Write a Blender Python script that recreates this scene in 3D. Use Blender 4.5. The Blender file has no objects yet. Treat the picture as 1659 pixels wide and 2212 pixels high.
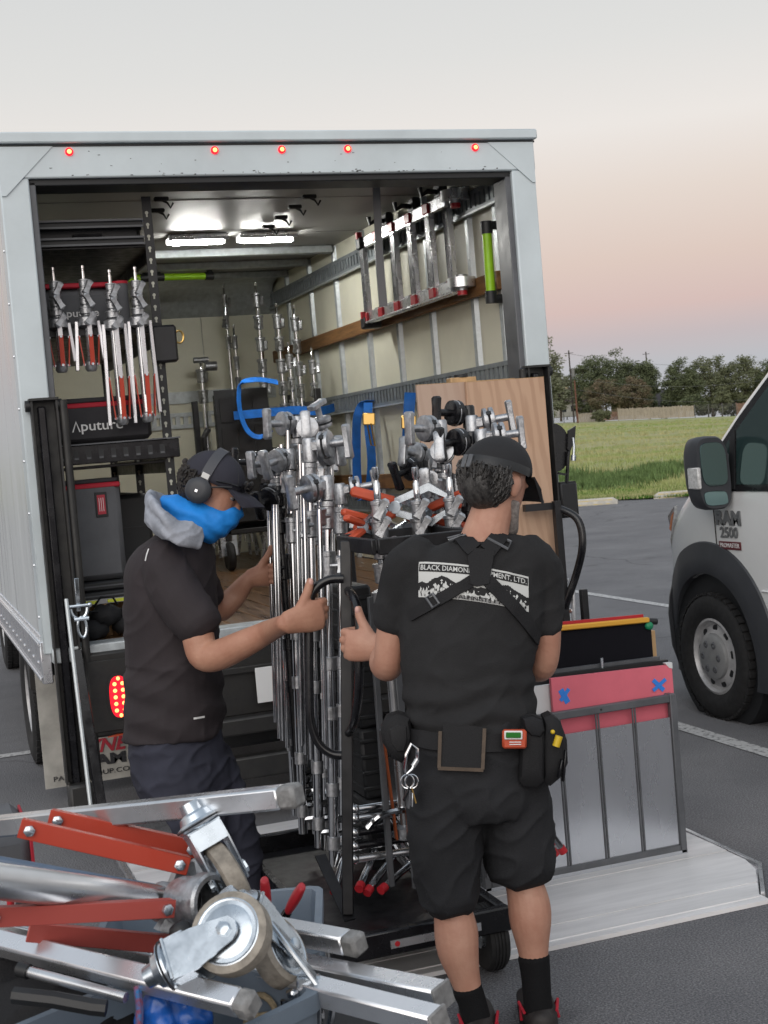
import bpy, bmesh, math, random
from mathutils import Vector as V, Matrix as M, noise as mnoise
random.seed(7)
sc = bpy.context.scene
col = sc.collection
R = math.radians
PI = math.pi

# ------------------------------------------------------------------ camera
CAM = V((-1.7319, -6.0020, 1.5992))
CR = V((0.94107617, -0.32773686, -0.0834517))
CU = V((0.09420279, 0.01703676, 0.99540724))
CF = V((0.3248099, 0.94461542, -0.04690662))
FOC = 3028.0          # focal length in units of a 1659 x 2212 picture
cd = bpy.data.cameras.new('camera'); cam = bpy.data.objects.new('camera', cd); col.objects.link(cam)
cam.matrix_world = M(((CR.x, CU.x, -CF.x, CAM.x), (CR.y, CU.y, -CF.y, CAM.y), (CR.z, CU.z, -CF.z, CAM.z), (0, 0, 0, 1)))
cd.sensor_fit = 'VERTICAL'; cd.sensor_height = 36; cd.lens = FOC / 2212 * 36
cd.clip_start = .05; cd.clip_end = 3000
cd.dof.use_dof = True; cd.dof.focus_distance = 4.6; cd.dof.aperture_fstop = 15
sc.camera = cam

# ------------------------------------------------------------------ sky, sun, exposure
w = bpy.data.worlds.new('World'); sc.world = w; w.use_nodes = True
nt = w.node_tree; nt.nodes.clear()
out = nt.nodes.new('ShaderNodeOutputWorld')
tc = nt.nodes.new('ShaderNodeTexCoord'); sep = nt.nodes.new('ShaderNodeSeparateXYZ')
nt.links.new(tc.outputs['Generated'], sep.inputs[0])
ramp = nt.nodes.new('ShaderNodeValToRGB')
cr_ = ramp.color_ramp
SKY = [(0.0, (.46, .47, .50)), (.040, (.47, .48, .52)), (.060, (.52, .45, .47)), (.082, (.64, .47, .44)), (.115, (.70, .545, .475)),
       (.16, (.76, .65, .575)), (.205, (.82, .765, .715)), (.26, (.73, .715, .685)), (.34, (.655, .66, .65)), (.55, (.58, .62, .66)), (1.0, (.50, .57, .65))]
while len(cr_.elements) < len(SKY): cr_.elements.new(.5)
for e, (p, c) in zip(cr_.elements, SKY): e.position = p; e.color = (*c, 1)
nt.links.new(sep.outputs['Z'], ramp.inputs[0])
bg = nt.nodes.new('ShaderNodeBackground'); bg.inputs[1].default_value = .775
nt.links.new(ramp.outputs[0], bg.inputs[0])
SUN_EL, SUN_AZ = R(24), R(212)      # in the west, behind the camera
sky = nt.nodes.new('ShaderNodeTexSky'); sky.sky_type = 'NISHITA'; sky.sun_disc = False
sky.sun_elevation = SUN_EL; sky.sun_rotation = SUN_AZ; sky.dust_density = 2.0
bg2 = nt.nodes.new('ShaderNodeBackground'); bg2.inputs[1].default_value = .007
nt.links.new(sky.outputs[0], bg2.inputs[0])
add = nt.nodes.new('ShaderNodeAddShader')
nt.links.new(bg.outputs[0], add.inputs[0]); nt.links.new(bg2.outputs[0], add.inputs[1]); nt.links.new(add.outputs[0], out.inputs[0])
sd = bpy.data.lights.new('sun', 'SUN'); so = bpy.data.objects.new('sun', sd); col.objects.link(so)
sd.energy = 1.5; sd.angle = R(70); sd.color = (1, .95, .90)
sdir = V((math.sin(SUN_AZ) * math.cos(SUN_EL), math.cos(SUN_AZ) * math.cos(SUN_EL), math.sin(SUN_EL)))
so.rotation_euler = (-sdir).to_track_quat('-Z', 'Y').to_euler()
sc.view_settings.view_transform = 'Standard'; sc.view_settings.look = 'None'
sc.view_settings.exposure = 0.36; sc.view_settings.gamma = 1.0
sc.cycles.use_denoising = True
sc.cycles.max_bounces = 6; sc.cycles.diffuse_bounces = 3; sc.cycles.glossy_bounces = 3; sc.cycles.transparent_max_bounces = 8
sc.cycles.caustics_reflective = False; sc.cycles.caustics_refractive = False; sc.cycles.sample_clamp_indirect = 4

# measured positions: a point of the photograph at a known depth, height or plane
def ray(u, v): return CF + CR * ((u - 829.5) / FOC) - CU * ((v - 1106) / FOC)
def pd(u, v, t): return CAM + ray(u, v) * t
def pz(u, v, z): d = ray(u, v); return CAM + d * ((z - CAM.z) / d.z)
def py(u, v, y): d = ray(u, v); return CAM + d * ((y - CAM.y) / d.y)
def px(u, v, x): d = ray(u, v); return CAM + d * ((x - CAM.x) / d.x)

# ------------------------------------------------------------------ mesh helpers
def frame(d, hint=None):
    d = V(d).normalized()
    h = V(hint) if hint is not None else (V((0, 0, 1)) if abs(d.z) < .9 else V((1, 0, 0)))
    a = d.cross(h)
    if a.length < 1e-6: a = d.cross(V((0, 1, 0)))
    a.normalize(); b = a.cross(d).normalized()     # a: side, b: close to hint
    return a, b, d

class MB:
    def __init__(s): s.v = []; s.f = []; s.x = None
    def add(s, vs, fs):
        n = len(s.v)
        s.v += [tuple(s.x @ V(p)) for p in vs] if s.x else [tuple(p) for p in vs]
        s.f += [tuple(i + n for i in f) for f in fs]; return s
    def obox(s, c, ax, ay, az, sx, sy, sz, bev=0):
        c = V(c); ax, ay, az = V(ax), V(ay), V(az); hx, hy, hz = sx / 2, sy / 2, sz / 2
        b = min(bev, hx * .49, hy * .49, hz * .49) if bev else 0
        if not b:
            P = [c + ax * (i * hx) + ay * (j * hy) + az * (k * hz) for i in (-1, 1) for j in (-1, 1) for k in (-1, 1)]
            return s.add(P, [(0, 1, 3, 2), (4, 6, 7, 5), (0, 4, 5, 1), (2, 3, 7, 6), (0, 2, 6, 4), (1, 5, 7, 3)])
        P = []; idx = {}
        for i in (-1, 1):
            for j in (-1, 1):
                for k in (-1, 1):
                    for m in range(3):
                        h = [hx - b, hy - b, hz - b]; h[m] += b
                        idx[(i, j, k, m)] = len(P); P.append(c + ax * (i * h[0]) + ay * (j * h[1]) + az * (k * h[2]))
        F = []
        for i in (-1, 1):
            F.append([idx[(i, j, k, 0)] for j, k in ((-1, -1), (1, -1), (1, 1), (-1, 1))])
            F.append([idx[(j, i, k, 1)] for j, k in ((-1, -1), (1, -1), (1, 1), (-1, 1))])
            F.append([idx[(j, k, i, 2)] for j, k in ((-1, -1), (1, -1), (1, 1), (-1, 1))])
        for a in (-1, 1):
            for c2 in (-1, 1):
                F.append([idx[(a, c2, -1, 0)], idx[(a, c2, 1, 0)], idx[(a, c2, 1, 1)], idx[(a, c2, -1, 1)]])
                F.append([idx[(a, -1, c2, 0)], idx[(a, 1, c2, 0)], idx[(a, 1, c2, 2)], idx[(a, -1, c2, 2)]])
                F.append([idx[(-1, a, c2, 1)], idx[(1, a, c2, 1)], idx[(1, a, c2, 2)], idx[(-1, a, c2, 2)]])
        for i in (-1, 1):
            for j in (-1, 1):
                for k in (-1, 1): F.append([idx[(i, j, k, m)] for m in range(3)])
        return s.add(P, F)
    def box(s, x0, x1, y0, y1, z0, z1, bev=0):
        return s.obox(((x0 + x1) / 2, (y0 + y1) / 2, (z0 + z1) / 2), (1, 0, 0), (0, 1, 0), (0, 0, 1), abs(x1 - x0), abs(y1 - y0), abs(z1 - z0), bev)
    def bar(s, p, q, w_, h_, hint=None, bev=0):
        p, q = V(p), V(q); a, b, d = frame(q - p, hint)
        return s.obox((p + q) / 2, a, b, d, w_, h_, (q - p).length, bev)
    def loft(s, rings, cap=True):
        n = len(rings[0]); P = [p for r in rings for p in r]; F = []
        for i in range(len(rings) - 1):
            for j in range(n):
                k = (j + 1) % n; F.append((i * n + j, i * n + k, (i + 1) * n + k, (i + 1) * n + j))
        if cap: F.append(tuple(range(n - 1, -1, -1))); F.append(tuple((len(rings) - 1) * n + j for j in range(n)))
        return s.add(P, F)
    def cyl(s, p, q, r, r2=None, n=12, cap=True):
        p, q = V(p), V(q); r2 = r if r2 is None else r2; a, b, d = frame(q - p)
        ring = lambda c, rr: [c + (a * math.cos(2 * PI * i / n) + b * math.sin(2 * PI * i / n)) * rr for i in range(n)]
        return s.loft([ring(p, r), ring(q, r2)], cap)
    def tube(s, pts, r, n=8, cap=True, closed=False, flat=1.0, hint=None):
        pts = [V(p) for p in pts]; rr = r if isinstance(r, (list, tuple)) else [r] * len(pts)
        d0 = (pts[1] - pts[0]).normalized(); a, b, _ = frame(d0, hint); rings = []
        for i, p in enumerate(pts):
            if closed: t = pts[(i + 1) % len(pts)] - pts[i - 1]
            else: t = (pts[min(i + 1, len(pts) - 1)] - pts[max(i - 1, 0)])
            t.normalize(); a = (a - t * a.dot(t)).normalized(); b = t.cross(a)
            rings.append([p + a * (math.cos(2 * PI * k / n) * rr[i]) + b * (math.sin(2 * PI * k / n) * rr[i] * flat) for k in range(n)])
        if closed: rings.append(rings[0])
        return s.loft(rings, cap and not closed)
    def strap(s, pts, w_, t_, wdir):
        pts = [V(p) for p in pts]; wd = V(wdir).normalized(); rings = []
        for i, p in enumerate(pts):
            t = (pts[min(i + 1, len(pts) - 1)] - pts[max(i - 1, 0)]).normalized()
            w1 = (wd - t * wd.dot(t)).normalized(); nn = t.cross(w1)
            rings.append([p + w1 * (x * w_ / 2) + nn * (y * t_ / 2) for x, y in ((-1, -1), (1, -1), (1, 1), (-1, 1))])
        return s.loft(rings)
    def lathe(s, prof, o, ax, n=16, hint=None, cap=True):
        o = V(o); a, b, d = frame(ax, hint)
        rings = [[o + d * h + (a * math.cos(2 * PI * i / n) + b * math.sin(2 * PI * i / n)) * max(r, 1e-4) for i in range(n)] for r, h in prof]
        return s.loft(rings, cap)
    def prism(s, pts, ex):
        ex = V(ex); pts = [V(p) for p in pts]; n = len(pts)
        return s.add(pts + [p + ex for p in pts], [tuple(range(n - 1, -1, -1)), tuple(range(n, 2 * n))] + [(i, (i + 1) % n, (i + 1) % n + n, i + n) for i in range(n)])
    def ball(s, c, rx, ry=None, rz=None, n=12, m=8, ax=None):
        ry = rx if ry is None else ry; rz = rx if rz is None else rz; c = V(c)
        X, Y, Z = ax if ax else (V((1, 0, 0)), V((0, 1, 0)), V((0, 0, 1)))
        rings = []
        for i in range(m + 1):
            ph = PI * (i / m) - PI / 2; r = max(math.cos(ph), .01); z = math.sin(ph)
            rings.append([c + X * (rx * r * math.cos(2 * PI * j / n)) + Y * (ry * r * math.sin(2 * PI * j / n)) + Z * (rz * z) for j in range(n)])
        return s.loft(rings)
    def quad(s, a, b, c, d): return s.add([a, b, c, d], [(0, 1, 2, 3)])
    def mesh(s, name, smooth=True, inv=None, ang=38):
        me = bpy.data.meshes.new(name)
        vs = [tuple(inv @ V(p)) for p in s.v] if inv else s.v
        me.from_pydata(vs, [], s.f); me.update()
        bm = bmesh.new(); bm.from_mesh(me); bmesh.ops.recalc_face_normals(bm, faces=bm.faces); bm.to_mesh(me); bm.free()
        if smooth:
            me.polygons.foreach_set('use_smooth', [True] * len(me.polygons)); me.set_sharp_from_angle(angle=R(ang))
        return me
    def build(s, name, mat, parent=None, smooth=True, ang=38):
        me = s.mesh(name, smooth, inv_of(parent), ang); return link(name, me, mat, parent)

MW = {}
def inv_of(p): return MW[p.name].inverted() if p is not None and p.name in MW else None
def link(name, me, mat, parent=None):
    o = bpy.data.objects.new(name, me); col.objects.link(o)
    if mat is not None and not me.materials: me.materials.append(mat)
    if parent is not None:
        o.parent = parent
        if parent.name in MW: MW[o.name] = MW[parent.name]
    return o
def thing(name, label, cat, loc=(0, 0, 0), rz=0, group=None):
    o = bpy.data.objects.new(name, None); col.objects.link(o); o.location = loc; o.rotation_euler = (0, 0, rz); o.empty_display_size = .1
    MW[o.name] = M.Translation(V(loc)) @ M.Rotation(rz, 4, 'Z')
    return tag(o, label, cat, group)
def tag(o, label, cat=None, group=None):
    if label: o['label'] = label
    if cat: o['category'] = cat
    if group: o['group'] = group
    return o
def struct(o): o['kind'] = 'structure'; return o
def stuff(o): o['kind'] = 'stuff'; return o
def dup(root, loc=None, rz=None, label=None, delta=None):
    r = root.copy(); col.objects.link(r)
    if loc is not None: r.location = loc
    if rz is not None: r.rotation_euler = (0, 0, rz)
    if delta is not None: r.location = root.location + V(delta)
    if label: r['label'] = label
    for ch in list(root.children):
        c = ch.copy(); col.objects.link(c); c.parent = r
        for g in ch.children:
            d = g.copy(); col.objects.link(d); d.parent = c
    return r
def inst(name, me, parent, mw=None):
    o = bpy.data.objects.new(name, me); col.objects.link(o); o.parent = parent
    if mw is not None: o.matrix_local = mw
    return o
def text(name, body, size, mat, parent, origin, xdir, ydir, depth=.001, shear=0, align='CENTER', wide=1.0, bold=0):
    cu = bpy.data.curves.new('t', 'FONT'); cu.body = body; cu.size = size; cu.extrude = depth; cu.shear = shear; cu.align_x = align; cu.align_y = 'CENTER'
    cu.offset = bold; cu.resolution_u = 3
    o = bpy.data.objects.new('t', cu); col.objects.link(o); bpy.context.view_layer.update()
    me = bpy.data.meshes.new_from_object(o.evaluated_get(bpy.context.evaluated_depsgraph_get()))
    bpy.data.objects.remove(o); bpy.data.curves.remove(cu); me.name = name
    x = V(xdir).normalized(); y = V(ydir).normalized(); z = x.cross(y)
    mt = M(((x.x * wide, y.x, z.x, origin[0]), (x.y * wide, y.y, z.y, origin[1]), (x.z * wide, y.z, z.z, origin[2]), (0, 0, 0, 1)))
    me.transform(mt); i = inv_of(parent)
    if i: me.transform(i)
    me.materials.clear()
    return link(name, me, mat, parent)
def evalmesh(me, mods):
    o = bpy.data.objects.new('tmp', me); col.objects.link(o)
    for t, kw in mods:
        m = o.modifiers.new('m', t)
        for k, v in kw.items(): setattr(m, k, v)
    bpy.context.view_layer.update()
    r = bpy.data.meshes.new_from_object(o.evaluated_get(bpy.context.evaluated_depsgraph_get()))
    bpy.data.objects.remove(o); return r
def lerp(a, b, t): return a + (b - a) * t
def cat_rom(pts, k=6):
    out_ = []; n = len(pts)
    for i in range(n - 1):
        p0, p1, p2, p3 = pts[max(i - 1, 0)], pts[i], pts[i + 1], pts[min(i + 2, n - 1)]
        for j in range(k):
            t = j / k; out_.append([.5 * (2 * b + (c - a) * t + (2 * a - 5 * b + 4 * c - d) * t * t + (3 * b - a - 3 * c + d) * t ** 3) for a, b, c, d in zip(p0, p1, p2, p3)])
    out_.append(list(pts[-1])); return out_
def curve(pts, k=6): return [V(p) for p in cat_rom([tuple(p) for p in pts], k)]
# ------------------------------------------------------------------ materials
MATS = {}
def mat(name, c, rough=.5, metal=0., var=.0, scale=20., bump=0., bscale=None, c2=None, spec=.5, rvar=0., coat=0., emit=None, estr=0., alpha=1, trans=0, stretch=(1, 1, 1), lo=.35, hi=.65, detail=6):
    m = bpy.data.materials.new(name); m.use_nodes = True; nt = m.node_tree; b = nt.nodes['Principled BSDF']
    b.inputs['Base Color'].default_value = (*c, 1); b.inputs['Roughness'].default_value = rough; b.inputs['Metallic'].default_value = metal
    b.inputs['Specular IOR Level'].default_value = spec; b.inputs['Coat Weight'].default_value = coat; b.inputs['Coat Roughness'].default_value = .08
    if emit: b.inputs['Emission Color'].default_value = (*emit, 1); b.inputs['Emission Strength'].default_value = estr
    b.inputs['Transmission Weight'].default_value = trans; b.inputs['Alpha'].default_value = alpha
    if var or bump or c2 or rvar:
        tcn = nt.nodes.new('ShaderNodeTexCoord'); mp = nt.nodes.new('ShaderNodeMapping'); mp.inputs['Scale'].default_value = stretch
        nt.links.new(tcn.outputs['Object'], mp.inputs[0])
        nz = nt.nodes.new('ShaderNodeTexNoise'); nz.inputs['Scale'].default_value = scale; nz.inputs['Detail'].default_value = detail; nz.inputs['Roughness'].default_value = .6
        nt.links.new(mp.outputs[0], nz.inputs['Vector'])
        if var or c2:
            rp = nt.nodes.new('ShaderNodeValToRGB'); rp.color_ramp.elements[0].position = lo; rp.color_ramp.elements[1].position = hi
            rp.color_ramp.elements[0].color = (*(c2 if c2 else [x * (1 - var) for x in c]), 1); rp.color_ramp.elements[1].color = (*[min(1, x * (1 + (0 if c2 else var * .6))) for x in c], 1)
            nt.links.new(nz.outputs[0], rp.inputs[0]); nt.links.new(rp.outputs[0], b.inputs['Base Color'])
        if rvar:
            mr = nt.nodes.new('ShaderNodeMapRange'); mr.inputs['From Min'].default_value = .3; mr.inputs['From Max'].default_value = .7
            mr.inputs['To Min'].default_value = max(0, rough - rvar); mr.inputs['To Max'].default_value = min(1, rough + rvar)
            nt.links.new(nz.outputs[0], mr.inputs['Value']); nt.links.new(mr.outputs[0], b.inputs['Roughness'])
        if bump:
            n2 = nt.nodes.new('ShaderNodeTexNoise'); n2.inputs['Scale'].default_value = bscale or scale * 3; n2.inputs['Detail'].default_value = 4
            nt.links.new(mp.outputs[0], n2.inputs['Vector'])
            bp = nt.nodes.new('ShaderNodeBump'); bp.inputs['Strength'].default_value = bump; bp.inputs['Distance'].default_value = .01
            nt.links.new(n2.outputs[0], bp.inputs['Height']); nt.links.new(bp.outputs[0], b.inputs['Normal'])
    MATS[name] = m; return m
def glow(name, c, s): return mat(name, c, .4, emit=c, estr=s)

PAINT = mat('white_truck_paint', (.57, .635, .665), .38, var=.08, scale=3, rvar=.1, bump=.03, bscale=60)
FRP = mat('fibreglass_side', (.62, .65, .66), .32, var=.09, scale=1.4, stretch=(1, 6, .5), rvar=.1)  # vertical colour streaks stand in for streaky reflections
SCUFF = mat('black_scuff', (.02, .02, .02), .8)
GALV = mat('galvanised_steel', (.52, .56, .58), .40, .35, var=.16, scale=26, rvar=.12)
GALVD = mat('galvanised_sheet', (.66, .68, .72), .25, .95, var=.08, scale=2, rvar=.05, stretch=(1, 1, .35))
ALU = mat('aluminium', (.80, .81, .84), .28, .85, var=.05, scale=12, rvar=.05)
ALUB = mat('brushed_aluminium_deck', (.80, .79, .795), .5, .12, var=.13, scale=3, rvar=.12, stretch=(.6, 5, 1), bump=.1, bscale=80)
CHROME = mat('chrome', (.68, .69, .71), .13, 1, var=.12, scale=14, rvar=.06)
CAST = mat('cast_alloy', (.44, .45, .47), .40, .88, var=.28, scale=60, rvar=.1, bump=.12, bscale=140)
ZINC = mat('zinc_plate', (.58, .64, .70), .27, .92, var=.22, scale=16, rvar=.12)
STEELTUBE = mat('worn_steel_tube', (.70, .71, .73), .28, .9, var=.12, scale=7, rvar=.07, stretch=(1, 1, 1))
BLACK = mat('black_powder_coat', (.012, .012, .014), .42, var=.3, scale=20, rvar=.12)
BLACKG = mat('gloss_black_steel', (.008, .008, .010), .25, var=.3, scale=18, rvar=.08)
BLACKP = mat('black_plastic', (.014, .015, .017), .5, bump=.06, bscale=200)
GREASE = mat('grimy_black_steel', (.011, .011, .012), .5, c2=(.026, .025, .024), scale=14, rvar=.15, lo=.4, hi=.75)
RUBBER = mat('tyre_rubber', (.016, .016, .017), .75, var=.4, scale=30, bump=.1)
GRUBBER = mat('grey_caster_rubber', (.30, .27, .23), .7, var=.35, scale=40, bump=.15)
CAPGREY = mat('grey_end_cap', (.22, .22, .22), .7, var=.3, scale=60, bump=.1)
REDP = mat('orange_red_paint', (.44, .048, .024), .38, c2=(.16, .13, .12), scale=26, lo=.24, hi=.30, rvar=.1)
REDP2 = mat('faded_red_paint', (.44, .085, .07), .42, c2=(.20, .16, .15), scale=26, lo=.25, hi=.31, rvar=.1)
REDF = mat('red_piping', (.42, .012, .03), .7)
REDPL = mat('red_plastic', (.45, .02, .03), .4)
ORANGE = mat('orange_vinyl', (.50, .075, .03), .5)
ORSHADE = mat('shaded_orange_paint', (.30, .07, .02), .4, var=.2, scale=10)  # orange brace paint, browned to carry the shade within the cart
CREAM = mat('cream_wall_lining', (.78, .765, .63), .42, var=.09, scale=2.2, rvar=.1, bump=.02)
CEILM = mat('ceiling_sheet_metal', (.30, .298, .29), .5, .15, var=.16, scale=2, rvar=.12, stretch=(3, .5, 1))
WOODR = mat('brown_wood_rail', (.22, .11, .04), .6, var=.4, scale=5, stretch=(6, .6, 6), bump=.1)
DECKW = mat('oiled_deck_wood', (.17, .085, .036), .36, var=.45, scale=4, stretch=(9, .6, 9), rvar=.12, bump=.06)
PLY = mat('plywood_face', (.50, .315, .20), .55, c2=(.37, .205, .115), scale=3.2, stretch=(6, 6, .3), bump=.05, lo=.3, hi=.7)
PLY2 = mat('plywood_pinkish', (.42, .285, .205), .6, c2=(.34, .215, .15), scale=3.2, stretch=(7, 7, .3), lo=.3, hi=.7)
LUMBER = mat('pale_lumber', (.50, .32, .16), .6, var=.25, scale=5, stretch=(5, 5, .6))
CANVAS = mat('charcoal_case_fabric', (.115, .118, .128), .85, bump=.25, bscale=420, var=.12, scale=8)
CANVASD = mat('dark_case_fabric', (.034, .033, .038), .8, bump=.2, bscale=380, var=.2, scale=8)
TEEA = mat('black_cotton_tee', (.024, .024, .0255), .9, bump=.25, bscale=320, var=.25, scale=5, spec=.25)
TEEB = mat('faded_black_tee', (.030, .024, .027), .8, bump=.15, bscale=320, var=.22, scale=5, spec=.35)
SHORT = mat('black_shorts_cloth', (.018, .0185, .021), .85, bump=.25, bscale=300, var=.25, scale=5, spec=.3)
NAVY = mat('navy_trouser_cloth', (.036, .038, .056), .85, bump=.2, bscale=300, var=.25, scale=5, spec=.3)
SOCK = mat('black_sock', (.008, .008, .009), .9, bump=.3, bscale=300, spec=.2)
SKIN = mat('skin', (.50, .28, .20), .55, c2=(.40, .19, .13), scale=14, bump=.12, bscale=130, lo=.3, hi=.7)
SKINB = mat('tan_skin', (.46, .245, .165), .55, c2=(.37, .17, .11), scale=14, bump=.12, bscale=130, lo=.3, hi=.7)
NAIL = mat('fingernail', (.62, .36, .31), .35)
HAIRA = mat('dark_greying_hair', (.010, .009, .009), .5, c2=(.055, .052, .05), scale=60, stretch=(1, 1, .4), bump=.4, bscale=160)
HAIRB = mat('dark_brown_hair', (.014, .010, .008), .55, var=.5, scale=40, bump=.5, bscale=120)
BEARD = mat('grey_beard', (.20, .18, .17), .8, var=.4, scale=120)
BLUE = mat('blue_webbing', (.012, .18, .68), .6, bump=.1, bscale=400, var=.2, scale=12)
GAIT = mat('blue_neck_gaiter', (.010, .24, .74), .7, bump=.15, bscale=60, var=.15, scale=12)
HOODG = mat('grey_hood_fleece', (.33, .35, .40), .85, bump=.2, bscale=120, var=.25, scale=14)
CAPB = mat('dark_cap_cloth', (.024, .024, .036), .85, bump=.15, bscale=300, var=.2, scale=8)
CAPA = mat('black_cap_cloth', (.013, .013, .015), .85, bump=.15, bscale=300, var=.2, scale=8)
MESHG = mat('grey_mesh_cloth', (.07, .07, .075), .8, var=.4, scale=90)
LEATH = mat('tan_leather_trim', (.085, .06, .042), .7, var=.2, scale=40)
POUCH = mat('black_nylon', (.010, .010, .0115), .75, bump=.2, bscale=260, spec=.35)
PRINTW = mat('shirt_print_white', (.56, .57, .56), .85)
PRINTB = mat('shirt_print_black', (.014, .014, .015), .85)
PINK = mat('pink_foam_board', (.70, .15, .20), .7, var=.07, scale=6)
BLUET = mat('blue_masking_tape', (.03, .22, .72), .65)
WHITEB = mat('white_board', (.66, .67, .68), .55, var=.05, scale=6)
FLAG = mat('black_flag_cloth', (.0065, .0065, .010), .9, bump=.1, bscale=300, spec=.2)
GREYTUBE = mat('grey_painted_tube', (.10, .105, .115), .42, var=.15, scale=14, rvar=.1)
YEL = mat('yellow_band', (.70, .36, .04), .55)
GREEN = mat('green_cap', (.01, .22, .10), .5)
LIME = mat('lime_tube', (.30, .58, .015), .35, var=.08, scale=20)
TAPEY = mat('yellow_label_tape', (.62, .66, .06), .5)
VANP = mat('silver_white_van_paint', (.74, .755, .76), .26, var=.03, scale=4, coat=.5, spec=.5)
CLAD = mat('charcoal_plastic_cladding', (.040, .043, .050), .52, bump=.05, bscale=300, var=.1, scale=9)
GLASS = mat('tinted_window_glass', (.020, .040, .040), .06, spec=.5)
MIRR = mat('mirror_glass', (.22, .33, .33), .04, 1)
LENS = mat('clear_lens', (.62, .62, .62), .12, spec=.7, var=.25, scale=60)
AMBER = mat('amber_lens', (.6, .16, .02), .2)
RIMS = mat('painted_steel_wheel', (.50, .50, .51), .38, .25, var=.2, scale=16)
MUDF = mat('white_mud_flap', (.42, .41, .38), .6, var=.25, scale=7)
REDINK = mat('red_print', (.42, .03, .05), .6)
BLKINK = mat('black_print', (.03, .03, .035), .6)
WHTINK = mat('white_print', (.75, .75, .75), .6)
BINB = mat('blue_grey_bin_plastic', (.16, .20, .25), .45, var=.1, scale=9)
BLUEPIPE = mat('blue_grey_pipe', (.10, .145, .22), .4, var=.15, scale=9)
ROPE = mat('tan_rope', (.34, .27, .17), .9, var=.4, scale=80, bump=.4)
BAGB = mat('blue_snack_bag', (.015, .10, .42), .3, var=.4, scale=20)
GOLD = mat('brass', (.55, .36, .12), .3, 1)
MOSS = mat('green_vial', (.02, .16, .02), .15)

def plywood(name, c1, c2, c3, off):
    m = mat(name, c1, .55); nt = m.node_tree; b = nt.nodes['Principled BSDF']; L = nt.links.new
    t = nt.nodes.new('ShaderNodeTexCoord'); mp = nt.nodes.new('ShaderNodeMapping'); mp.inputs['Scale'].default_value = (1, 1, .16); mp.inputs['Location'].default_value = (off, 0, off); L(t.outputs['Object'], mp.inputs[0])
    wv = nt.nodes.new('ShaderNodeTexWave'); wv.wave_type = 'RINGS'; wv.rings_direction = 'SPHERICAL'; wv.inputs['Scale'].default_value = 9; wv.inputs['Distortion'].default_value = 7; wv.inputs['Detail'].default_value = 3; wv.inputs['Detail Scale'].default_value = 1.6; L(mp.outputs[0], wv.inputs['Vector'])
    r = nt.nodes.new('ShaderNodeValToRGB'); e = r.color_ramp.elements; e[0].position = .15; e[0].color = (*c2, 1); e[1].position = .6; e[1].color = (*c1, 1); L(wv.outputs[0], r.inputs[0])
    nz = nt.nodes.new('ShaderNodeTexNoise'); nz.inputs['Scale'].default_value = 2.2; nz.inputs['Detail'].default_value = 5; L(t.outputs['Object'], nz.inputs['Vector'])
    mx = nt.nodes.new('ShaderNodeMix'); mx.data_type = 'RGBA'; L(nz.outputs[0], mx.inputs[0]); L(r.outputs[0], mx.inputs[6]); mx.inputs[7].default_value = (*c3, 1); L(mx.outputs[2], b.inputs['Base Color'])
    return m
PLY = plywood('plywood_birch_face', (.52, .325, .21), (.38, .21, .125), (.50, .34, .24), 1.3)
PLY2 = plywood('plywood_pink_face', (.46, .32, .24), (.40, .26, .19), (.47, .35, .28), 4.1)
TRK = mat('dull_track_steel', (.27, .30, .32), .45, .4, var=.15, scale=20)
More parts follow.
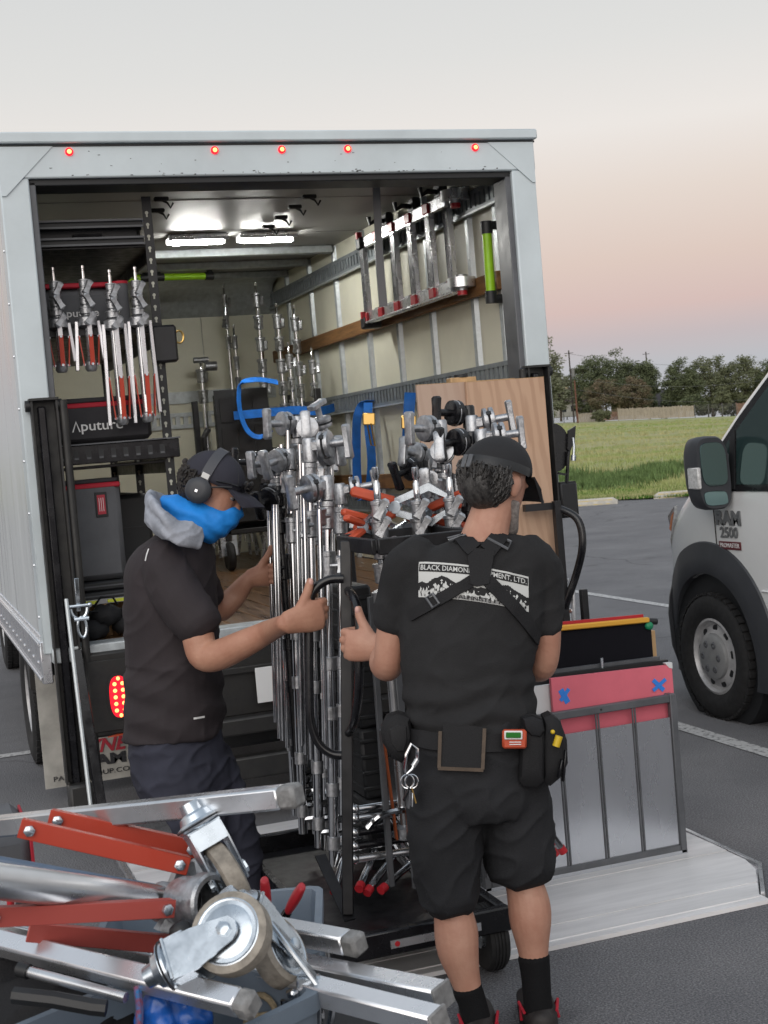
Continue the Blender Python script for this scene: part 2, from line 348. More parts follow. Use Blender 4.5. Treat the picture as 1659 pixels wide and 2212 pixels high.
# ------------------------------------------------------------------ the setting
def asphalt_mat():
    m = mat('asphalt', (.075, .075, .08), .85); nt = m.node_tree; b = nt.nodes['Principled BSDF']; L = nt.links.new
    t = nt.nodes.new('ShaderNodeTexCoord')
    def nz(s, d=8, r=.65):
        n = nt.nodes.new('ShaderNodeTexNoise'); n.inputs['Scale'].default_value = s; n.inputs['Detail'].default_value = d; n.inputs['Roughness'].default_value = r; L(t.outputs['Object'], n.inputs['Vector']); return n
    def rampn(n, a, ca, b_, cb):
        r = nt.nodes.new('ShaderNodeValToRGB'); e = r.color_ramp.elements; e[0].position = a; e[1].position = b_; e[0].color = (*ca, 1); e[1].color = (*cb, 1); L(n.outputs[0], r.inputs[0]); return r
    big = rampn(nz(.9, 5), .35, (.155, .155, .166), .68, (.225, .224, .232))
    fine = rampn(nz(160, 3), .42, (.35, .35, .36), .66, (1.5, 1.5, 1.5))
    mx = nt.nodes.new('ShaderNodeMix'); mx.data_type = 'RGBA'; mx.blend_type = 'MULTIPLY'; mx.inputs[0].default_value = .75
    L(big.outputs[0], mx.inputs[6]); L(fine.outputs[0], mx.inputs[7])
    st = rampn(nz(2.6, 8, .7), .58, (1, 1, 1), .72, (.55, .55, .57))
    m2 = nt.nodes.new('ShaderNodeMix'); m2.data_type = 'RGBA'; m2.blend_type = 'MULTIPLY'; m2.inputs[0].default_value = .6
    L(mx.outputs[2], m2.inputs[6]); L(st.outputs[0], m2.inputs[7])
    vo = nt.nodes.new('ShaderNodeTexVoronoi'); vo.inputs['Scale'].default_value = 130; L(t.outputs['Object'], vo.inputs['Vector'])
    sp = nt.nodes.new('ShaderNodeTexNoise'); sp.inputs['Scale'].default_value = 45; L(t.outputs['Object'], sp.inputs['Vector'])
    ag = rampn(nz(75, 2), .655, (0, 0, 0), .70, (1, 1, 1))
    m3 = nt.nodes.new('ShaderNodeMix'); m3.data_type = 'RGBA'; L(ag.outputs[0], m3.inputs[0]); L(m2.outputs[2], m3.inputs[6]); m3.inputs[7].default_value = (.24, .235, .23, 1)
    dn = nt.nodes.new('ShaderNodeTexNoise'); dn.inputs['Scale'].default_value = 1.3; dn.inputs['Detail'].default_value = 5; L(t.outputs['Object'], dn.inputs['Vector'])
    va = nt.nodes.new('ShaderNodeMix'); va.data_type = 'RGBA'; va.inputs[0].default_value = .45; L(t.outputs['Object'], va.inputs[6]); L(dn.outputs['Color'], va.inputs[7])
    ck = nt.nodes.new('ShaderNodeTexVoronoi'); ck.feature = 'DISTANCE_TO_EDGE'; ck.inputs['Scale'].default_value = .9; L(va.outputs[2], ck.inputs['Vector'])
    cr2 = rampn(ck, .003, (.35, .35, .36), .009, (1, 1, 1)); gap = rampn(nz(.5, 3), .50, (0, 0, 0), .56, (1, 1, 1))
    cm_ = nt.nodes.new('ShaderNodeMix'); cm_.data_type = 'RGBA'; cm_.blend_type = 'MULTIPLY'; L(gap.outputs[0], cm_.inputs[0]); L(m3.outputs[2], cm_.inputs[6]); L(cr2.outputs[0], cm_.inputs[7])
    oil = rampn(nz(1.1, 3, .5), .66, (1, 1, 1), .74, (.5, .5, .5)); om = nt.nodes.new('ShaderNodeMix'); om.data_type = 'RGBA'; om.blend_type = 'MULTIPLY'; om.inputs[0].default_value = .8; L(cm_.outputs[2], om.inputs[6]); L(oil.outputs[0], om.inputs[7])
    L(om.outputs[2], b.inputs['Base Color'])
    bp = nt.nodes.new('ShaderNodeBump'); bp.inputs['Strength'].default_value = .5; bp.inputs['Distance'].default_value = .006
    L(vo.outputs[0], bp.inputs['Height']); L(bp.outputs[0], b.inputs['Normal'])
    return m
ASPH = asphalt_mat()
LINE = mat('worn_white_line_paint', (.52, .52, .52), .7, c2=(.13, .13, .135), scale=38, lo=.36, hi=.50)
GRASSM = mat('grass_field_soil', (.23, .29, .09), .95, c2=(.36, .33, .17), scale=.35, bump=.6, bscale=6, stretch=(.25, 1, 1), lo=.35, hi=.7)
BLADE = mat('grass_blades', (.25, .34, .10), .8, c2=(.42, .39, .20), scale=.12, stretch=(.3, 1, 1), lo=.38, hi=.66, spec=.2)
WEED = mat('dark_weed_leaves', (.14, .21, .075), .8, var=.4, scale=2, spec=.2)
CONC = mat('concrete_wheel_stop', (.50, .48, .43), .85, var=.2, scale=9, bump=.2)
CURBY = mat('faded_yellow_paint', (.55, .42, .16), .75, c2=(.46, .43, .36), scale=9, lo=.4, hi=.6)

struct(MB().quad((-400, -400, 0), (600, -400, 0), (600, 700, 0), (-400, 700, 0)).build('asphalt_ground', ASPH, None, False))
def line(x0, x1, y0, y1):
    m = MB(); n = max(2, int(abs(y1 - y0) / .5)); m.quad((x0, y0, .004), (x1, y0, .004), (x1, y1, .004), (x0, y1, .004)); return struct(m.build('parking_line', LINE, None, False))
for x in (-2.94, -.46, 2.02, 4.50, 6.98, 9.46): line(x - .05, x + .05, -1.2 if x != 2.02 else -3.2, 8.6 if x > 4 else 4.6)
line(-6, -.52, 2.28, 2.38)
line(-.40, 1.0, 2.28, 2.38)

# field beyond the lot, rising gently to the back fences
G1, G2 = pz(1210, 1087, 0), pz(1480, 1074, 0)
F1, F2 = pd(1200, 914, 222), pd(1590, 899, 222)
def field(s, d):
    a = G1.lerp(G2, s); e = F1.lerp(F2, s); p = a.lerp(e, d)
    b_ = mnoise.noise(V((p.x * .06, p.y * .06, 0))) * .35 * min(1, d * 6) * (1 - d) + mnoise.noise(V((p.x * .3, p.y * .3, 3))) * .10 * min(1, d * 20) * (1 - d)
    p.z = max(lerp(.02, max(1.2, min(4, e.z)), d), .02) + b_ + .03
    return p
S0, S1, NS, ND = -7, 7, 56, 40
m = MB(); P = [field(lerp(S0, S1, i / NS), (j / ND) ** 2) for j in range(ND + 1) for i in range(NS + 1)]
m.add(P, [(j * (NS + 1) + i, j * (NS + 1) + i + 1, (j + 1) * (NS + 1) + i + 1, (j + 1) * (NS + 1) + i) for j in range(ND) for i in range(NS)])
far = [field(lerp(S0, S1, i / NS), 1) for i in range(NS + 1)]
m.add(far + [p + (p - CAM) * 1.5 for p in far], [(i, i + 1, NS + 2 + i, NS + 1 + i) for i in range(NS)])
struct(m.build('grass_field', GRASSM, None, True, 180))
def tufts(n, s0, s1, dmin, dmax, h0, h1, wd, bl, seed, clump=None):
    rr = random.Random(seed); vs = []; fs = []
    for _ in range(n):
        s = rr.uniform(s0, s1); d = lerp(dmin, dmax, rr.random() ** 2.0)
        if clump:
            c = rr.choice(clump); s = c[0] + rr.gauss(0, c[2]); d = max(.002, c[1] + rr.gauss(0, c[3]))
        p = field(s, d); k = mnoise.noise(V((p.x * .12, p.y * .12, 5)))
        h = rr.uniform(h0, h1) * (1 + .6 * k)
        for _ in range(bl):
            a = rr.uniform(0, 2 * PI); l = rr.uniform(.1, .7) * h; q = p + V((rr.uniform(-.2, .2), rr.uniform(-.2, .2), -.02))
            t = V((math.cos(a), math.sin(a), 0)); sd_ = V((-t.y, t.x, 0)) * wd * (1 + d * 4); i = len(vs)
            vs += [q - sd_, q + sd_, q + t * l + V((0, 0, h))]; fs.append((i, i + 1, i + 2))
    o = MB(); o.v = [tuple(v) for v in vs]; o.f = fs; return o
stuff(tag(tufts(15000, -.35, 1.9, .0, .8, .07, .17, .012, 6, 3).build('long_grass', BLADE, None, False), 'uncut yellow green grass covering the field behind the lot', 'grass'))
stuff(tag(tufts(6500, -.4, 1.9, 0, .018, .05, .10, .010, 6, 5).build('mown_grass', mat('fresh_grass', (.085, .20, .028), .8, var=.3, scale=.8, spec=.2), None, False), 'short bright green grass along the edge of the lot', 'grass'))
stuff(tag(tufts(1500, 0, 1, 0, 1, .16, .34, .022, 7, 9, [(.12, .035, .09, .006), (.3, .03, .12, .006), (.02, .04, .1, .01), (.5, .034, .1, .005), (.75, .05, .1, .006)]).build('tall_weeds', WEED, None, False), 'dark green clump of tall weeds in the field', 'weeds'))

def wheel_stop(p, q, label):
    p, q = V(p), V(q); d = (q - p).normalized(); sd_ = V((d.y, -d.x, 0)); t = thing('wheel_stop', label, 'wheel stop', p, 0, 'concrete wheel stops along the grass')
    prof = [(-.09, 0), (.09, 0), (.09, .06), (.055, .14), (-.055, .14), (-.09, .06)]
    L = (q - p).length
    rings = [[p + d * (x + (inset if 0 else 0)) + sd_ * (a * k) + V((0, 0, b_ * k2)) for a, b_ in prof] for x, k, k2 in ((0, .8, .55), (.10, 1, 1), (L - .10, 1, 1), (L, .8, .55))]
    MB().loft(rings).build('block', CONC, t, True, 30)
    MB().add([p + d * .1 + sd_ * .0935 + V((0, 0, .012)), p + d * (L - .1) + sd_ * .0935 + V((0, 0, .012)), p + d * (L - .1) + sd_ * .0745 + V((0, 0, .107)), p + d * .1 + sd_ * .0745 + V((0, 0, .107))], [(0, 1, 2, 3)]).build('yellow_face', CURBY, t, False)
inset = 0
a = pz(1335, 1088, 0); dd = V((.80, -.60, 0))
wheel_stop(a - dd * 1.9, a, 'yellow faced concrete wheel stop beside the black lift rail')
a = pz(1413, 1078, 0); wheel_stop(a, a + dd * 1.9, 'yellow faced concrete wheel stop beside the van mirror')

# back fences, houses, poles and trees some 220 m away
PLANK = mat('weathered_fence_wood', (.34, .295, .235), .85, var=.3, scale=2, stretch=(8, 8, .5))
PLANKB = mat('brown_fence_wood', (.20, .12, .085), .85, var=.3, scale=2)
CHAIN = mat('chain_link_wire', (.20, .20, .20), .6, .5)
ROOF = mat('dark_red_brown_shingles', (.055, .034, .036), .85, var=.3, scale=3)
ROOF2 = mat('dark_grey_shingles', (.05, .046, .05), .85, var=.3, scale=3)
HWALL = mat('pale_house_siding', (.42, .41, .39), .7, var=.15, scale=1)
HBRICK = mat('tan_shed_wall', (.44, .36, .24), .75, var=.2, scale=1)
DARKW = mat('dark_window', (.02, .025, .03), .1)
def plank_fence(u0, v0, u1, v1, h, dep, label, mt_, chain=False):
    a, b_ = pd(u0, v0, dep), pd(u1, v1, dep); L = (b_ - a).length; d = (b_ - a) / L; n_ = V((d.y, -d.x, 0)).normalized()
    t = thing('chain_link_fence' if chain else 'wooden_fence', label, 'fence', a)
    k = max(1, round(L / 2.4)); sp = L / k
    for i in range(k):
        p0 = a + d * (i * sp); 
        if chain:
            mm = MB(); N = 10
            for j in range(N + 1):
                x = sp * j / N
                mm.bar(p0 + d * x + V((0, 0, .1)), p0 + d * (x + sp * .12) + V((0, 0, h)), .02, .02); mm.bar(p0 + d * x + V((0, 0, h)), p0 + d * (x + sp * .12) + V((0, 0, .1)), .02, .02)
            mm.build('wire_mesh', CHAIN, t, False)
        else:
            mm = MB(); rr = random.Random(i * 7 + int(u0)); nn = 12
            for j in range(nn):
                hh = h + rr.uniform(-.08, .06); q = p0 + d * (sp * (j + .5) / nn) + n_ * rr.uniform(-.015, .015)
                mm.obox(q + V((0, 0, hh / 2 - .1)), d, n_, (0, 0, 1), sp / nn * .9, .03, hh)
            mm.build('fence_panel', mt_, t, False)
        MB().bar(p0 - n_ * .06 + V((0, 0, -.3)), p0 - n_ * .06 + V((0, 0, h + .06)), .1, .1).build('post', CHAIN if chain else mt_, t, False)
plank_fence(1250, 911, 1296, 909, 1.35, 212, 'short pale wooden fence right of the utility pole', PLANK)
plank_fence(1300, 908, 1336, 905, 1.3, 218, 'brownish wooden fence piece behind the small green bush', PLANKB)
plank_fence(1336, 906, 1500, 899, 1.75, 216, 'long weathered grey wooden fence in front of the pale shed', PLANK)
plank_fence(1502, 901, 1592, 896, 1.9, 220, 'grey chain link fence right of the long wooden fence', PLANK, True)
plank_fence(1188, 917, 1250, 913, 1.7, 216, 'grey chain link fence below the brown roof', PLANK, True)
plank_fence(1592, 897, 1660, 893, 2.0, 221, 'brown wooden fence beside the van windscreen pillar', PLANKB)
def house(u0, u1, vb, ve, vr, dep, label, roofm, wallm, hip=.25):
    a, b_ = pd(u0, vb, dep), pd(u1, vb, dep); d = (b_ - a); L = d.length; d.z = 0; d.normalize(); n_ = V((-d.y, d.x, 0)); D_ = 9.
    if n_.dot(CF) < 0: n_ = -n_
    ze = (vb - ve) * dep / FOC; zr = (vb - vr) * dep / FOC; t = thing('house', label, 'house', a)
    MB().prism([a, a + d * L, a + d * L + n_ * D_, a + n_ * D_], V((0, 0, ze))).build('wall', wallm, t, False)
    e = .5; c = [a - d * e - n_ * e, a + d * (L + e) - n_ * e, a + d * (L + e) + n_ * (D_ + e), a - d * e + n_ * (D_ + e)]
    c = [p + V((0, 0, ze + .01)) for p in c]; r0 = a + d * (L * hip) + n_ * (D_ / 2) + V((0, 0, zr)); r1 = a + d * (L * (1 - hip)) + n_ * (D_ / 2) + V((0, 0, zr))
    rf = MB().add(c + [r0, r1], [(0, 1, 5, 4), (1, 2, 5), (2, 3, 4, 5), (3, 0, 4), (0, 3, 2, 1)]).build('roof', roofm, t, False)
    MB().obox(r0.lerp(r1, .3), d, n_, (0, 0, 1), .7, .7, 1.2).build('chimney', HBRICK, rf, False)
    for k in (.15, .4, .65, .85):
        q = a + d * (L * k) - n_ * .02 + V((0, 0, ze * .35)); MB().obox(q + V((0, 0, .5)), d, n_, (0, 0, 1), 1.1, .06, 1.0).build('window', DARKW, t, False)
    return t
house(1203, 1300, 902, 872, 838, 245, 'low house with dark red brown roof behind the utility poles', ROOF, HWALL, .08)
house(1385, 1470, 896, 882, 842, 248, 'dark grey roofed house half hidden between the two tree groups', ROOF2, HWALL)
house(1340, 1404, 898, 873, 866, 238, 'small tan flat roofed shed behind the long grey fence', HBRICK, HBRICK, .02)

def pole(u, vt, vb, dep, label, r, arm=True, mt_=None):
    b_ = pd(u + (vb - vt) * .066, vb, dep); h = (vb - vt) * dep / FOC; t = thing('utility_pole', label, 'pole', b_)
    MB().cyl(b_ - V((0, 0, .5)), b_ + V((0, 0, h)), r, r * .75, 10).build('shaft', mt_ or POLEW, t)
    if arm:
        MB().bar(b_ + V((-.6, .3, h * .96)), b_ + V((.6, -.3, h * .96)), .08, .09).build('crossarm', POLEW, t, False)
        MB().cyl(b_ + V((.35, -.2, h * .62)), b_ + V((.35, -.2, h * .74)), .28, n=10).build('transformer', CHAIN, t)
    return b_, h
POLEW = mat('dark_pole_wood', (.045, .036, .032), .9, var=.3, scale=3)
p1, h1 = pole(1230, 757, 908, 214, 'tall dark utility pole with crossarm left of the trees', .13)
p2, h2 = pole(1242, 822, 909, 209, 'short reddish wooden pole beside the tall utility pole', .15, False, mat('reddish_pole_wood', (.17, .075, .05), .85, var=.3, scale=3))
p3, h3 = pole(1396, 760, 880, 262, 'dark utility pole top rising behind the left trees', .14)
for k, (za, zb) in enumerate(((.95, .93), (.60, .56), (.45, .42))):
    a = p1 + V((0, 0, h1 * za)); b_ = pd(1662, 780 + k * 40, 230); pts = []
    for i in range(13): q = a.lerp(b_, i / 12); q.z -= 1.2 * math.sin(PI * i / 12); pts.append(q)
    tag(MB().tube(pts, .022, 4).build('power_line', CHAIN), ['thin power line at the top of the tall pole', 'thin power line halfway up the tall pole', 'lowest thin power line below the tree tops'][k], 'cable')

LEAFS = [mat('leaf_dark_green', (.085, .105, .055), .75, c2=(.13, .15, .08), scale=.9, spec=.3), mat('leaf_olive_green', (.115, .132, .07), .75, c2=(.165, .175, .10), scale=.8, spec=.3),  # leaf colours lightened and greyed to carry the distance haze
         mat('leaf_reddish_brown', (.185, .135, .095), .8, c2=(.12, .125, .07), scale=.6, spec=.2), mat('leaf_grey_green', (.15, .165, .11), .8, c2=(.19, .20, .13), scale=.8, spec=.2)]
BARK = mat('tree_bark', (.075, .06, .05), .9, var=.3, scale=4)
def tree(u, vt, vb, wpx, dep, k, label, seed, dens=1.0, leaf=.34, name='tree', low=.06):
    rr = random.Random(seed); b_ = pd(u, vb, dep); h = (vb - vt) * dep / FOC; wd = wpx * dep / FOC / 2
    t = thing(name, label, 'bush' if name == 'bush' else 'tree', b_, 0, None); tr = MB(); tops = []
    tr.tube([b_ - V((0, 0, .4)), b_ + V((.1, 0, h * .25)), b_ + V((-.1, .1, h * .5)), b_ + V((.15, 0, h * .8))], [h * .028, h * .022, h * .014, h * .005], 7)
    for i in range(7):
        a = rr.uniform(0, 2 * PI); s = b_ + V((0, 0, h * rr.uniform(.22, .5))); e = b_ + V((math.cos(a) * wd * rr.uniform(.4, .8), math.sin(a) * wd * rr.uniform(.4, .8), h * rr.uniform(.5, .85)))
        tr.tube([s, s.lerp(e, .5) + V((0, 0, h * .05)), e], [h * .012, h * .008, h * .003], 5); tops.append(e)
    tr.build('trunk', BARK, t)
    vs = []; fs = []; ncl = int(125 * dens)
    for i in range(ncl):
        while True:
            x, y, z = rr.uniform(-1, 1), rr.uniform(-1, 1), rr.uniform(-1, 1)
            if x * x + y * y + z * z < 1: break
        q = b_ + V((x * wd, y * wd, h * (low + (1 - low) / 2) + z * h * (1 - low) / 2 * (1 - .25 * abs(x)))); cr = rr.uniform(.10, .20) * (wd + h * .35)
        if h > 3 and mnoise.noise(q * .35 + V((seed, 0, 0))) < -.38: continue
        for j in range(int(100 * dens ** .3)):
            n_ = V((rr.gauss(0, 1), rr.gauss(0, 1), rr.gauss(0, 1))).normalized(); p = q + n_ * cr * rr.random() ** .5 * V((1, 1, .75)).x
            p.z = q.z + (p.z - q.z) * .7
            a_, c_, _ = frame(V((rr.gauss(0, 1), rr.gauss(0, 1), rr.gauss(.6, 1)))); l = leaf * rr.uniform(.5, 1.2); i0 = len(vs)
            vs += [p - a_ * l * .5, p - c_ * l * .3, p + a_ * l * .5, p + c_ * l * .3]; fs.append((i0, i0 + 1, i0 + 2, i0 + 3))
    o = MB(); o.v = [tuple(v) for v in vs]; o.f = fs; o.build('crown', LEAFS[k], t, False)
TG = [(1278, 770, 892, 92, 236, 0, 'dark green oak tree just right of the utility pole'), (1338, 752, 892, 120, 240, 0, 'tallest dark green oak tree of the left clump'), (1398, 776, 892, 70, 238, 0, 'dark oak tree at the right end of the left clump'),
      (1192, 722, 908, 64, 200, 3, 'pale feathery tree showing beside the truck corner post'), (1212, 800, 905, 50, 215, 3, 'lower grey green tree between the truck and the pole'),
      (1478, 778, 895, 80, 232, 0, 'dark green tree at the left of the right clump'), (1540, 766, 895, 110, 238, 1, 'broad olive green tree in the middle of the right clump'), (1612, 770, 892, 110, 236, 1, 'olive green tree just left of the van roof pillar'),
      (1678, 775, 890, 100, 235, 0, 'dark green tree partly behind the van')]
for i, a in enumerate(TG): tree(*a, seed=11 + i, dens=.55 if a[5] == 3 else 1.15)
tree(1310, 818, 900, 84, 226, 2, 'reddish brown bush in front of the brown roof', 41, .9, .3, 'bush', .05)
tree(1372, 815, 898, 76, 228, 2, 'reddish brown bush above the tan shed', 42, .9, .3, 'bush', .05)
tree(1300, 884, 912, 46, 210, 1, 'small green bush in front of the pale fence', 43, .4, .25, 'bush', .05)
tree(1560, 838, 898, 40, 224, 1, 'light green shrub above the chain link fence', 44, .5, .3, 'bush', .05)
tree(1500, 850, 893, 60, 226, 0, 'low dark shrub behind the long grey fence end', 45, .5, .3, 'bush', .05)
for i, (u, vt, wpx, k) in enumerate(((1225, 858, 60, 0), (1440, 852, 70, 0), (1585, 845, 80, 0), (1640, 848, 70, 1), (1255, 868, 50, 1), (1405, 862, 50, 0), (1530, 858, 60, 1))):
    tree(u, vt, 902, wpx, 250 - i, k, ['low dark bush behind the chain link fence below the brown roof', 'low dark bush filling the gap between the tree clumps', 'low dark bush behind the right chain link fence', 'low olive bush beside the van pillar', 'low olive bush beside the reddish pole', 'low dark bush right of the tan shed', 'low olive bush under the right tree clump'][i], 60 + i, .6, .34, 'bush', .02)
# ------------------------------------------------------------------ box truck
T = thing('box_truck', 'white box truck with open rear, lit red marker lights and lowered lift platform', 'truck', (0, 0, 0))
W, ZT, ZO, ZB, LB, XO = 1.22, 3.0138, 2.827, .866, 4.67, 1.10
def part(mb, name, mt_, parent=None, smooth=True): return mb.build(name, mt_, parent or T, smooth)
# rear frame
part(MB().box(-W, -XO, 0, .14, ZB - .02, ZO + .002, .006), 'corner_post', PAINT)
part(MB().box(XO, W, 0, .14, ZB - .02, ZO + .002, .006), 'corner_post', PAINT)
part(MB().box(-W - .002, W + .002, -.003, .14, ZO, 2.968, .006), 'header', PAINT)
part(MB().box(-W - .012, W + .012, -.028, .2, 2.968, ZT, .006), 'drip_rail', PAINT)
part(MB().box(-W - .004, W + .004, -.0065, .02, 2.9560, 2.9640), 'lip_shadow_line', BLACKP)  # black line laid under the drip rail as its lip shadow
for s, pts in ((-1, [(-1.215, 2.957), (-.992, 2.957), (-1.197, 2.755), (-1.215, 2.755)]), (1, [(1.215, 2.957), (.985, 2.957), (1.2, 2.77), (1.215, 2.77)])):
    part(MB().prism([V((x, -.0075, z)) for x, z in pts], V((0, .006, 0))), 'gusset_plate', PAINT, None, False)
for s in (-1, 1):
    part(MB().box(s * (XO - .028), s * (XO + .001), .02, .16, ZB, ZO - .01, .004), 'door_track', GREYTUBE)
part(MB().box(-XO, XO, .02, .2, ZO - .028, ZO + .001, .004), 'header_gap_band', BLACKP)  # black strip across the gap under the header
part(MB().cyl((-1.05, .26, 2.90), (1.05, .26, 2.90), .055, n=16), 'rolled_door', BLACKP)
MRED = mat('lit_red_lens', (.6, .01, .02), .25, emit=(1, .015, .03), estr=1.1); MRED2 = mat('lit_red_led', (1, .25, .1), .3, emit=(1, .22, .06), estr=4.5)
for x in (-.925, -.304, -.003, .302, .921):
    lt = part(MB().lathe([(.017, 0), (.017, .006), (.013, .010)], (x, -.003, 2.934), (0, -1, 0), 14), 'marker_light', MRED)
    MB().lathe([(.0095, .009), (.0095, .0125), (.004, .014)], (x, -.003, 2.934), (0, -1, 0), 10).build('led', MRED2, lt)
# scuffs on the header (chips along its lower edge)
rr = random.Random(4); m = MB()
for i in range(60):
    x = rr.gauss(.1, .35) if i % 2 else rr.uniform(-1.05, 1.05); z = ZO + abs(rr.gauss(0, .006)) + .003 if i % 4 else ZO + rr.uniform(.01, .11); l = rr.uniform(.002, .012)
    m.quad((x, -.0042, z), (x + l, -.0042, z + rr.uniform(-.002, .002)), (x + l, -.0042, z + rr.uniform(.001, .005)), (x, -.0042, z + .003))
stuff(part(m, 'paint_chips', SCUFF, None, False))
# shell
part(MB().box(-W, W, .14, LB + .04, 2.972, ZT - .004), 'roof', PAINT)
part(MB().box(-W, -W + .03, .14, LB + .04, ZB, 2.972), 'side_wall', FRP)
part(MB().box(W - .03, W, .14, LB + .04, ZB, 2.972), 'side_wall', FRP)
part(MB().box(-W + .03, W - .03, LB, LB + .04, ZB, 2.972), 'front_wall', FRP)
for s in (-1, 1):
    x0, x1 = s * (W + .014), s * (W - .03)
    rl = part(MB().box(x0, x1, .02, LB + .05, .72, .90, .004), 'bottom_rail', ALU)
    MB().box(s * (W + .015), s * (W + .024), .02, LB + .05, .735, .750, .002).build('rail_ridge', ALU, rl); MB().box(s * (W + .015), s * (W + .022), .02, LB + .05, .880, .897, .002).build('rail_ridge', ALU, rl)
    m = MB()
    for i in range(74): m.lathe([(.010, 0), (.008, .005), (.003, .007)], (s * (W + .001), .10 + i * .062, .918), (s, 0, 0), 7)
    for i in range(20): m.lathe([(.009, 0), (.007, .005), (.003, .007)], (s * (W + .014), .14 + i * .23, .80), (s, 0, 0), 7)
    stuff(part(m, 'rivets', ALU))
    part(MB().box(s * (W + .012), s * (W - .01), .02, LB, 2.93, 3.0, .004), 'top_rail', ALU)
    for i in range(9): part(MB().lathe([(.007, 0), (.005, .004), (.002, .005)], (s * (W + .0), .07, 1.0 + i * .22), (s, 0, 0), 8), 'bolt', ALU)
# inside: floor planks, wall panels and ribs, tracks, ceiling sheets
for i in range(15):
    x0 = -1.17 + i * .156; part(MB().box(x0, x0 + .1535, .10, LB - .002, ZB - .04, ZB + random.uniform(-.0015, .0005), .002), 'floor_plank', DECKW)
part(MB().box(-1.19, 1.19, -.035, .10, ZB - .06, ZB + .003, .005), 'rear_sill', GALV)
RIBS = [.20, .35, .70, 1.30, 1.85, 2.40, 3.0, 3.6, 4.2, LB - .02]
for s in (-1, 1):
    for a, b_ in zip(RIBS, RIBS[1:]):
        part(MB().box(s * 1.17, s * 1.186, a + .003, b_ - .003, ZB + .004, 2.965), 'wall_panel', CREAM, None, False)
    if s < 0: continue
    for y in RIBS[1:-1]: part(MB().prism([V((1.17, y - .032, ZB)), V((1.148, y - .02, ZB)), V((1.148, y + .02, ZB)), V((1.17, y + .032, ZB))], V((0, 0, 2.09))), 'wall_rib', GALV, None, False)
    part(MB().box(1.13, 1.17, .16, .24, ZB, 2.96, .004), 'wall_rib', GALV)
    for z0, z1 in ((2.735, 2.845), (1.845, 1.965), (1.19, 1.30)):
        m = MB(); X0, X1 = 1.127, 1.1475
        m.box(X0, X1, .17, LB - .03, z1 - .022, z1); m.box(X0, X1, .17, LB - .03, z0, z0 + .022); n = int((LB - .25) / .058)
        for i in range(n): m.box(X0 + .003, X1, .18 + i * .058, .18 + i * .058 + .036, z0 + .0215, z1 - .0215)
        part(m, 'cargo_track', TRK, None, False)
        part(MB().box(X0 - .008, X0 + .012, .17, LB - .03, z0 - .006, z0 + .004), 'track_lip', GALV)
part(MB().box(1.115, 1.147, .3, LB - .05, 2.315, 2.405, .004), 'wood_rail', WOODR)
part(MB().box(1.115, 1.147, .3, LB - .05, 1.335, 1.425, .004), 'wood_rail', WOODR)
for i in range(4):
    x0 = -1.16 + i * .58; part(MB().box(x0 + .002, x0 + .577, LB - .014, LB - .002, ZB + .004, 2.70), 'front_panel', CREAM, None, False)
pts = [(LB - .004, 2.70), (LB - .03, 2.72), (LB - .06, 2.80), (LB - .16, 2.90), (LB - .36, 2.955), (LB - .36, 2.966), (LB - .004, 2.966)]
part(MB().prism([V((-1.16, y, z)) for y, z in pts], V((2.29, 0, 0))), 'front_cove', GALV)
m = MB(); z0, z1 = 1.86, 1.98
m.box(-1.1, 1.12, LB - .035, LB - .014, z1 - .03, z1); m.box(-1.1, 1.12, LB - .035, LB - .014, z0, z0 + .03)
for i in range(36): m.box(-1.09 + i * .061, -1.055 + i * .061, LB - .033, LB - .014, z0 + .029, z1 - .029)
part(m, 'cargo_track', GALV, None, False)
part(MB().box(-1.1, 1.12, LB - .03, LB - .014, 2.05, 2.14), 'front_rail', GALV)
for i in range(8): part(MB().box(-1.186, 1.186, .15 + i * .565, .15 + i * .565 + .56, 2.962 + (i % 2) * .002, 2.971), 'ceiling_panel', CEILM, None, False)
for y, h_ in ((2.95, .05), (3.55, .045), (4.1, .045)): part(MB().box(-1.17, 1.14, y, y + .07, 2.961 - h_, 2.961, .004), 'ceiling_bow', GALV)
LED = mat('lit_led_tube', (1, 1, 1), .3, emit=(1, .985, .93), estr=120)
for x0 in (-.05, .385):
    fx = part(MB().box(x0 - .02, x0 + .345, 2.33, 2.46, 2.945, 2.961, .003).box(x0 - .02, x0 + .345, 2.44, 2.448, 2.915, 2.9448).box(x0 - .02, x0 + .345, 2.342, 2.35, 2.925, 2.9448), 'ceiling_light', ALU)
    MB().cyl((x0 + .012, 2.395, 2.924), (x0 + .313, 2.395, 2.924), .021, n=14).build('diffuser', LED, fx)
for (u, v) in ((348, 430), (340, 455), (668, 425), (637, 447), (607, 470), (580, 490)):
    p = pz(u, v, 2.945); hk = part(MB().obox(p, (1, 0, 0), (0, 1, 0), (0, 0, 1), .075, .03, .022, .006), 'ceiling_hook', BLACKP)
    MB().tube([p + V((0, 0, -.005)), p + V((.03, 0, -.02)), p + V((.045, 0, -.045)), p + V((.06, 0, -.02))], .006, 6).build('hook', BLACKP, hk)
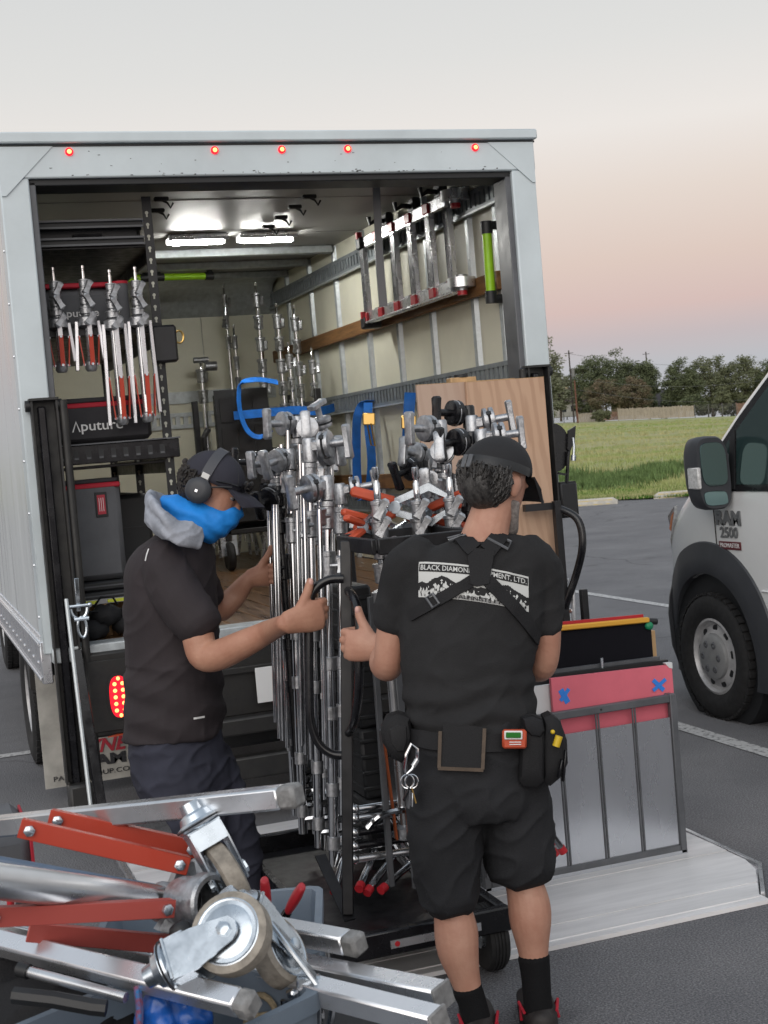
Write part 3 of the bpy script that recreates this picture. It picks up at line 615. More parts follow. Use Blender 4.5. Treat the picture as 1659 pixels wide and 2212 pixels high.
# tail of the chassis
ap = part(MB().box(-1.09, 1.09, .0, .10, .47, .80, .01), 'rear_apron', GREASE)
part(MB().box(-.56, .56, -.07, .12, .40, .475, .01), 'step_bumper', GREASE)
part(MB().box(-.86, .86, -.02, .03, .66, .69, .004), 'apron_flange', GREASE)
for s in (-1, 1):
    hs = part(MB().box(s * 1.085, s * .82, -.055, .0, .475, .835, .012), 'light_housing', GREASE)
    MB().box(s * 1.055, s * .85, -.064, -.055, .50, .80, .01).build('face_plate', GREASE, hs)
    cx = s * .936; ring = []
    ov = lambda rx, rz, y: [V((cx + rx * (abs(math.cos(t)) ** .7) * math.copysign(1, math.cos(t)), y, .641 + rz * (abs(math.sin(t)) ** .8) * math.copysign(1, math.sin(t)))) for t in [2 * PI * i / 28 for i in range(28)]]
    tl = part(MB().loft([ov(.040, .088, -.064), ov(.040, .088, -.070), ov(.036, .083, -.078)]), 'tail_light', MRED)
    MB().loft([ov(.05, .10, -.0640), ov(.05, .10, -.069), ov(.042, .091, -.0695)]).build('gasket', BLACKP, tl)
    for i in range(5):
        for k in (-1, 1): MB().ball((cx + k * .0165, -.078, .641 - .056 + i * .028), .0085, .004, .0085, 8, 6).build('led', MRED2, tl)
    for z in (.641 - .078, .641 + .078): MB().ball((cx, -.077, z), .0085, .004, .0085, 8, 6).build('led', MRED2, tl)
    part(MB().prism([V((s * 1.0, -.074, .476)), V((s * .955, -.074, .476)), V((s * .90, -.040, .477)), V((s * .945, -.040, .477))], V((0, 0, .004))), 'orange_sticker', ORANGE, None, False)
pl = part(MB().obox((-.185, -.03, .60), (1, 0, 0), (0, 1, 0), (0, 0, 1), .30, .006, .155, .003), 'license_plate', WHTINK)
text('plate_number', 'X', .075, BLKINK, pl, (-.15, -.0345, .605), (1, 0, 0), (0, 0, 1), .0005, bold=.001)
part(MB().box(-.10, .0, -.045, -.02, .50, .53, .006), 'plate_light', MRED)
# lift rails, runners, chains
for s in (-1, 1):
    m = MB(); x = s * 1.13
    m.box(x - .055, x - .047, -.06, -.002, .30, 1.905); m.box(x + .047, x + .055, -.06, -.002, .30, 1.905); m.box(x - .0465, x + .0465, -.012, -.003, .30, 1.905)
    rlp = part(m, 'lift_rail', GREASE, None, False)
    MB().box(x - .028, x + .006, -.05, -.0125, .22, 1.88, .006).build('slide_bar', BLACKG, rlp); MB().box(x - .06, x + .06, -.066, -.001, 1.905, 1.915).build('top_plate', GREASE, rlp)
    for dx in (-.075, .075): MB().cyl((x + dx, -.03, 1.885), (x + dx * .6, -.03, 1.885), .024, n=12).build('roller', BLACKP, rlp)
    part(MB().box(x - .05, x + .05, -.10, .02, .10, .30, .012), 'lift_runner', GREASE)
    # fold arm from the runner out to the platform
    mx = lambda p: V((p.x * -s, p.y, p.z))
    part(MB().bar(mx(py(165, 1405, -.09)), mx(py(224, 1775, -.34)), .045, .040, (1, 0, 0), .004), 'lift_arm', BLACKG)
    part(MB().cyl(mx(py(143, 1294, -.10)), mx(py(200, 1775, -.34)), .0085, n=8), 'lift_rod', GALV)
    part(MB().cyl((s * 1.052, -.045, .25), (s * 1.052, -.045, 1.90), .017, n=12), 'guide_pipe', GREASE)
    ch = part(MB().bar((s * 1.07, -.09, 1.16), (s * 1.072, -.085, 1.02), .018, .008, (0, 1, 0), .002), 'hanger_strap', ZINC)
    c = V((s * 1.072, -.10, 1.045)); m = MB()
    m.tube([c + V((.035 * math.cos(t), 0, .045 * math.sin(t) - .01)) for t in [PI * (1 + i / 10) for i in range(11)]], .008, 7); m.cyl(c + V((-.045, 0, 0)), c + V((.045, 0, 0)), .007, n=8)
    m.ball(c + V((-.045, 0, 0)), .011); m.ball(c + V((.045, 0, 0)), .011); m.build('shackle', ZINC, ch)
    c = V((s * 1.066, -.105, .955)); m = MB(); m.tube([c + V((.018 * math.cos(t), 0, .042 * math.sin(t))) for t in [2 * PI * i / 16 for i in range(16)]], .006, 6, closed=True); m.cyl(c + V((-.03, 0, .035)), c + V((.03, 0, .035)), .009, n=8)
    m.build('chain_link', ZINC, ch)
part(MB().box(-.5, .5, -.06, .02, .20, .30, .01), 'lift_crossbar', GREASE)
part(MB().box(-.5, .5, .25, .75, .28, .60, .02), 'lift_pump_box', BLACKP)
# outside hardware on the right lift rail
q = py(1222, 965, -.03); m = MB(); m.loft([[V((1.19, -.035, q.z)) + V((dx, 0, 0)) + V((0, 0, 0)) + V((.085 * max(0, math.cos(t)), 0, .115 * math.sin(t))) for t in [PI * (i / 12 - .5) for i in range(13)]] for dx in (0,)] + [[V((1.19, .03, q.z)) + V((.085 * max(0, math.cos(t)), 0, .115 * math.sin(t))) for t in [PI * (i / 12 - .5) for i in range(13)]]])
part(m, 'chain_guard', BLACKG)
def rp(u, v, y=-.05): return py(u, v, y)
part(MB().prism([rp(1228, 930), rp(1244, 920), rp(1242, 950), rp(1232, 975), rp(1226, 970)], V((0, .012, 0))), 'latch_hook', BLACKG, None, False)
part(MB().bar(rp(1228, 975), rp(1224, 1044), .018, .012, None, .002).bar(rp(1224, 1044), rp(1243, 1042), .008, .014), 'latch_bar', BLACKG)
part(MB().tube([rp(1238, 945), rp(1240, 965), rp(1239, 985)], .007, 8).cyl(rp(1239, 983), rp(1238, 995), .013, n=10), 'latch_spring', ZINC)
part(MB().bar(rp(1205, 1022), rp(1226, 1026), .012, .01), 'latch_link', BLACKG)
part(MB().box(1.19, 1.285, -.06, .0, 1.19, 1.36, .012), 'control_box', BLACKP)
# mud flap, wheels
part(MB().box(-1.19, -.72, .99, 1.0, .065, .78, .0), 'mud_flap', MUDF)
part(MB().box(.72, 1.19, .99, 1.0, .065, .78, .0), 'mud_flap', MUDF)
part(MB().box(-1.215, -.6, .985, 1.02, .76, .84, .005), 'flap_bracket', GREASE)
mf = [o for o in T.children if o.name.startswith('mud_flap')]
for o, cx in ((mf[0], -.945), (mf[1], .945)):
    text('flap_name', 'PAYNE', .092, REDINK, o, (cx, .986, .238), (1, 0, 0), (0, 0, 1), .001, shear=.3, bold=.0025, wide=1.1)
    text('flap_make', 'RAM', .070, BLKINK, o, (cx + .05, .986, .168), (1, 0, 0), (0, 0, 1), .001, bold=.0035, wide=1.5)
    text('flap_web', 'PAYNEGROUP.COM', .034, BLKINK, o, (cx, .986, .108), (1, 0, 0), (0, 0, 1), .001, wide=1.35)
def wheel(parent, c, r, wd, side, rim_r, holes=8, name='wheel', rimmat=RIMS, tread=True):
    c = V(c); ax = V((side, 0, 0)); h = wd / 2
    ty = MB().lathe([(rim_r, -h * .8), (rim_r + .03, -h), (r * .9, -h * 1.02), (r * .985, -h * .82), (r, -h * .5), (r, h * .5), (r * .985, h * .82), (r * .9, h * 1.02), (rim_r + .03, h), (rim_r, h * .8), (rim_r - .006, h * .4), (rim_r - .006, -h * .4)], c, ax, 40)
    t = ty.build(name, RUBBER, parent)
    if tread:
        m = MB(); n = 44
        for i in range(n):
            a = 2 * PI * i / n; rd = V((0, math.cos(a), math.sin(a))); tg = V((0, -math.sin(a), math.cos(a)))
            for k in (-.72, -.26, .26, .72): m.obox(c + rd * (r + .001) + ax * (k * h) + tg * (.008 if k > 0 else 0), ax, tg, rd, h * .36, 2 * PI * r / n * .72, .014)
        m.build('tread', RUBBER, t, False)
    rim = MB().lathe([(rim_r, h * .82), (rim_r - .012, h * .86), (rim_r - .022, h * .66), (rim_r * .82, h * .60), (rim_r * .62, h * .74), (rim_r * .56, h * .78), (rim_r * .2, h * .78), (.01, h * .80)], c, ax, 40, cap=False).build('rim', rimmat, t)
    for i in range(holes):
        a = 2 * PI * i / holes + .2; q = c + V((0, math.cos(a), math.sin(a))) * (rim_r * .725) + ax * (h * .56)
        MB().lathe([(.021, -.02), (.021, .012), (.016, .013)], q, ax, 12).build('vent_hole', BLACKP, rim)
    return t, rim
wheel(T, (-1.065, 2.05, .36), .36, .20, -1, .21); wheel(T, (-.82, 2.05, .36), .36, .20, -1, .21, tread=False)
wheel(T, (1.065, 2.05, .36), .36, .20, 1, .21); wheel(T, (.82, 2.05, .36), .36, .20, 1, .21, tread=False)
wheel(T, (-.92, 6.19, .36), .36, .20, -1, .21); wheel(T, (.92, 6.19, .36), .36, .20, 1, .21, tread=False)
part(MB().cyl((-.75, 2.05, .36), (.75, 2.05, .36), .07, n=12), 'axle', GREASE)
for s in (-1, 1):
    part(MB().box(s * .42 - .04, s * .42 + .04, .1, 6.6, .55, .72, .006), 'chassis_rail', GREASE)
    part(MB().box(s * 1.21, s * 1.16, 1.05, 1.15, .55, .72, .004), 'flap_hanger', GREASE)
for i in range(11): part(MB().box(-1.17, 1.17, .25 + i * .42, .31 + i * .42, .722, .82), 'cross_member', GREASE)
# cab, seen only past the box
cab = [(4.8, .45), (4.8, 2.2), (5.3, 2.25), (6.0, 1.9), (6.55, 1.25), (7.1, 1.05), (7.25, .75), (7.2, .45)]
part(MB().prism([V((-.98, y, z)) for y, z in cab], V((1.96, 0, 0))), 'cab', VANP, None, False)
part(MB().prism([V((-.986, 5.2, 1.25)), V((-.986, 5.2, 2.0)), V((-.986, 5.5, 2.05)), V((-.986, 6.35, 1.3))], V((.004, 0, 0))), 'cab_window', GLASS, None, False)
# lift platform lying on the ground
PF = part(MB().prism([V((-1.02, -.14, .003)), V((-1.02, -1.80, .003)), V((-.86, -2.04, .003)), V((.83, -2.04, .003)), V((1.0, -1.78, .003)), V((1.04, -.14, .003))], V((0, 0, .008))), 'lift_platform', ALU, None, False)
ys = [-.16 - i * .119 for i in range(17)]
for i, y in enumerate(ys[:-1]):
    y1 = ys[i + 1] + .003; f_ = lambda yy: (-1.01, .83) if False else (lerp(-1.01, -.86, max(0, (-1.80 - yy) / .24)), lerp(1.035, .995, min(1, max(0, (-yy - .14) / 1.64))) if yy > -1.78 else lerp(.99, .83, (-1.78 - yy) / .26))
    a0, a1 = f_(y); b0, b1 = f_(y1); z = .0112 + (i % 3) * .001
    MB().prism([V((a0, y, z)), V((b0, y1, z)), V((b1, y1, z)), V((a1, y, z))], V((0, 0, .008))).build('deck_plank', ALUB, PF, False)
part(MB().prism([V((-.86, -2.043, .002)), V((.83, -2.043, .002)), V((.83, -2.10, .0015)), V((-.86, -2.10, .0015))], V((0, 0, .014))), 'ramp_lip', ALUB, None, False)
part(MB().bar((1.045, -.14, .014), (1.005, -1.78, .014), .014, .022), 'edge_rail', ALU); part(MB().bar((-1.03, -.14, .014), (-1.03, -1.8, .014), .014, .022), 'edge_rail', ALU)
part(MB().bar((1.005, -1.785, .014), (.838, -2.05, .014), .014, .022), 'edge_rail', ALU)
# ------------------------------------------------------------------ shelving and gear inside the truck
def tknob(mb, p, d, l=.05, w_=.016, up=(0, 0, 1)):
    """a wing knob: short stem and a flattened grip"""
    p = V(p); a, b_, d = frame(d, up)
    mb.cyl(p, p + d * .028, .007, n=8); c = p + d * .034
    mb.loft([[c + b_ * (l / 2 * k) + a * (w_ * .5 * f * x) + d * (.010 * f * y) for x, y in ((-1, -1), (1, -1), (1, 1), (-1, 1))] for k, f in ((-1, .55), (-.8, 1.05), (-.3, .8), (.3, .8), (.8, 1.05), (1, .55))])
def collar(mb, c, r, h=.05): mb.lathe([(r * .86, -h / 2), (r, -h * .42), (r, h * .30), (r * 1.12, h * .36), (r * 1.12, h / 2), (r * .8, h / 2 + .002)], c, (0, 0, 1), 14)

RK = thing('steel_shelving', 'black slotted steel shelving along the left inner wall of the truck', 'shelving', (-.82, .25, ZB))
def slotted(x, y, z0, z1, fx=1):
    o = MB().box(x - .02, x + .02, y - .002, y + .002, z0, z1).box(x + .018 * fx, x + .022 * fx, y + .002, y + .04, z0, z1).build('upright', BLACK, RK, False)
    m = MB(); n = int((z1 - z0) / .052)
    for i in range(n):
        z = z0 + .03 + i * .052; m.lathe([(.0075, 0), (.0075, .0035), (.001, .0036)], (x - .002, y - .0012, z), (0, -1, 0), 8); m.box(x - .0055, x + .0015, y - .0046, y - .0012, z - .018, z - .004)
    stuff(m.build('keyholes', KEYH, o, False))
KEYH = mat('pale_keyhole', (.42, .42, .36), .6)
slotted(-.575, .25, ZB + .002, 2.79); slotted(-1.075, .25, ZB + .002, 2.79); slotted(-.575, 1.95, ZB + .002, 2.79); slotted(-.575, 1.1, ZB + .002, 2.3); slotted(-1.12, 1.95, ZB + .002, 2.79)
for z in (2.675, 2.598):
    m = MB().box(-1.085, -.598, .252, .262, z - .018, z + .018); m.build('beam', BLACKP, RK, False)
    MB().box(-1.085, -.598, .236, .2515, z + .010, z + .0185).box(-1.085, -.598, .236, .2515, z - .0185, z - .010).build('beam_lip', GREYTUBE, RK, False)
for z, y0 in ((2.58, .264), (2.20, .30), (1.62, .27), (1.018, .27)):
    MB().box(-1.13, -.56, y0, 2.0, z - .012, z, .003).build('shelf', BLACK, RK)
    MB().box(-.566, -.558, y0 + .05, 2.0, z - .06, z + .012).build('side_beam', BLACK, RK, False)
# thick front rail of the middle shelf with square cut-outs
b_ = MB().box(-1.08, -.53, .215, .268, 1.628, 1.712, .004).build('front_rail', BLACKG, RK)
for i in range(9):
    x = -1.04 + i * .054; MB().box(x - .011, x + .011, .2135, .2155, 1.648, 1.690).build('cut_out', BLACKP, b_, False); MB().box(x - .009, x + .009, .2125, .2136, 1.650, 1.658).build('tab', GREYTUBE, b_, False)
MB().box(-1.08, -.525, .205, .275, 1.712, 1.718).build('rail_lip', GREYTUBE, RK, False)
MB().box(-1.08, -.56, .22, .27, 2.185, 2.225, .004).build('hanging_rail', BLACK, RK)
MB().box(-.61, -.50, .2, .26, 2.05, 2.215, .01).build('latch_plate', BLACK, RK)
MB().tube([V((-.487, .22, 2.16 + .028 * math.cos(t))) + V((.02 * math.sin(t), 0, 0)) for t in [2 * PI * i / 12 for i in range(12)]], .005, 6, closed=True).build('ring', GOLD, RK)

def soft_case(name, label, x0, x1, y0, y1, z0, z1, body, trim, bev=.03, logo=None, tz=None):
    t = thing(name, label, 'case', ((x0 + x1) / 2, y0, z0))
    MB().box(x0, x1, y0, y1, z0, z1, bev).build('body', body, t)
    z = tz if tz is not None else z1 - .028
    MB().box(x0 - .003, x1 + .003, y0 - .003, y1 + .003, z - .012, z + .012, .008).build('piping', trim, t)
    MB().box(x0 + .01, x1 - .01, y0 - .002, y1, z + .012, z1 + .006, .01).build('lid', CANVASD, t)
    return t
c1 = soft_case('lamp_case', 'dark grey soft case with red piping and white lettering on the middle shelf', -1.065, -.63, .30, .68, 1.722, 1.915, CANVASD, REDF, .02)
def aputure(t, x, y, z, s):
    text('lettering', 'puture', s, WHTINK, t, (x + s * .62, y, z), (1, 0, 0), (0, 0, 1), .0006, align='LEFT', bold=.0006, wide=1.12)
    MB().prism([V((x, y - .0006, z - s * .36)), V((x + s * .1, y - .0006, z - s * .36)), V((x + s * .33, y - .0006, z + s * .28)), V((x + s * .33, y - .0006, z + s * .42))], V((0, .001, 0))).build('logo_stroke', WHTINK, t, False)
    MB().prism([V((x + s * .33, y - .0006, z + s * .28)), V((x + s * .33, y - .0006, z + s * .42)), V((x + s * .61, y - .0006, z - s * .36)), V((x + s * .51, y - .0006, z - s * .36))], V((0, .001, 0))).build('logo_stroke', WHTINK, t, False)
aputure(c1, -.985, .297, 1.795, .062)
c2 = soft_case('lamp_bag', 'grey soft bag with white lettering behind the hanging light stands', -1.075, -.70, .36, .75, 2.205, 2.43, CANVAS, REDF, .05, tz=2.425)
MB().cyl((-.71, .34, 2.22), (-.71, .34, 2.42), .035, n=14).build('side_pocket', CANVAS, c2); MB().cyl((-.71, .34, 2.42), (-.71, .34, 2.432), .037, n=14).build('pocket_rim', REDF, c2)
aputure(c2, -.985, .357, 2.30, .048)
c3 = soft_case('tall_case', 'tall charcoal soft case with red piping and small red label', -1.06, -.80, .29, .6, 1.11, 1.555, CANVAS, REDF, .025, tz=1.53)
tg = MB().box(-.915, -.862, .284, .290, 1.39, 1.50, .004).build('label_frame', BLACKP, c3); MB().box(-.906, -.871, .2815, .2845, 1.402, 1.488).build('label_card', REDINK, tg, False)
for k in (-.898, -.889, -.880): MB().box(k - .0012, k + .0012, .2808, .2816, 1.415, 1.475).build('print_line', WHTINK, tg, False)
for i, (z0, z1) in enumerate(((1.022, 1.062), (1.064, 1.106))):
    t = thing('flat_case', ['black flat case directly on the lowest shelf', 'black flat case under the tall charcoal case'][i], 'case', (-.92, .28, z0)); MB().box(-1.06, -.72, .275, .6, z0, z1, .008).build('shell', BLACKP, t); MB().box(-1.062, -.718, .272, .28, (z0 + z1) / 2 - .003, (z0 + z1) / 2 + .003).build('seam', GREYTUBE, t, False)
t = thing('apple_box', 'wooden crate with yellow labels under the black flat cases', 'crate', (-.92, .26, ZB))
MB().box(-1.06, -.64, .24, .262, 1.010, 1.030).build('top_rail', ALU, t, False)
for x in (-.995, -.865): MB().box(x - .042, x + .042, .2375, .2402, 1.013, 1.027).build('yellow_label', TAPEY, t, False)
for x in (-1.055, -.91, -.66): MB().box(x - .012, x + .012, .245, .27, ZB, 1.010).build('upright', LUMBER, t, False)
MB().box(-1.06, -.64, .55, .57, ZB + .001, 1.004).build('back_board', LUMBER, t, False)
for i, (x, y, z, rx, lb) in enumerate(((-1.0, .15, ZB + .045, .075, 'black sandbag lying beside the left lift rail'), (-.83, .17, ZB + .052, .075, 'black sandbag behind the young man'), (-.93, .16, ZB + .10, .07, 'black sandbag lying on top of the two others'))):
    t = thing('sandbag', lb, 'sandbag', (x, y, z - .05), 0, 'sandbags at the truck sill'); m = MB(); rings = []
    for k in range(9):
        f_ = math.sin(PI * (k + .35) / 8.7) ** .5; rings.append([V((x + (k - 4) / 4 * rx, y + math.cos(a) * .075 * f_, z + math.sin(a) * .05 * f_ + .006 * math.sin(k * 2.1 + a * 2))) for a in [2 * PI * j / 14 for j in range(14)]])
    m.loft(rings).build('bag', POUCH, t); MB().tube([V((x - .05, y - .02, z + .045)), V((x - .02, y - .04, z + .085)), V((x + .03, y - .04, z + .08)), V((x + .05, y - .02, z + .045))], .009, 6, flat=.5).build('handle', POUCH, t)
for i, (y0, y1, z0, h_, lb) in enumerate(((.75, 1.25, 1.722, .2, 'black hard case behind the grey lettered case'), (.7, 1.5, 1.05, .42, 'large black hard case behind the tall charcoal case'), (.3, 1.2, 2.582, .12, 'long black bundle on the top shelf'), (.85, 1.6, 2.202, .22, 'black gear bag behind the grey lettered bag'))):
    t = thing('hard_case', lb, 'case', (-.85, y0, z0)); MB().box(-1.08, -.60, y0, y1, z0 if z0 != 1.05 else 1.02, z0 + h_, .02).build('shell', BLACKP, t); MB().box(-1.083, -.597, y0 - .003, y1 + .003, z0 + h_ * .6, z0 + h_ * .6 + .012).build('seam', BLACK, t, False)
    MB().tube([(-.9, y0, z0 + h_ * .4), (-.9, y0 - .02, z0 + h_ * .4), (-.78, y0 - .02, z0 + h_ * .4), (-.78, y0, z0 + h_ * .4)], .008, 6).build('handle', BLACK, t)

def hung_stand(u, vt, vb, y, label, long):
    top = py(u, vt, y); zb_ = py(u + (vb - vt) * .085, vb, y).z; x = top.x; t = thing('light_stand', label, 'light stand', (x, y, zb_), 0, 'light stands hung on the shelving'); H = top.z - zb_
    zc = top.z - (.235 if long else .24)          # casting where the legs hinge
    MB().lathe([(.006, -.062), (.008, -.060), (.008, -.022), (.006, -.020), (.006, -.014), (.008, -.012), (.008, 0), (.006, .002)], top, (0, 0, 1), 10).build('spigot', CHROME, t)
    m = MB(); m.cyl((x, y, zc - .02), (x, y, top.z - .06), .018, n=12)
    for k, r in ((.075, .021), (.115, .026), (.155, .024), (.195, .029)): collar(m, (x, y, top.z - k), r, .03)
    m.build('riser', CAST, t)
    for k, a in ((.10, .5), (.155, -.5), (.235, .7)):
        mm = MB(); tknob(mm, (x, y - .02, top.z - k), (.25, -1, 0), .068, .026, (math.sin(a), 0, math.cos(a))); mm.build('knob', CAST, t)
    m = MB(); m.lathe([(.022, -.03), (.044, -.02), (.044, .014), (.022, .024)], (x, y, zc), (0, 0, 1), 14)
    m.build('hinge_casting', CAST, t)
    MB().cyl((x, y, zb_ + .02), (x, y, zc - .018), .019 if long else .013, n=12).build('column', STEELTUBE, t)
    lo = zb_ if long else zb_ + .02
    MB().lathe([(.019, 0), (.026, .01), (.026, .04), (.015, .05)], (x, y, lo), (0, 0, 1), 12).build('brace_casting', CAST, t)
    for k, a in enumerate((PI * .98, PI * 1.52, PI * .02)):
        dx, dy = math.cos(a), math.sin(a); r0, r1 = .046, .056 if long else .060
        if k == 1: r0, r1 = .034, .034
        p0 = V((x + dx * r0, y + dy * r0, zc)); p1 = V((x + dx * r1, y + dy * r1, lo - (.0 if long else -.005) + .02 * k))
        if k == 1 and long: p1.z = lo + .12
        MB().bar(p0, p1, .022, .016, (dx, dy, 0), .002).build('leg', ALU, t)
        bz = lo + (.21 if long else .155); bq = V((x + dx * .043, y + dy * .043 - .012, bz)); be = V((x + dx * .030, y + dy * .03 - .012, lo + .025))
        br = MB().bar(bq, be, .019, .005, (dx, dy, 0)).build('brace', REDP, t, False)
        MB().cyl(bq + V((0, -.005, -.004)), bq + V((0, .006, -.004)), .006, n=8).build('bolt', ZINC, br); MB().cyl(be + V((0, -.005, .004)), be + V((0, .006, .004)), .006, n=8).build('bolt', ZINC, br)
hung_stand(113, 578, 815, .20, 'short chrome light stand hung leftmost on the shelving', False)
hung_stand(177, 574, 812, .20, 'short chrome light stand hung second from left on the shelving', False)
hung_stand(235, 583, 918, .18, 'long light stand with orange braces hung third from left', True)
hung_stand(290, 577, 912, .18, 'long light stand with orange braces hung beside the slotted upright', True)

# stands standing at the front wall
def combo(u, vt, y, label, r=.019, segs=4, knobs=True, head=False):
    top = py(u, vt, y); x = top.x; t = thing('combo_stand', label, 'light stand', (x, y, ZB), 0, 'tall stands at the front wall of the truck'); H = top.z - ZB
    m = MB(); m.cyl((x, y, ZB + .1), (x, y, top.z - .62), r * 1.05, n=10); m.cyl((x, y, top.z - .62), (x, y, top.z - .10), r * .8, n=10); m.build('column', CHROME, t)
    MB().lathe([(.009, -.11), (.009, -.03), (.006, -.025), (.009, -.02), (.009, 0)], top, (0, 0, 1), 10).build('spigot', CHROME, t)
    for i in range(segs): MB().lathe([(r * .9, -.05), (r * 1.35, -.045), (r * 1.35, .03), (r * 1.6, .035), (r * 1.6, .05), (r * .9, .052)], (x, y, top.z - .13 - i * .155), (0, 0, 1), 14).build('collar', CAST, t)
    if knobs:
        for i in range(segs):
            mm = MB(); tknob(mm, (x, y - r, top.z - .14 - i * .155), ((-1) ** i * .9, -.6, 0), .07, .02, (.4, 0, 1)); mm.build('knob', CAST, t)
    if head:
        MB().cyl((x + .03, y, top.z - .06), (x + .12, y, top.z - .06), .035, n=14).cyl((x - .05, y, top.z - .01), (x + .06, y, top.z - .01), .022, n=10).build('clamp_head', CAST, t)
    for k in range(3):
        a = 2 * PI * k / 3 + .5; MB().bar((x + .03 * math.cos(a), y + .03 * math.sin(a), ZB + .5), (x + .12 * math.cos(a), y + .12 * math.sin(a), ZB + .003), .025, .02).build('leg', ALU, t)
    return t
combo(432, 775, 4.35, 'chrome stand with a clamp head standing alone at the front wall', .026, 2, True, True)
combo(482, 614, 4.40, 'tallest thin chrome stand at the front wall', .014, 3, True)
combo(504, 702, 4.25, 'thin chrome stand leaning beside the tallest one', .014, 3, False)
combo(551, 610, 3.70, 'thick chrome stand left of the blue strap', .023, 5)
combo(596, 655, 3.50, 'thick chrome stand behind the young man, second of three', .023, 5)
combo(634, 660, 3.40, 'thick chrome stand just left of the wood rail end', .020, 5)
combo(672, 752, 3.15, 'shorter chrome stand with black knobs beside the cargo track', .018, 4)
combo(622, 740, 3.25, 'short chrome stand between the two thick stands', .017, 3)

# black rolling cart strapped near the front wall
CT = thing('equipment_cart', 'black rolling cart with wire panels strapped near the front wall', 'cart', (.62, 3.3, ZB))
MB().box(.25, 1.0, 3.0, 3.75, 1.10, 1.14, .008).build('deck', BLACK, CT); MB().box(.25, 1.0, 3.0, 3.75, 1.62, 1.65, .008).build('shelf', BLACK, CT)
for x, y in ((.28, 3.02), (.97, 3.02), (.28, 3.72), (.97, 3.72)):
    MB().box(x - .02, x + .02, y - .02, y + .02, 1.06, 2.02, .004).build('post', BLACK, CT); wh = MB().lathe([(.04, -.02), (.085, -.024), (.095, -.012), (.095, .012), (.085, .024), (.04, .02)], (x, y, ZB + .096), (1, 0, 0), 20).build('wheel', RUBBER, CT)
    MB().bar((x - .03, y, ZB + .1), (x - .03, y, 1.1), .006, .05).bar((x + .03, y, ZB + .1), (x + .03, y, 1.1), .006, .05).build('fork', ZINC, CT)
pn = MB().box(.26, .62, 2.985, 3.0, 1.18, 2.05, .01).build('panel', BLACKP, CT)
for i in range(4):
    for j in range(3): MB().box(.29 + j * .11, .38 + j * .11, 2.978, 2.986, 1.24 + i * .2, 1.40 + i * .2).build('panel_grille', BLACK, pn, False)
MB().tube([(.20, 2.98, 1.2), (.16, 2.95, 1.25), (.16, 2.95, 1.75), (.20, 2.98, 1.8)], .02, 8).build('handle', BLACK, CT)
MB().box(.30, .96, 3.05, 3.7, 1.142, 1.55, .03).build('gear_bin', BLACKP, CT)
# blue straps
def strapthing(label, pts, wd, wdir, t_=.004): 
    t = thing('ratchet_strap', label, 'strap', pts[0], 0, 'blue ratchet straps'); MB().strap(curve(pts, 5), wd, t_, wdir).build('webbing', BLUE, t); return t
def w1(u, v, x=1.10): return px(u, v, x)
t = strapthing('looped blue strap hanging from the cargo track, left of the plywood', [w1(800, 865), w1(785, 872), w1(772, 900, 1.06), w1(770, 960, 1.05), w1(772, 1040, 1.05), w1(780, 1078, 1.05), w1(795, 1070, 1.05), w1(803, 1000, 1.05), w1(796, 920, 1.05), w1(795, 870, 1.08)], .055, CR)
q = w1(797, 905, 1.04); MB().obox(q, CR, CF, CU, .075, .02, .075, .006).build('buckle', GOLD, t); MB().tube([q + V((0, .04, -.03)), q + V((-.01, -.03, -.16)), q + V((-.01, -.1, -.17)), q + V((0, -.03, -.03))], .005, 6).build('hook', GOLD, t)
t = strapthing('blue strap with buckle hanging beside the plywood edge', [w1(886, 848), w1(884, 880, 1.08), w1(881, 940, 1.07), w1(881, 1015, 1.07)], .065, CR)
q = w1(883, 912, 1.05); MB().obox(q, CR, CF, CU, .085, .02, .075, .006).build('buckle', GOLD, t); MB().tube([q + V((0, .03, -.03)), q + V((-.01, .09, -.15)), q + V((-.01, .02, -.16)), q + V((0, .03, -.03))], .005, 6).build('hook', GOLD, t)
strapthing('blue strap stretched across the stands to the cargo track', [w1(722, 880), py(690, 888, 2.90), py(640, 886, 2.92), py(590, 890, 2.93), py(505, 898, 2.94)], .055, (0, 0, 1))
strapthing('loose blue strap loop over the black cart', [py(600, 826, 2.94), py(560, 820, 2.93), py(524, 826, 2.90), py(516, 850, 2.88), py(520, 895, 2.86), py(536, 932, 2.84), py(560, 944, 2.84), py(585, 930, 2.86)], .045, (.5, .5, .4))
t = thing('hanging_strap', 'grey webbing strap hanging from the door opening beside the ladder', 'strap', py(812, 390, .33)); MB().strap([py(812, 386, .33), py(818, 520, .33), py(823, 600, .33), py(829, 662, .33)], .037, .004, (1, 0, 0)).build('webbing', mat('grey_webbing', (.13, .13, .135), .8, bump=.1, bscale=300), t)

# ladder hung sideways on the right wall
LD = thing('folding_ladder', 'folded aluminium ladder with red tips hung sideways on the right wall', 'ladder', (1.06, 1.3, 2.3))
for k, (x, zb2, zt2) in enumerate(((1.085, 2.40, 2.845), (1.025, 2.375, 2.815))):
    for z in (zb2, zt2): MB().box(x - .012, x + .012, .60 + k * .04, 2.02 - k * .05, z - .032, z + .032, .004).build('rail', ALU, LD)
    for i in range(5):
        y = .78 + i * .275 + k * .11; rg = MB().box(x - .018, x + .014, y - .034, y + .034, zb2 - .005, zt2 + .005, .004).build('rung', ALU, LD)
        for z in (zb2, zt2): MB().box(x - .026, x - .010, y - .038, y + .038, z - .026, z + .026, .004).build('red_cap', REDPL, rg)
        m = MB()
        for j in (-.024, -.012, 0, .012, .024): m.box(x - .0195, x - .0178, y + j - .0018, y + j + .0018, zb2 + .035, zt2 - .035)
        m.build('tread_ridge', GREYTUBE, rg, False)
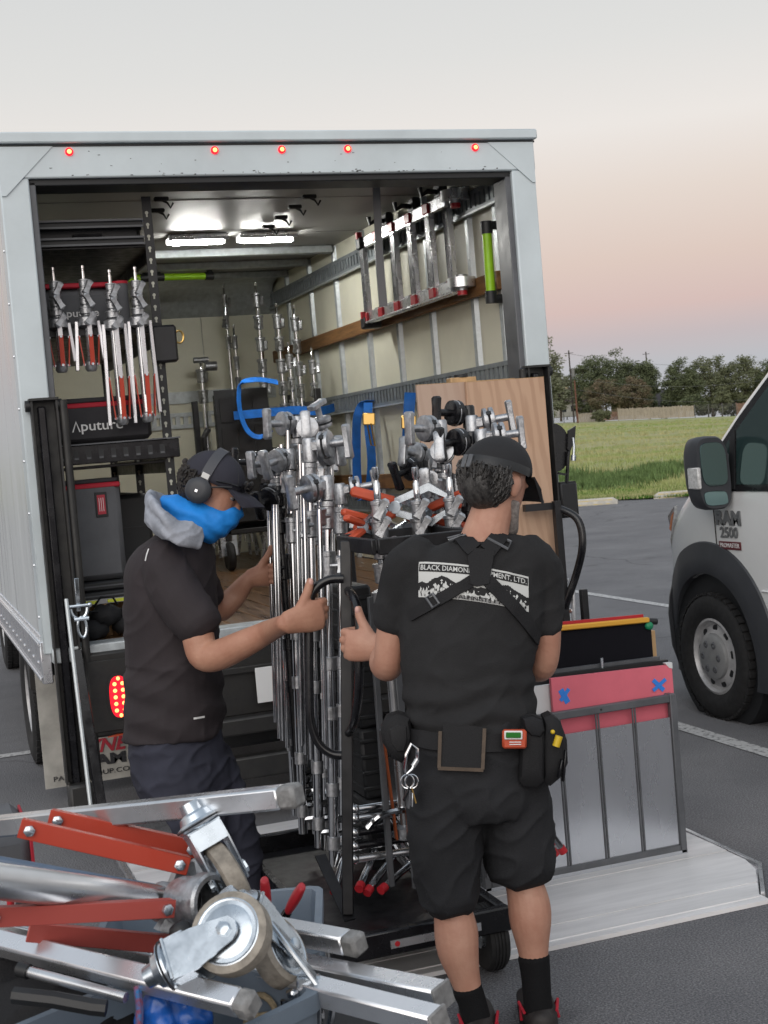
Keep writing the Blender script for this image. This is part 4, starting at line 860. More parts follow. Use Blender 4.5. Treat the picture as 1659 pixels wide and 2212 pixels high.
for z in (2.39, 2.83):
    hg = MB().cyl((1.055, .60, z - .025), (1.055, .60, z + .025), .072, n=22).build('hinge', ALU, LD); MB().cyl((1.055, .60, z - .04), (1.055, .60, z + .04), .03, n=14).build('hub', CAST, hg); MB().cyl((1.055, .60, z - .062), (1.055, .60, z - .04), .026, n=12).build('lock_tab', REDPL, hg)
for y, z in ((2.03, 2.36), (2.0, 2.83)): MB().box(.99, 1.10, y - .05, y + .03, z - .05, z + .02, .008).build('foot', BLACKP, LD); MB().cyl((1.0, y - .02, z + .01), (1.0, y - .02, z + .05), .02, n=10).build('lock_knob', REDPL, LD)
MB().box(.995, 1.035, .60, 2.06, 2.335, 2.35, .004).build('outer_rail', ALU, LD)
for y in (.9, 1.3, 1.75):
    t = thing('wall_hook', {.9: 'black wall hook above the near end of the ladder', 1.3: 'black wall hook above the middle of the ladder', 1.75: 'black wall hook above the far end of the ladder'}[y], 'hook', (1.12, y, 2.87)); MB().tube([(1.125, y, 2.90), (1.03, y, 2.91), (.995, y, 2.89), (.99, y, 2.93)], .014, 8).build('arm', BLACKP, t)
    MB().box(1.08, 1.127, y - .05, y + .05, 2.87, 2.95, .01).build('back_plate', BLACKP, t)
# lime tube lights
def lime(p, q, label):
    p, q = V(p), V(q); t = thing('tube_light', label, 'tube light', p, 0, 'lime green tube lights'); d = (q - p).normalized(); L = (q - p).length
    MB().cyl(p + d * .055, q - d * .055, .024, n=14).build('tube', LIME, t)
    for e, s in ((p, 1), (q, -1)): 
        k = MB().cyl(e, e + d * (s * .06), .029, n=14).build('end_cap', BLACKP, t); MB().cyl(e + d * s * .02, e + d * s * .02 + (V((.07, 0, 0)) if abs(d.z) > .5 else V((0, .02, .075))), .022, n=10).build('bracket', BLACKP, k)
lime(px(1050, 478, 1.085), px(1062, 655, 1.085), 'upright lime green tube on the right wall near the door opening')
lime(pz(250, 603, 2.88), pz(322, 600, 2.88), 'lime green tube under the ceiling, left, half behind the shelving')
lime(pz(335, 599, 2.88), pz(460, 596, 2.88), 'lime green tube under the ceiling right of the slotted upright')
# ------------------------------------------------------------------ stand cart on the platform
xl, xr = py(700, 1985, -2.2).x, py(1093, 1950, -2.2).x
SCt = thing('stand_cart', 'black steel cart with D handles carrying the bunch of grip stands', 'cart', ((xl + xr) / 2, -1.65, 0))
m = MB()
MB().box(xl, xr, -2.22, -1.02, .142, .150).build('base_plate', BLACK, SCt)
for a in ((xl, xr, -2.235, -2.20), (xl, xr, -1.03, -1.0)): MB().box(a[0], a[1], a[2], a[3], .142, .215, .005).build('base_rim', BLACKG, SCt)
for x in (xl, xr - .03): MB().box(x, x + .03, -2.199, -1.031, .142, .214, .005).build('base_rim', BLACKG, SCt)
pl = MB().box(xl + .18, xr - .10, -2.2385, -2.235, .163, .186).build('name_strip', ALU, SCt); MB().cyl((xl + .20, -2.2395, .175), (xl + .20, -2.235, .175), .008, n=10).build('red_dot', REDPL, pl)
for x, y, zg in ((xr - .035, -2.13, .002), (xl + .05, -2.13, .002), (xl + .015, -1.10, .0225), (xr + .01, -1.10, .0225)):
    r = .098 if y < -2 else .092
    w_ = MB().lathe([(.04, -.022), (.075, -.030), (r - .006, -.030), (r, -.020), (r, .020), (r - .006, .030), (.075, .030), (.04, .022)], (x, y, zg + r), (1, 0, 0), 28).build('wheel', RUBBER, SCt)
    for k in (-.016, -.005, .005, .016): MB().lathe([(r - .002, k - .003), (r + .003, k - .003), (r + .003, k + .003), (r - .002, k + .003)], (x, y, zg + r), (1, 0, 0), 28).build('tread_rib', RUBBER, w_)
    MB().cyl((x - .034, y, zg + r), (x + .034, y, zg + r), .03, n=14).build('hub', ZINC, w_)
    for s in (-1, 1): MB().bar((x + s * .036, y, zg + r), (x + s * .036, y + .02, .146), .005, .045, (0, 1, 0)).build('fork', ZINC, SCt)
pb, ptop = pd(752, 1974, 4.2), pd(747, 1168, 4.24)
px_, py_ = ptop.x, -2.205; RH_ = V((CR.x, CR.y, 0))
MB().bar(pb, ptop, .034, .034, RH_, .003).build('post', BLACK, SCt)
for x, y in ((xr - .03, -1.03),): MB().box(x - .018, x + .018, y - .018, y + .018, .21, ptop.z, .003).build('post', BLACK, SCt)
MB().bar(pd(692, 1848, 4.40), pd(756, 1988, 4.19), .006, .035, (1, 0, 0)).build('brace', BLACK, SCt)
z_ = ptop.z
MB().box(px_ + .019, xr, -2.2, -1.84, z_ - .03, z_ - .022).build('tray', BLACK, SCt)
for a in ((px_ + .019, xr, -2.21, -2.19), (px_ + .019, xr, -1.85, -1.83)): MB().box(a[0], a[1], a[2], a[3], z_ - .035, z_ + .012, .003).build('tray_rim', BLACK, SCt)
for x in (px_ + .012, xr): MB().box(x - .008, x + .008, -2.19, -1.85, z_ - .034, z_ + .011, .003).build('tray_rim', BLACK, SCt)
def hp(u, v, d=4.22): return pd(u, v, d)
MB().tube(curve([hp(742, 1250), hp(712, 1252), hp(685, 1268), hp(670, 1300), hp(668, 1380), hp(669, 1500), hp(672, 1560), hp(688, 1605), hp(715, 1628), hp(744, 1632)], 5), .0135, 10).build('handle', BLACKG, SCt)
MB().tube(curve([hp(752, 1276), hp(764, 1292, 4.12), hp(775, 1330, 4.05), hp(777, 1400, 4.03), hp(774, 1500, 4.04), hp(765, 1560, 4.10), hp(752, 1585)], 5), .0135, 10).build('handle', BLACKG, SCt)
# coiled cable and black bin on the cart
for i in range(4):
    z0 = .30 + i * .22; c = pd(780, 1500, 4.62); t = thing('ribbed_crate', ['dark ribbed crate lowest in the stack on the cart', 'dark ribbed crate second from the bottom of the cart stack', 'dark ribbed crate third from the bottom of the cart stack', 'dark ribbed crate on top of the cart stack'][i], 'crate', (c.x, c.y, z0 - .06), 0, 'ribbed crates on the stand cart')
    zb0 = .216 + i * .235; t.location.z = zb0; MW[t.name] = M.Translation(t.location)
    MB().box(c.x - .03, c.x + .05, c.y - .05, c.y + .3, zb0, zb0 + .232, .01).build('shell', DGREY if 'DGREY' in globals() else BLACKP, t)
    for k in range(4): MB().box(c.x - .034, c.x + .054, c.y - .056, c.y + .305, zb0 + .03 + k * .052, zb0 + .044 + k * .052, .003).build('rib', BLACKP, t)

def grip_head(t, c, d, black, s=1.0, up=(0, 0, 1)):
    """a round gripping head: body on the mast, two toothed discs and a T handle"""
    mt_ = BLACKG if black else CAST; a, b_, d = frame(d, up); c = V(c)
    m = MB().lathe([(.014 * s, -.05 * s), (.021 * s, -.045 * s), (.021 * s, .02 * s), (.017 * s, .026 * s)], c, (0, 0, 1), 14); m.obox(c + d * .018 * s, a, b_, d, .034 * s, .034 * s, .036 * s, .006)
    hd = m.build('head_body', mt_, t)
    for k, (h0, h1) in enumerate(((.034, .052), (.0535, .072))): MB().lathe([(.030 * s, h0 * s), (.040 * s, (h0 + .003) * s), (.041 * s, (h0 + h1) / 2 * s), (.040 * s, (h1 - .003) * s), (.030 * s, h1 * s)], c, d, 22).build('disc', mt_, hd)
    if black: MB().lathe([(.0413 * s, .0522 * s), (.0416 * s, .0535 * s), (.0413 * s, .0545 * s)], c, d, 22).build('white_ring', ALU, hd)
    for k in range(3):
        an = 2 * PI * k / 3 + .6; MB().obox(c + (a * math.cos(an) + b_ * math.sin(an)) * (.0395 * s) + d * .053 * s, a * math.cos(an) + b_ * math.sin(an), d, a * -math.sin(an) + b_ * math.cos(an), .006, .016 * s, .014 * s, .002).build('rod_hole', BLACKP, hd)
    MB().cyl(c + d * .070 * s, c + d * .112 * s, .012 * s, n=12).build('stem', mt_, hd)
    h = c + d * .122 * s; L = .052 * s; rg = []
    for k, w_, th in ((-1, .012, .007), (-.88, .0185, .0105), (-.35, .0165, .0095), (.35, .0165, .0095), (.88, .0185, .0105), (1, .012, .007)): rg.append([h + b_ * (L * k) + a * (w_ * s * x) + d * (th * s * y) for x, y in ((-1, -.7), (-.7, -1), (.7, -1), (1, -.7), (1, .7), (.7, 1), (-.7, 1), (-1, .7))])
    MB().loft(rg).build('handle', mt_, hd)
def c_stand(ut, vt, d, ub, vb, hd, label, black=False, s=1.15, arm=None, knobs=2, grp='grip stands on the cart, left bunch', legs=True, z0=None):
    a = pd(ut, vt, d); b_ = pd(ub, vb, d); b_.z = z0 if z0 is not None else max(b_.z, .24); ax = (b_ - a); L = ax.length; ax.normalize()
    t = thing('grip_stand', label, 'grip stand', b_, 0, grp); mc = BLACKG if black else CHROME
    MB().cyl(b_, b_ - ax * (L * .52), .0165, n=12).build('lower_tube', mc, t); MB().cyl(b_ - ax * (L * .50), a, .0125, n=12).build('upper_tube', mc, t)
    for f_ in (.06, .20, .40, .53):
        q = b_ - ax * (L * f_); MB().lathe([(.0165, -.022), (.021, -.02), (.021, .02), (.0165, .022)], q, -ax, 12).build('collar', CAST if not black else BLACKG, t)
    for i in range(knobs):
        q = a + ax * (.10 + i * .16); MB().lathe([(.0135, -.045), (.023, -.04), (.023, .028), (.026, .03), (.026, .045), (.014, .047)], q, -ax, 14).build('riser_casting', CAST if not black else BLACKG, t)
        k = MB(); tknob(k, q + V((0, -.02, 0)), V((.9 * (-1) ** (i + len(label)), -.5, 0)), .06, .02, (.3, 0, 1)); k.build('knob', CAST if not black else BLACKG, t)
    grip_head(t, a, hd, black, s)
    if arm:
        for (ua, va, ub2, vb2, dd_) in arm:
            p, q = pd(ua, va, dd_), pd(ub2, vb2, dd_); ar = MB().cyl(p, q, .0078, n=10).build('arm_rod', CHROME, t)
    if legs:
        for k in range(3):
            an = -.15 + k * .28 + .1 * math.sin(len(label)); z = b_.z + .05 + k * .045; q = V((b_.x, b_.y, z)); e = q + V((math.cos(an) * .20, math.sin(an) * .2, 0)); f_ = e + V((math.cos(an) * .08, math.sin(an) * .08, -min(z - .155, .14)))
            lg = MB().tube([q, q.lerp(e, .6), e, e.lerp(f_, .3) + V((0, 0, -.01)), f_], .0125, 8).build('leg', mc, t); MB().cyl(f_, f_ + (f_ - e).normalized() * .022, .0145, n=10).build('red_foot', REDPL, lg)
    return t
LF = V((-.95, -.30, .05)); RT = V((.93, -.35, -.02))
c_stand(643, 915, 5.00, 668, 1790, LF, 'silver grip stand whose head is highest in the left bunch', s=1.05, arm=[(622, 930, 634, 1640, 4.93), (608, 960, 621, 1615, 4.95)])
c_stand(668, 965, 4.68, 690, 1830, V((.80, -.6, .05)), 'silver grip stand with a large head pointing right in the left bunch', s=1.12, arm=[(655, 1000, 672, 1640, 4.60)])
c_stand(706, 1046, 4.48, 722, 1870, V((-.97, -.22, -.12)), 'nearest silver grip stand of the left bunch, head pointing left', s=1.1, arm=[(690, 1100, 706, 1660, 4.42)])
c_stand(625, 985, 4.88, 655, 1800, V((-.85, -.5, -.2)), 'silver grip stand whose head hangs left below the highest one', s=1.0, arm=[(591, 1090, 604, 1595, 4.80), (597, 1090, 611, 1600, 4.80)])
c_stand(600, 1065, 4.90, 650, 1760, V((-.75, -.6, -.3)), 'black grip stand at the left edge of the bunch by the hand', True, 1.0, arm=[(641, 1050, 652, 1610, 4.84)])
c_stand(576, 1000, 5.05, 640, 1720, V((-.98, -.1, .1)), 'black grip stand with knob sticking out farthest left', True, 1.0, knobs=1)
c_stand(690, 985, 4.80, 705, 1840, V((.3, -.95, .1)), 'silver grip stand with a handle facing forward in the left bunch', s=1.0, arm=[(672, 1040, 690, 1650, 4.7)])
c_stand(668, 930, 4.90, 684, 1800, V((-.35, -.9, .15)), 'silver grip stand with a small ring head facing the viewer near the top', s=.95, arm=[(648, 960, 660, 1630, 4.86)])
c_stand(700, 942, 4.95, 712, 1820, V((-.2, -.2, .95)), 'silver grip stand with its handle pointing straight up', s=.95, arm=[(716, 1000, 728, 1640, 4.88)])
c_stand(596, 1000, 4.98, 640, 1760, V((-.9, -.45, .0)), 'silver grip stand half hidden behind the leftmost black one', s=.95, arm=[(580, 1080, 596, 1560, 4.94)])
c_stand(735, 1060, 4.62, 742, 1850, V((.95, -.3, .1)), 'silver grip stand with head pointing right above the tray corner', s=.95)
GR = 'grip stands on the cart, right bunch'
c_stand(952, 925, 4.55, 960, 1800, LF, 'silver grip stand with head pointing left in front of the plywood', s=1.05, grp=GR)
c_stand(1012, 893, 4.72, 1000, 1800, V((-.97, -.2, .08)), 'black grip stand whose head is highest in the right bunch', True, 1.05, grp=GR)
c_stand(1020, 915, 4.60, 1010, 1800, V((.94, -.3, .10)), 'silver grip stand with head pointing right above the cap', s=1.05, grp=GR)
c_stand(1040, 945, 4.45, 1030, 1800, V((.97, -.25, .03)), 'silver grip stand with handle farthest right above the cap', s=1.05, grp=GR)
c_stand(1018, 950, 4.50, 990, 1800, V((-.96, -.3, -.05)), 'black grip stand with head pointing left just above the cap', True, 1.05, grp=GR)
for i, (u, v, hd, bl) in enumerate(((925, 985, (-.9, -.4, .2), False), (910, 1000, (-.9, -.3, -.3), True), (940, 1040, (-.6, -.8, 0), False), (985, 1040, (.8, -.6, .2), False), (962, 985, (-.5, -.85, .3), False))):
    c_stand(u, v, 4.68 - i * .04, u + 15, 1800, V(hd), ['short silver grip stand behind the pin stands, left of the cap', 'short black grip stand left of the cap', 'short silver grip stand with drooping head beside the hair', 'short silver grip stand mostly hidden behind the hair', 'short silver grip stand just under the black head'][i], bl, .95, grp=GR, knobs=2)
# three stands with bare pins
def pin_stand(u, v, d, label, braces=True):
    a = pd(u, v, d); t = thing('pin_stand', label, 'light stand', (a.x, a.y, .216), 0, 'pin topped stands on the cart'); x, y = a.x, a.y
    MB().lathe([(.009, -.115), (.0115, -.11), (.0115, -.05), (.008, -.045), (.008, -.035), (.0115, -.03), (.0115, 0), (.009, .002)], a, (0, 0, 1), 12).build('pin', CHROME, t)
    MB().cyl((x, y, a.z - .30), (x, y, a.z - .10), .016, n=12).build('riser', CHROME, t)
    for k, r in ((.135, .022), (.19, .026), (.255, .027), (.33, .030)): 
        MB().lathe([(r * .8, -.032), (r, -.028), (r, .018), (r * 1.15, .02), (r * 1.15, .03), (r * .8, .032)], (x, y, a.z - k), (0, 0, 1), 16).build('collar', CAST, t)
        kb = MB(); tknob(kb, (x, y - r, a.z - k + .005), (.5 if k > .2 else -.3, -1, 0), .075, .024, (.7 if k < .3 else -.4, 0, 1)); kb.build('knob', CAST, t)
    zc = a.z - .40; MB().lathe([(.02, -.03), (.045, -.02), (.045, .012), (.02, .022)], (x, y, zc), (0, 0, 1), 18).build('hinge_casting', CAST, t)
    MB().cyl((x, y, .40), (x, y, zc - .02), .019, n=14).build('column', STEELTUBE, t); MB().lathe([(.02, 0), (.038, .008), (.038, .04), (.02, .05)], (x, y, .36), (0, 0, 1), 16).build('brace_casting', CAST, t)
    for k in range(3):
        an = PI * (.98 + k * .52); dx, dy = math.cos(an), math.sin(an); p0 = V((x + dx * .05, y + dy * .05, zc)); p1 = V((x + dx * .06, y + dy * .06, .22))
        MB().bar(p0, p1, .022, .018, (dx, dy, 0), .002).build('leg', GREYTUBE, t)
        q = V((x + dx * .052, y + dy * .05 - .016, .72)); e = V((x + dx * .036, y + dy * .03 - .016, .37)); br = MB().bar(q, e, .022, .005, (dx, dy, 0)).build('brace', ORSHADE, t, False)
        MB().cyl(q - V((0, .008, 0)), q + V((0, .008, 0)), .009, n=10).build('bolt', ZINC, br)
pin_stand(810, 1010, 4.36, 'leftmost of the three bare pin stands on the cart'); pin_stand(896, 1010, 4.42, 'middle of the three bare pin stands on the cart'); pin_stand(968, 1003, 4.40, 'bare pin stand right beside the older man hair')
# clamps on the tray
def spring_clamp(c, rz, label, s=1.0, tilt=0):
    t = thing('spring_clamp', label, 'clamp', c, rz, 'spring clamps on the cart tray'); X = MW[t.name] @ M.Rotation(tilt, 4, 'X'); 
    for k in (-1, 1):
        m = MB(); m.x = X @ M.Scale(s, 4)
        m.prism([V((0, -.012, .005 * k)), V((.09, -.012, .035 * k)), V((.15, -.012, .005 * k)), V((.155, -.012, .012 * k)), V((.09, -.012, .055 * k)), V((0, -.012, .022 * k))], V((0, .024, 0))); m.build('jaw', ZINC, t)
        m = MB(); m.x = X @ M.Scale(s, 4); m.bar((0, 0, -.013 * k), (-.11, 0, -.05 * k), .036, .026, (0, 0, 1), .007); m.build('handle', ORANGE, t)
        m = MB(); m.x = X @ M.Scale(s, 4); m.bar((.148, 0, .003 * k), (.168, 0, .012 * k), .03, .014, (0, 0, 1), .003); m.build('tip', ORANGE, t)
    m = MB(); m.x = X @ M.Scale(s, 4); m.cyl((0, -.018, 0), (0, .018, 0), .016, n=12); m.build('spring', ZINC, t)
zt_ = z_ - .02
q = pd(800, 1128, 4.42); spring_clamp(V((q.x, q.y, zt_ + .06)), .1, 'orange handled clamp on the tray left of the pin stands', .85)
q = pd(855, 1108, 4.45); spring_clamp(V((q.x, q.y, zt_ + .10)), -.5, 'large clamp with steel jaws between the pin stands', 1.25)
q = pd(930, 1130, 4.5); spring_clamp(V((q.x, q.y, zt_ + .07)), 2.4, 'orange tipped clamp lying near the older man shoulder', 1.1)
q = pd(785, 1150, 4.36); spring_clamp(V((q.x, q.y, zt_ + .05)), .6, 'orange handled clamp lying lowest at the tray corner', .75)
# silver rods leaning in the cart base
for i, (u0, v0, u1, v1) in enumerate(((760, 1790, 726, 1915), (810, 1840, 780, 1910), (862, 1830, 800, 1918), (905, 1850, 832, 1915))):
    a, e = pd(u0, v0, 4.55), pd(u1, v1, 4.40); e.z = max(e.z, .165); t = thing('steel_rod', ['steel rod with red tip lying leftmost in the cart base', 'steel rod with red tip second from left in the cart base', 'steel rod with red tip third from left in the cart base', 'steel rod with red tip nearest the shorts in the cart base'][i], 'rod', e, 0, 'red tipped rods in the cart base')
    MB().cyl(a, e, .0125, n=10).build('tube', CHROME, t); MB().cyl(e, e + (e - a).normalized() * .025, .015, n=10).build('red_tip', REDPL, t)
for i, v in enumerate((1742, 1762, 1793, 1822, 1850)):
    a, e = pd(766, v + 6, 4.40), pd(905, v - 14, 4.50); t = thing('base_leg_bar', ['topmost chrome base bar nested in the cart', 'second chrome base bar from the top in the cart', 'middle dark base bar nested in the cart', 'fourth dark base bar from the top in the cart', 'lowest chrome base bar nested in the cart'][i], 'bar', a, 0, 'nested stand bases in the cart')
    MB().cyl(a, e, .0125, n=10).build('tube', [CHROME, CHROME, BLACKG, BLACKG, STEELTUBE][i], t); MB().ball(a, .017).build('end_knob', CHROME, t)
MB().tube(curve([pd(795, 1790, 4.36), pd(815, 1768, 4.36), pd(850, 1752, 4.38), pd(900, 1750, 4.4)], 4), .011, 8).build('bent_bar', CHROME, SCt)

# ------------------------------------------------------------------ plywood cart
PY = -.52
PC = thing('sheet_cart', 'black tube cart with bent handle holding plywood sheets upright', 'cart', (py(1100, 1500, PY).x, PY, .045))
def yy(u, v, y=PY): return py(u, v, y)
xa, xb, xc = yy(902, 830).x, yy(1004, 825).x, yy(1172, 815).x; zt1, zt2 = yy(930, 830, PY + .03).z, yy(1090, 820).z
MB().box(xa - .1, xc + .02, PY - .12, PY + .25, .12, .15, .005).build('deck', BLACK, PC)
for x in (xa - .05, xc - .03):
    for y in (PY - .08, PY + .2): MB().lathe([(.02, -.015), (.036, -.016), (.036, .016), (.02, .015)], (x, y, .0585), (1, 0, 0), 16).build('caster', RUBBER, PC); MB().box(x - .02, x + .02, y - .02, y + .02, .09, .12).build('caster_plate', ZINC, PC)
MB().bar((yy(1132, 1098, PY - .06)), yy(1204, 1092, PY - .06), .03, .03).build('cross_bar', BLACK, PC)
MB().bar((xc - .02, PY - .08, .15), (xc - .02, PY - .08, yy(1172, 1085, PY - .08).z), .03, .03).build('upright', BLACK, PC)
MB().tube(curve([yy(1200, 1097, PY - .06), yy(1222, 1104, PY - .1), yy(1246, 1120, PY - .14), yy(1257, 1150, PY - .16), yy(1257, 1190, PY - .16), yy(1245, 1240, PY - .12), yy(1228, 1290, PY - .1), yy(1212, 1335, PY - .06)], 5), .0165, 12).build('handle', BLACKG, PC)
MB().bar(yy(1212, 1335, PY - .06), (xc - .02, PY - .08, .6), .03, .03).build('lower_tube', BLACK, PC)
t = thing('plywood_sheet', 'grained orange brown plywood sheet standing in front on the cart', 'plywood', (xb, PY, .15), 0, 'plywood sheets'); MB().box(xb, xc, PY - .012, PY + .006, .1505, zt2, .001).build('panel', PLY, t, False); MB().box(xb, xc, PY - .0125, PY + .0065, zt2 - .001, zt2 + .0008).build('edge', LUMBER, t, False)
t = thing('plywood_sheet', 'pinkish plywood sheet half covered by the grained one', 'plywood', (xa, PY + .03, .15), 0, 'plywood sheets'); MB().box(xa, xa + .45, PY + .012, PY + .03, .1505, zt1, .001).build('panel', PLY2, t, False); MB().box(xa, xa + .45, PY + .0115, PY + .0305, zt1 - .001, zt1 + .0008).build('edge', LUMBER, t, False)
q = yy(998, 815, PY + .05); t = thing('timber_block', 'pale timber block poking up behind the plywood sheets', 'timber', (q.x, PY + .06, .15)); MB().box(q.x - .058, q.x + .06, PY + .036, PY + .09, .1505, q.z, .003).build('board', LUMBER, t); MB().cyl((q.x, PY + .06, q.z), (q.x + .0, PY + .06, q.z + .012), .03, n=12).build('black_pad', BLACKP, t)
q = yy(1052, 1268 - 80, PY - .02); 

# ------------------------------------------------------------------ flag cart with galvanised side
FY = -1.535
FC = thing('flag_cart', 'grey framed cart with ribbed galvanised side standing on the lift platform', 'cart', (.45, FY + .2, .045))
fx0, fx1, fz0, fz1, fd = .06, .868, .0225, .612, .36
zl = .026
for y in (FY, FY + fd):
    for x in (fx0, fx1 - zl): MB().box(x, x + zl, y, y + zl, fz0, fz1 - .0, .003).build('upright', GREYTUBE, FC)
    MB().box(fx0 + zl, fx1 - zl, y + .001, y + zl - .001, fz0, fz0 + .034, .003).build('bottom_rail', GREYTUBE, FC); MB().box(fx0 + zl, fx1 - zl, y + .001, y + zl - .001, fz1 - .030, fz1 - .002, .003).build('top_rail', GREYTUBE, FC)
for x in (fx0, fx1 - zl):
    for z in (fz0 + .002, fz1 - .028): MB().box(x + .001, x + zl - .001, FY + zl, FY + fd, z, z + .026, .003).build('side_rail', GREYTUBE, FC)
MB().box(fx0, fx1, FY + .0, FY + fd + zl, fz0 - .001, fz0 + .012).build('floor_sheet', GALVD, FC, False)
zp = fz1 - .085
xs = [fx0 + zl + .002, .245, .393, .545, .693, fx1 - zl + .008]
for a, b_ in zip(xs, xs[1:]):
    MB().box(a + .010, b_ - .010, FY + .009, FY + .011, fz0 + .033, zp, 0).build('side_panel', GALVD, FC, False)
    for e in (a + .005, b_ - .005): MB().cyl((e, FY + .008, fz0 + .034), (e, FY + .008, fz1 - .028), .0035, n=8).build('panel_seam', GREYTUBE, FC)
    MB().box(a - .011, a + .011, FY + .010, FY + .012, fz0 + .033, zp).build('seam_strip', GALVD, FC, False)
for x in (.33, .56): MB().cyl((x, FY - .0005, fz1 - .016), (x, FY + .004, fz1 - .016), .004, n=8).build('screw', BLACKP, FC)
def board(name, label, cat, pts, y, th, mt_, **k):
    P = [py(u, v, y) for u, v in pts]; a0, a1 = P[0], P[1]; zb0 = fz0 + .013; t = thing(name, label, cat, ((a0.x + a1.x) / 2, y, zb0), 0, k.get('group'))
    MB().prism([V((a0.x, y, zb0)), V((a1.x, y, zb0)), V((a1.x, y, a1.z)), V((a0.x, y, a0.z))], V((0, th, 0))).build('panel', mt_, t, False); return t, a0, a1
t, a0, a1 = board('foam_board', 'pink foam board with two blue tape crosses in the flag cart', 'board', ((1190, 1466), (1451, 1436)), FY + .045, .016, PINK)
def tape(t, y, segs):
    for i, (u0, v0, u1, v1, w_) in enumerate(segs): MB().bar(py(u0, v0, y - i * .001), py(u1, v1, y - i * .001), .0008, w_, V((0, 1, 0)).cross(py(u1, v1, y) - py(u0, v0, y))).build('blue_tape', BLUET, t, False)
tape(t, FY + .0442, ((1211, 1490, 1227, 1518, .022), (1229, 1488, 1211, 1514, .014), (1411, 1469, 1434, 1491, .016), (1438, 1467, 1411, 1492, .014)))
MB().prism([py(1437, 1433, FY + .043), py(1452, 1431, FY + .043), py(1453, 1444, FY + .043), py(1446, 1443, FY + .043)], V((0, .02, 0))).build('torn_corner', WHITEB, t, False)
board('foam_board', 'white foam board showing left of the pink one', 'board', ((1120, 1488), (1192, 1478)), FY + .075, .014, WHITEB)
board('black_board', 'black board with grey edge right behind the pink foam board', 'board', ((1100, 1470), (1443, 1425)), FY + .11, .02, BLACKP)
board('charcoal_board', 'charcoal board leaning behind the black board', 'board', ((1095, 1460), (1425, 1418)), FY + .15, .015, GREYTUBE)
t, a0, a1 = board('cloth_flag', 'large black cloth flag with yellow and red top edge', 'flag', ((1120, 1365), (1405, 1338)), FY + .24, .010, FLAG)
d = (a1 - a0).normalized(); MB().bar(a0 + V((0, -.004, 0)), a1 + V((0, -.004, 0)) - d * .01, .022, .020, None, .004).build('yellow_edge', YEL, t); MB().bar(a0 + V((0, .02, .014)), a1 + V((0, .02, .014)) - d * .02, .008, .012).build('red_edge', REDPL, t)
e = py(1413, 1343, FY + .25); MB().cyl(a1 + V((-.03, .01, -.004)), e + V((.01, 0, 0)), .013, n=10).build('pole_end', BLACK, t); e2 = py(1402, 1352, FY + .235); MB().ball(e2, .018, .012, .016).build('green_tab', GREEN, t)
t = thing('timber_strip', 'pale timber strip at the right edge of the black flag', 'timber', (py(1408, 1400, FY + .3).x, FY + .3, fz0 + .013)); q = py(1408, 1362, FY + .3); MB().box(q.x - .012, q.x + .012, FY + .295, FY + .315, fz0 + .0125, q.z, .002).build('strip', LUMBER, t)
t = thing('cloth_flag', 'second black cloth flag behind the yellow edged one', 'flag', (.5, FY + .3, fz0 + .013)); z0_, z1_ = py(1150, 1372, FY + .33).z, py(1390, 1345, FY + .33).z; MB().prism([V((.15, FY + .33, fz0 + .013)), V((.74, FY + .33, fz0 + .013)), V((.74, FY + .33, z1_)), V((.15, FY + .33, z0_))], V((0, .01, 0))).build('cloth', FLAG, t, False); MB().bar((.15, FY + .328, z0_), (.74, FY + .328, z1_), .016, .016).build('rim', GREYTUBE, t)
q = py(1300, 1428, FY + .13); MB().cyl(q - V((0, 0, .03)), q + V((0, 0, .012)), .006, n=8).build('bolt_pin', ZINC, FC)
# hanging rod and chain on the right lift rail
y_ = -.62
rd = part(MB().cyl(py(1238, 1262, y_), py(1240, 1356, y_), .0085, n=10), 'stop_rod', ALU); MB().lathe([(.010, 0), (.012, .012), (.032, .024), (.032, .030)], py(1240, 1350, y_), py(1240, 1366, y_) - py(1240, 1350, y_), 14).build('red_foot', REDPL, rd)
part(MB().cyl(py(1185, 1336, y_ + .3), py(1238, 1318, y_), .008, n=8), 'stop_bar', ALU)
for i in range(6):
    c = py(1210 + i * 3, 1258 + i * 14, -.14); m = MB(); m.tube([c + (V((.012 * math.cos(t), 0, .026 * math.sin(t))) if i % 2 else V((0, .012 * math.cos(t), .026 * math.sin(t)))) for t in [2 * PI * k / 12 for k in range(12)]], .0045, 6, closed=True); part(m, 'chain_link', ZINC)
part(MB().box(1.24, 1.275, -.10, -.07, .62, .85, .004), 'chain_bracket', BLACK)
# ------------------------------------------------------------------ silver van parked on the right
VX = 2.28; VC = 3.26; VW = VC - VX
VN = thing('cargo_van', 'silver white cargo van with dark wheel arches parked at the right edge', 'van', (VC, -1.4, 0))
def vw(y):   # half width at the belt
    pts = [(-4.35, .96), (-3.9, .98), (.55, .98), (.75, .965), (.95, .91), (1.10, .80), (1.22, .62), (1.28, .40)]
    for (a, wa), (b_, wb) in zip(pts, pts[1:]):
        if y <= b_: return lerp(wa, wb, max(0, (y - a)) / (b_ - a))
    return pts[-1][1]
def vtop(y):
    pts = [(-4.35, 2.33), (-1.2, 2.36), (-.95, 2.36), (-.60, 2.21), (-.2, 1.95), (.15, 1.70), (.42, 1.48), (.58, 1.32), (.72, 1.22), (.95, 1.08), (1.10, .97), (1.22, .86), (1.28, .78)]
    for (a, wa), (b_, wb) in zip(pts, pts[1:]):
        if y <= b_: return lerp(wa, wb, (y - a) / (b_ - a))
    return pts[-1][1]
def vx(y, z):  # half width of the side at a height
    w_ = vw(y); 
    if z > 1.18: w_ -= (z - 1.18) * .085
    if z < .5: w_ -= (.5 - z) * .06
    return w_ + .012 * math.exp(-((z - .80) / .05) ** 2) * 0
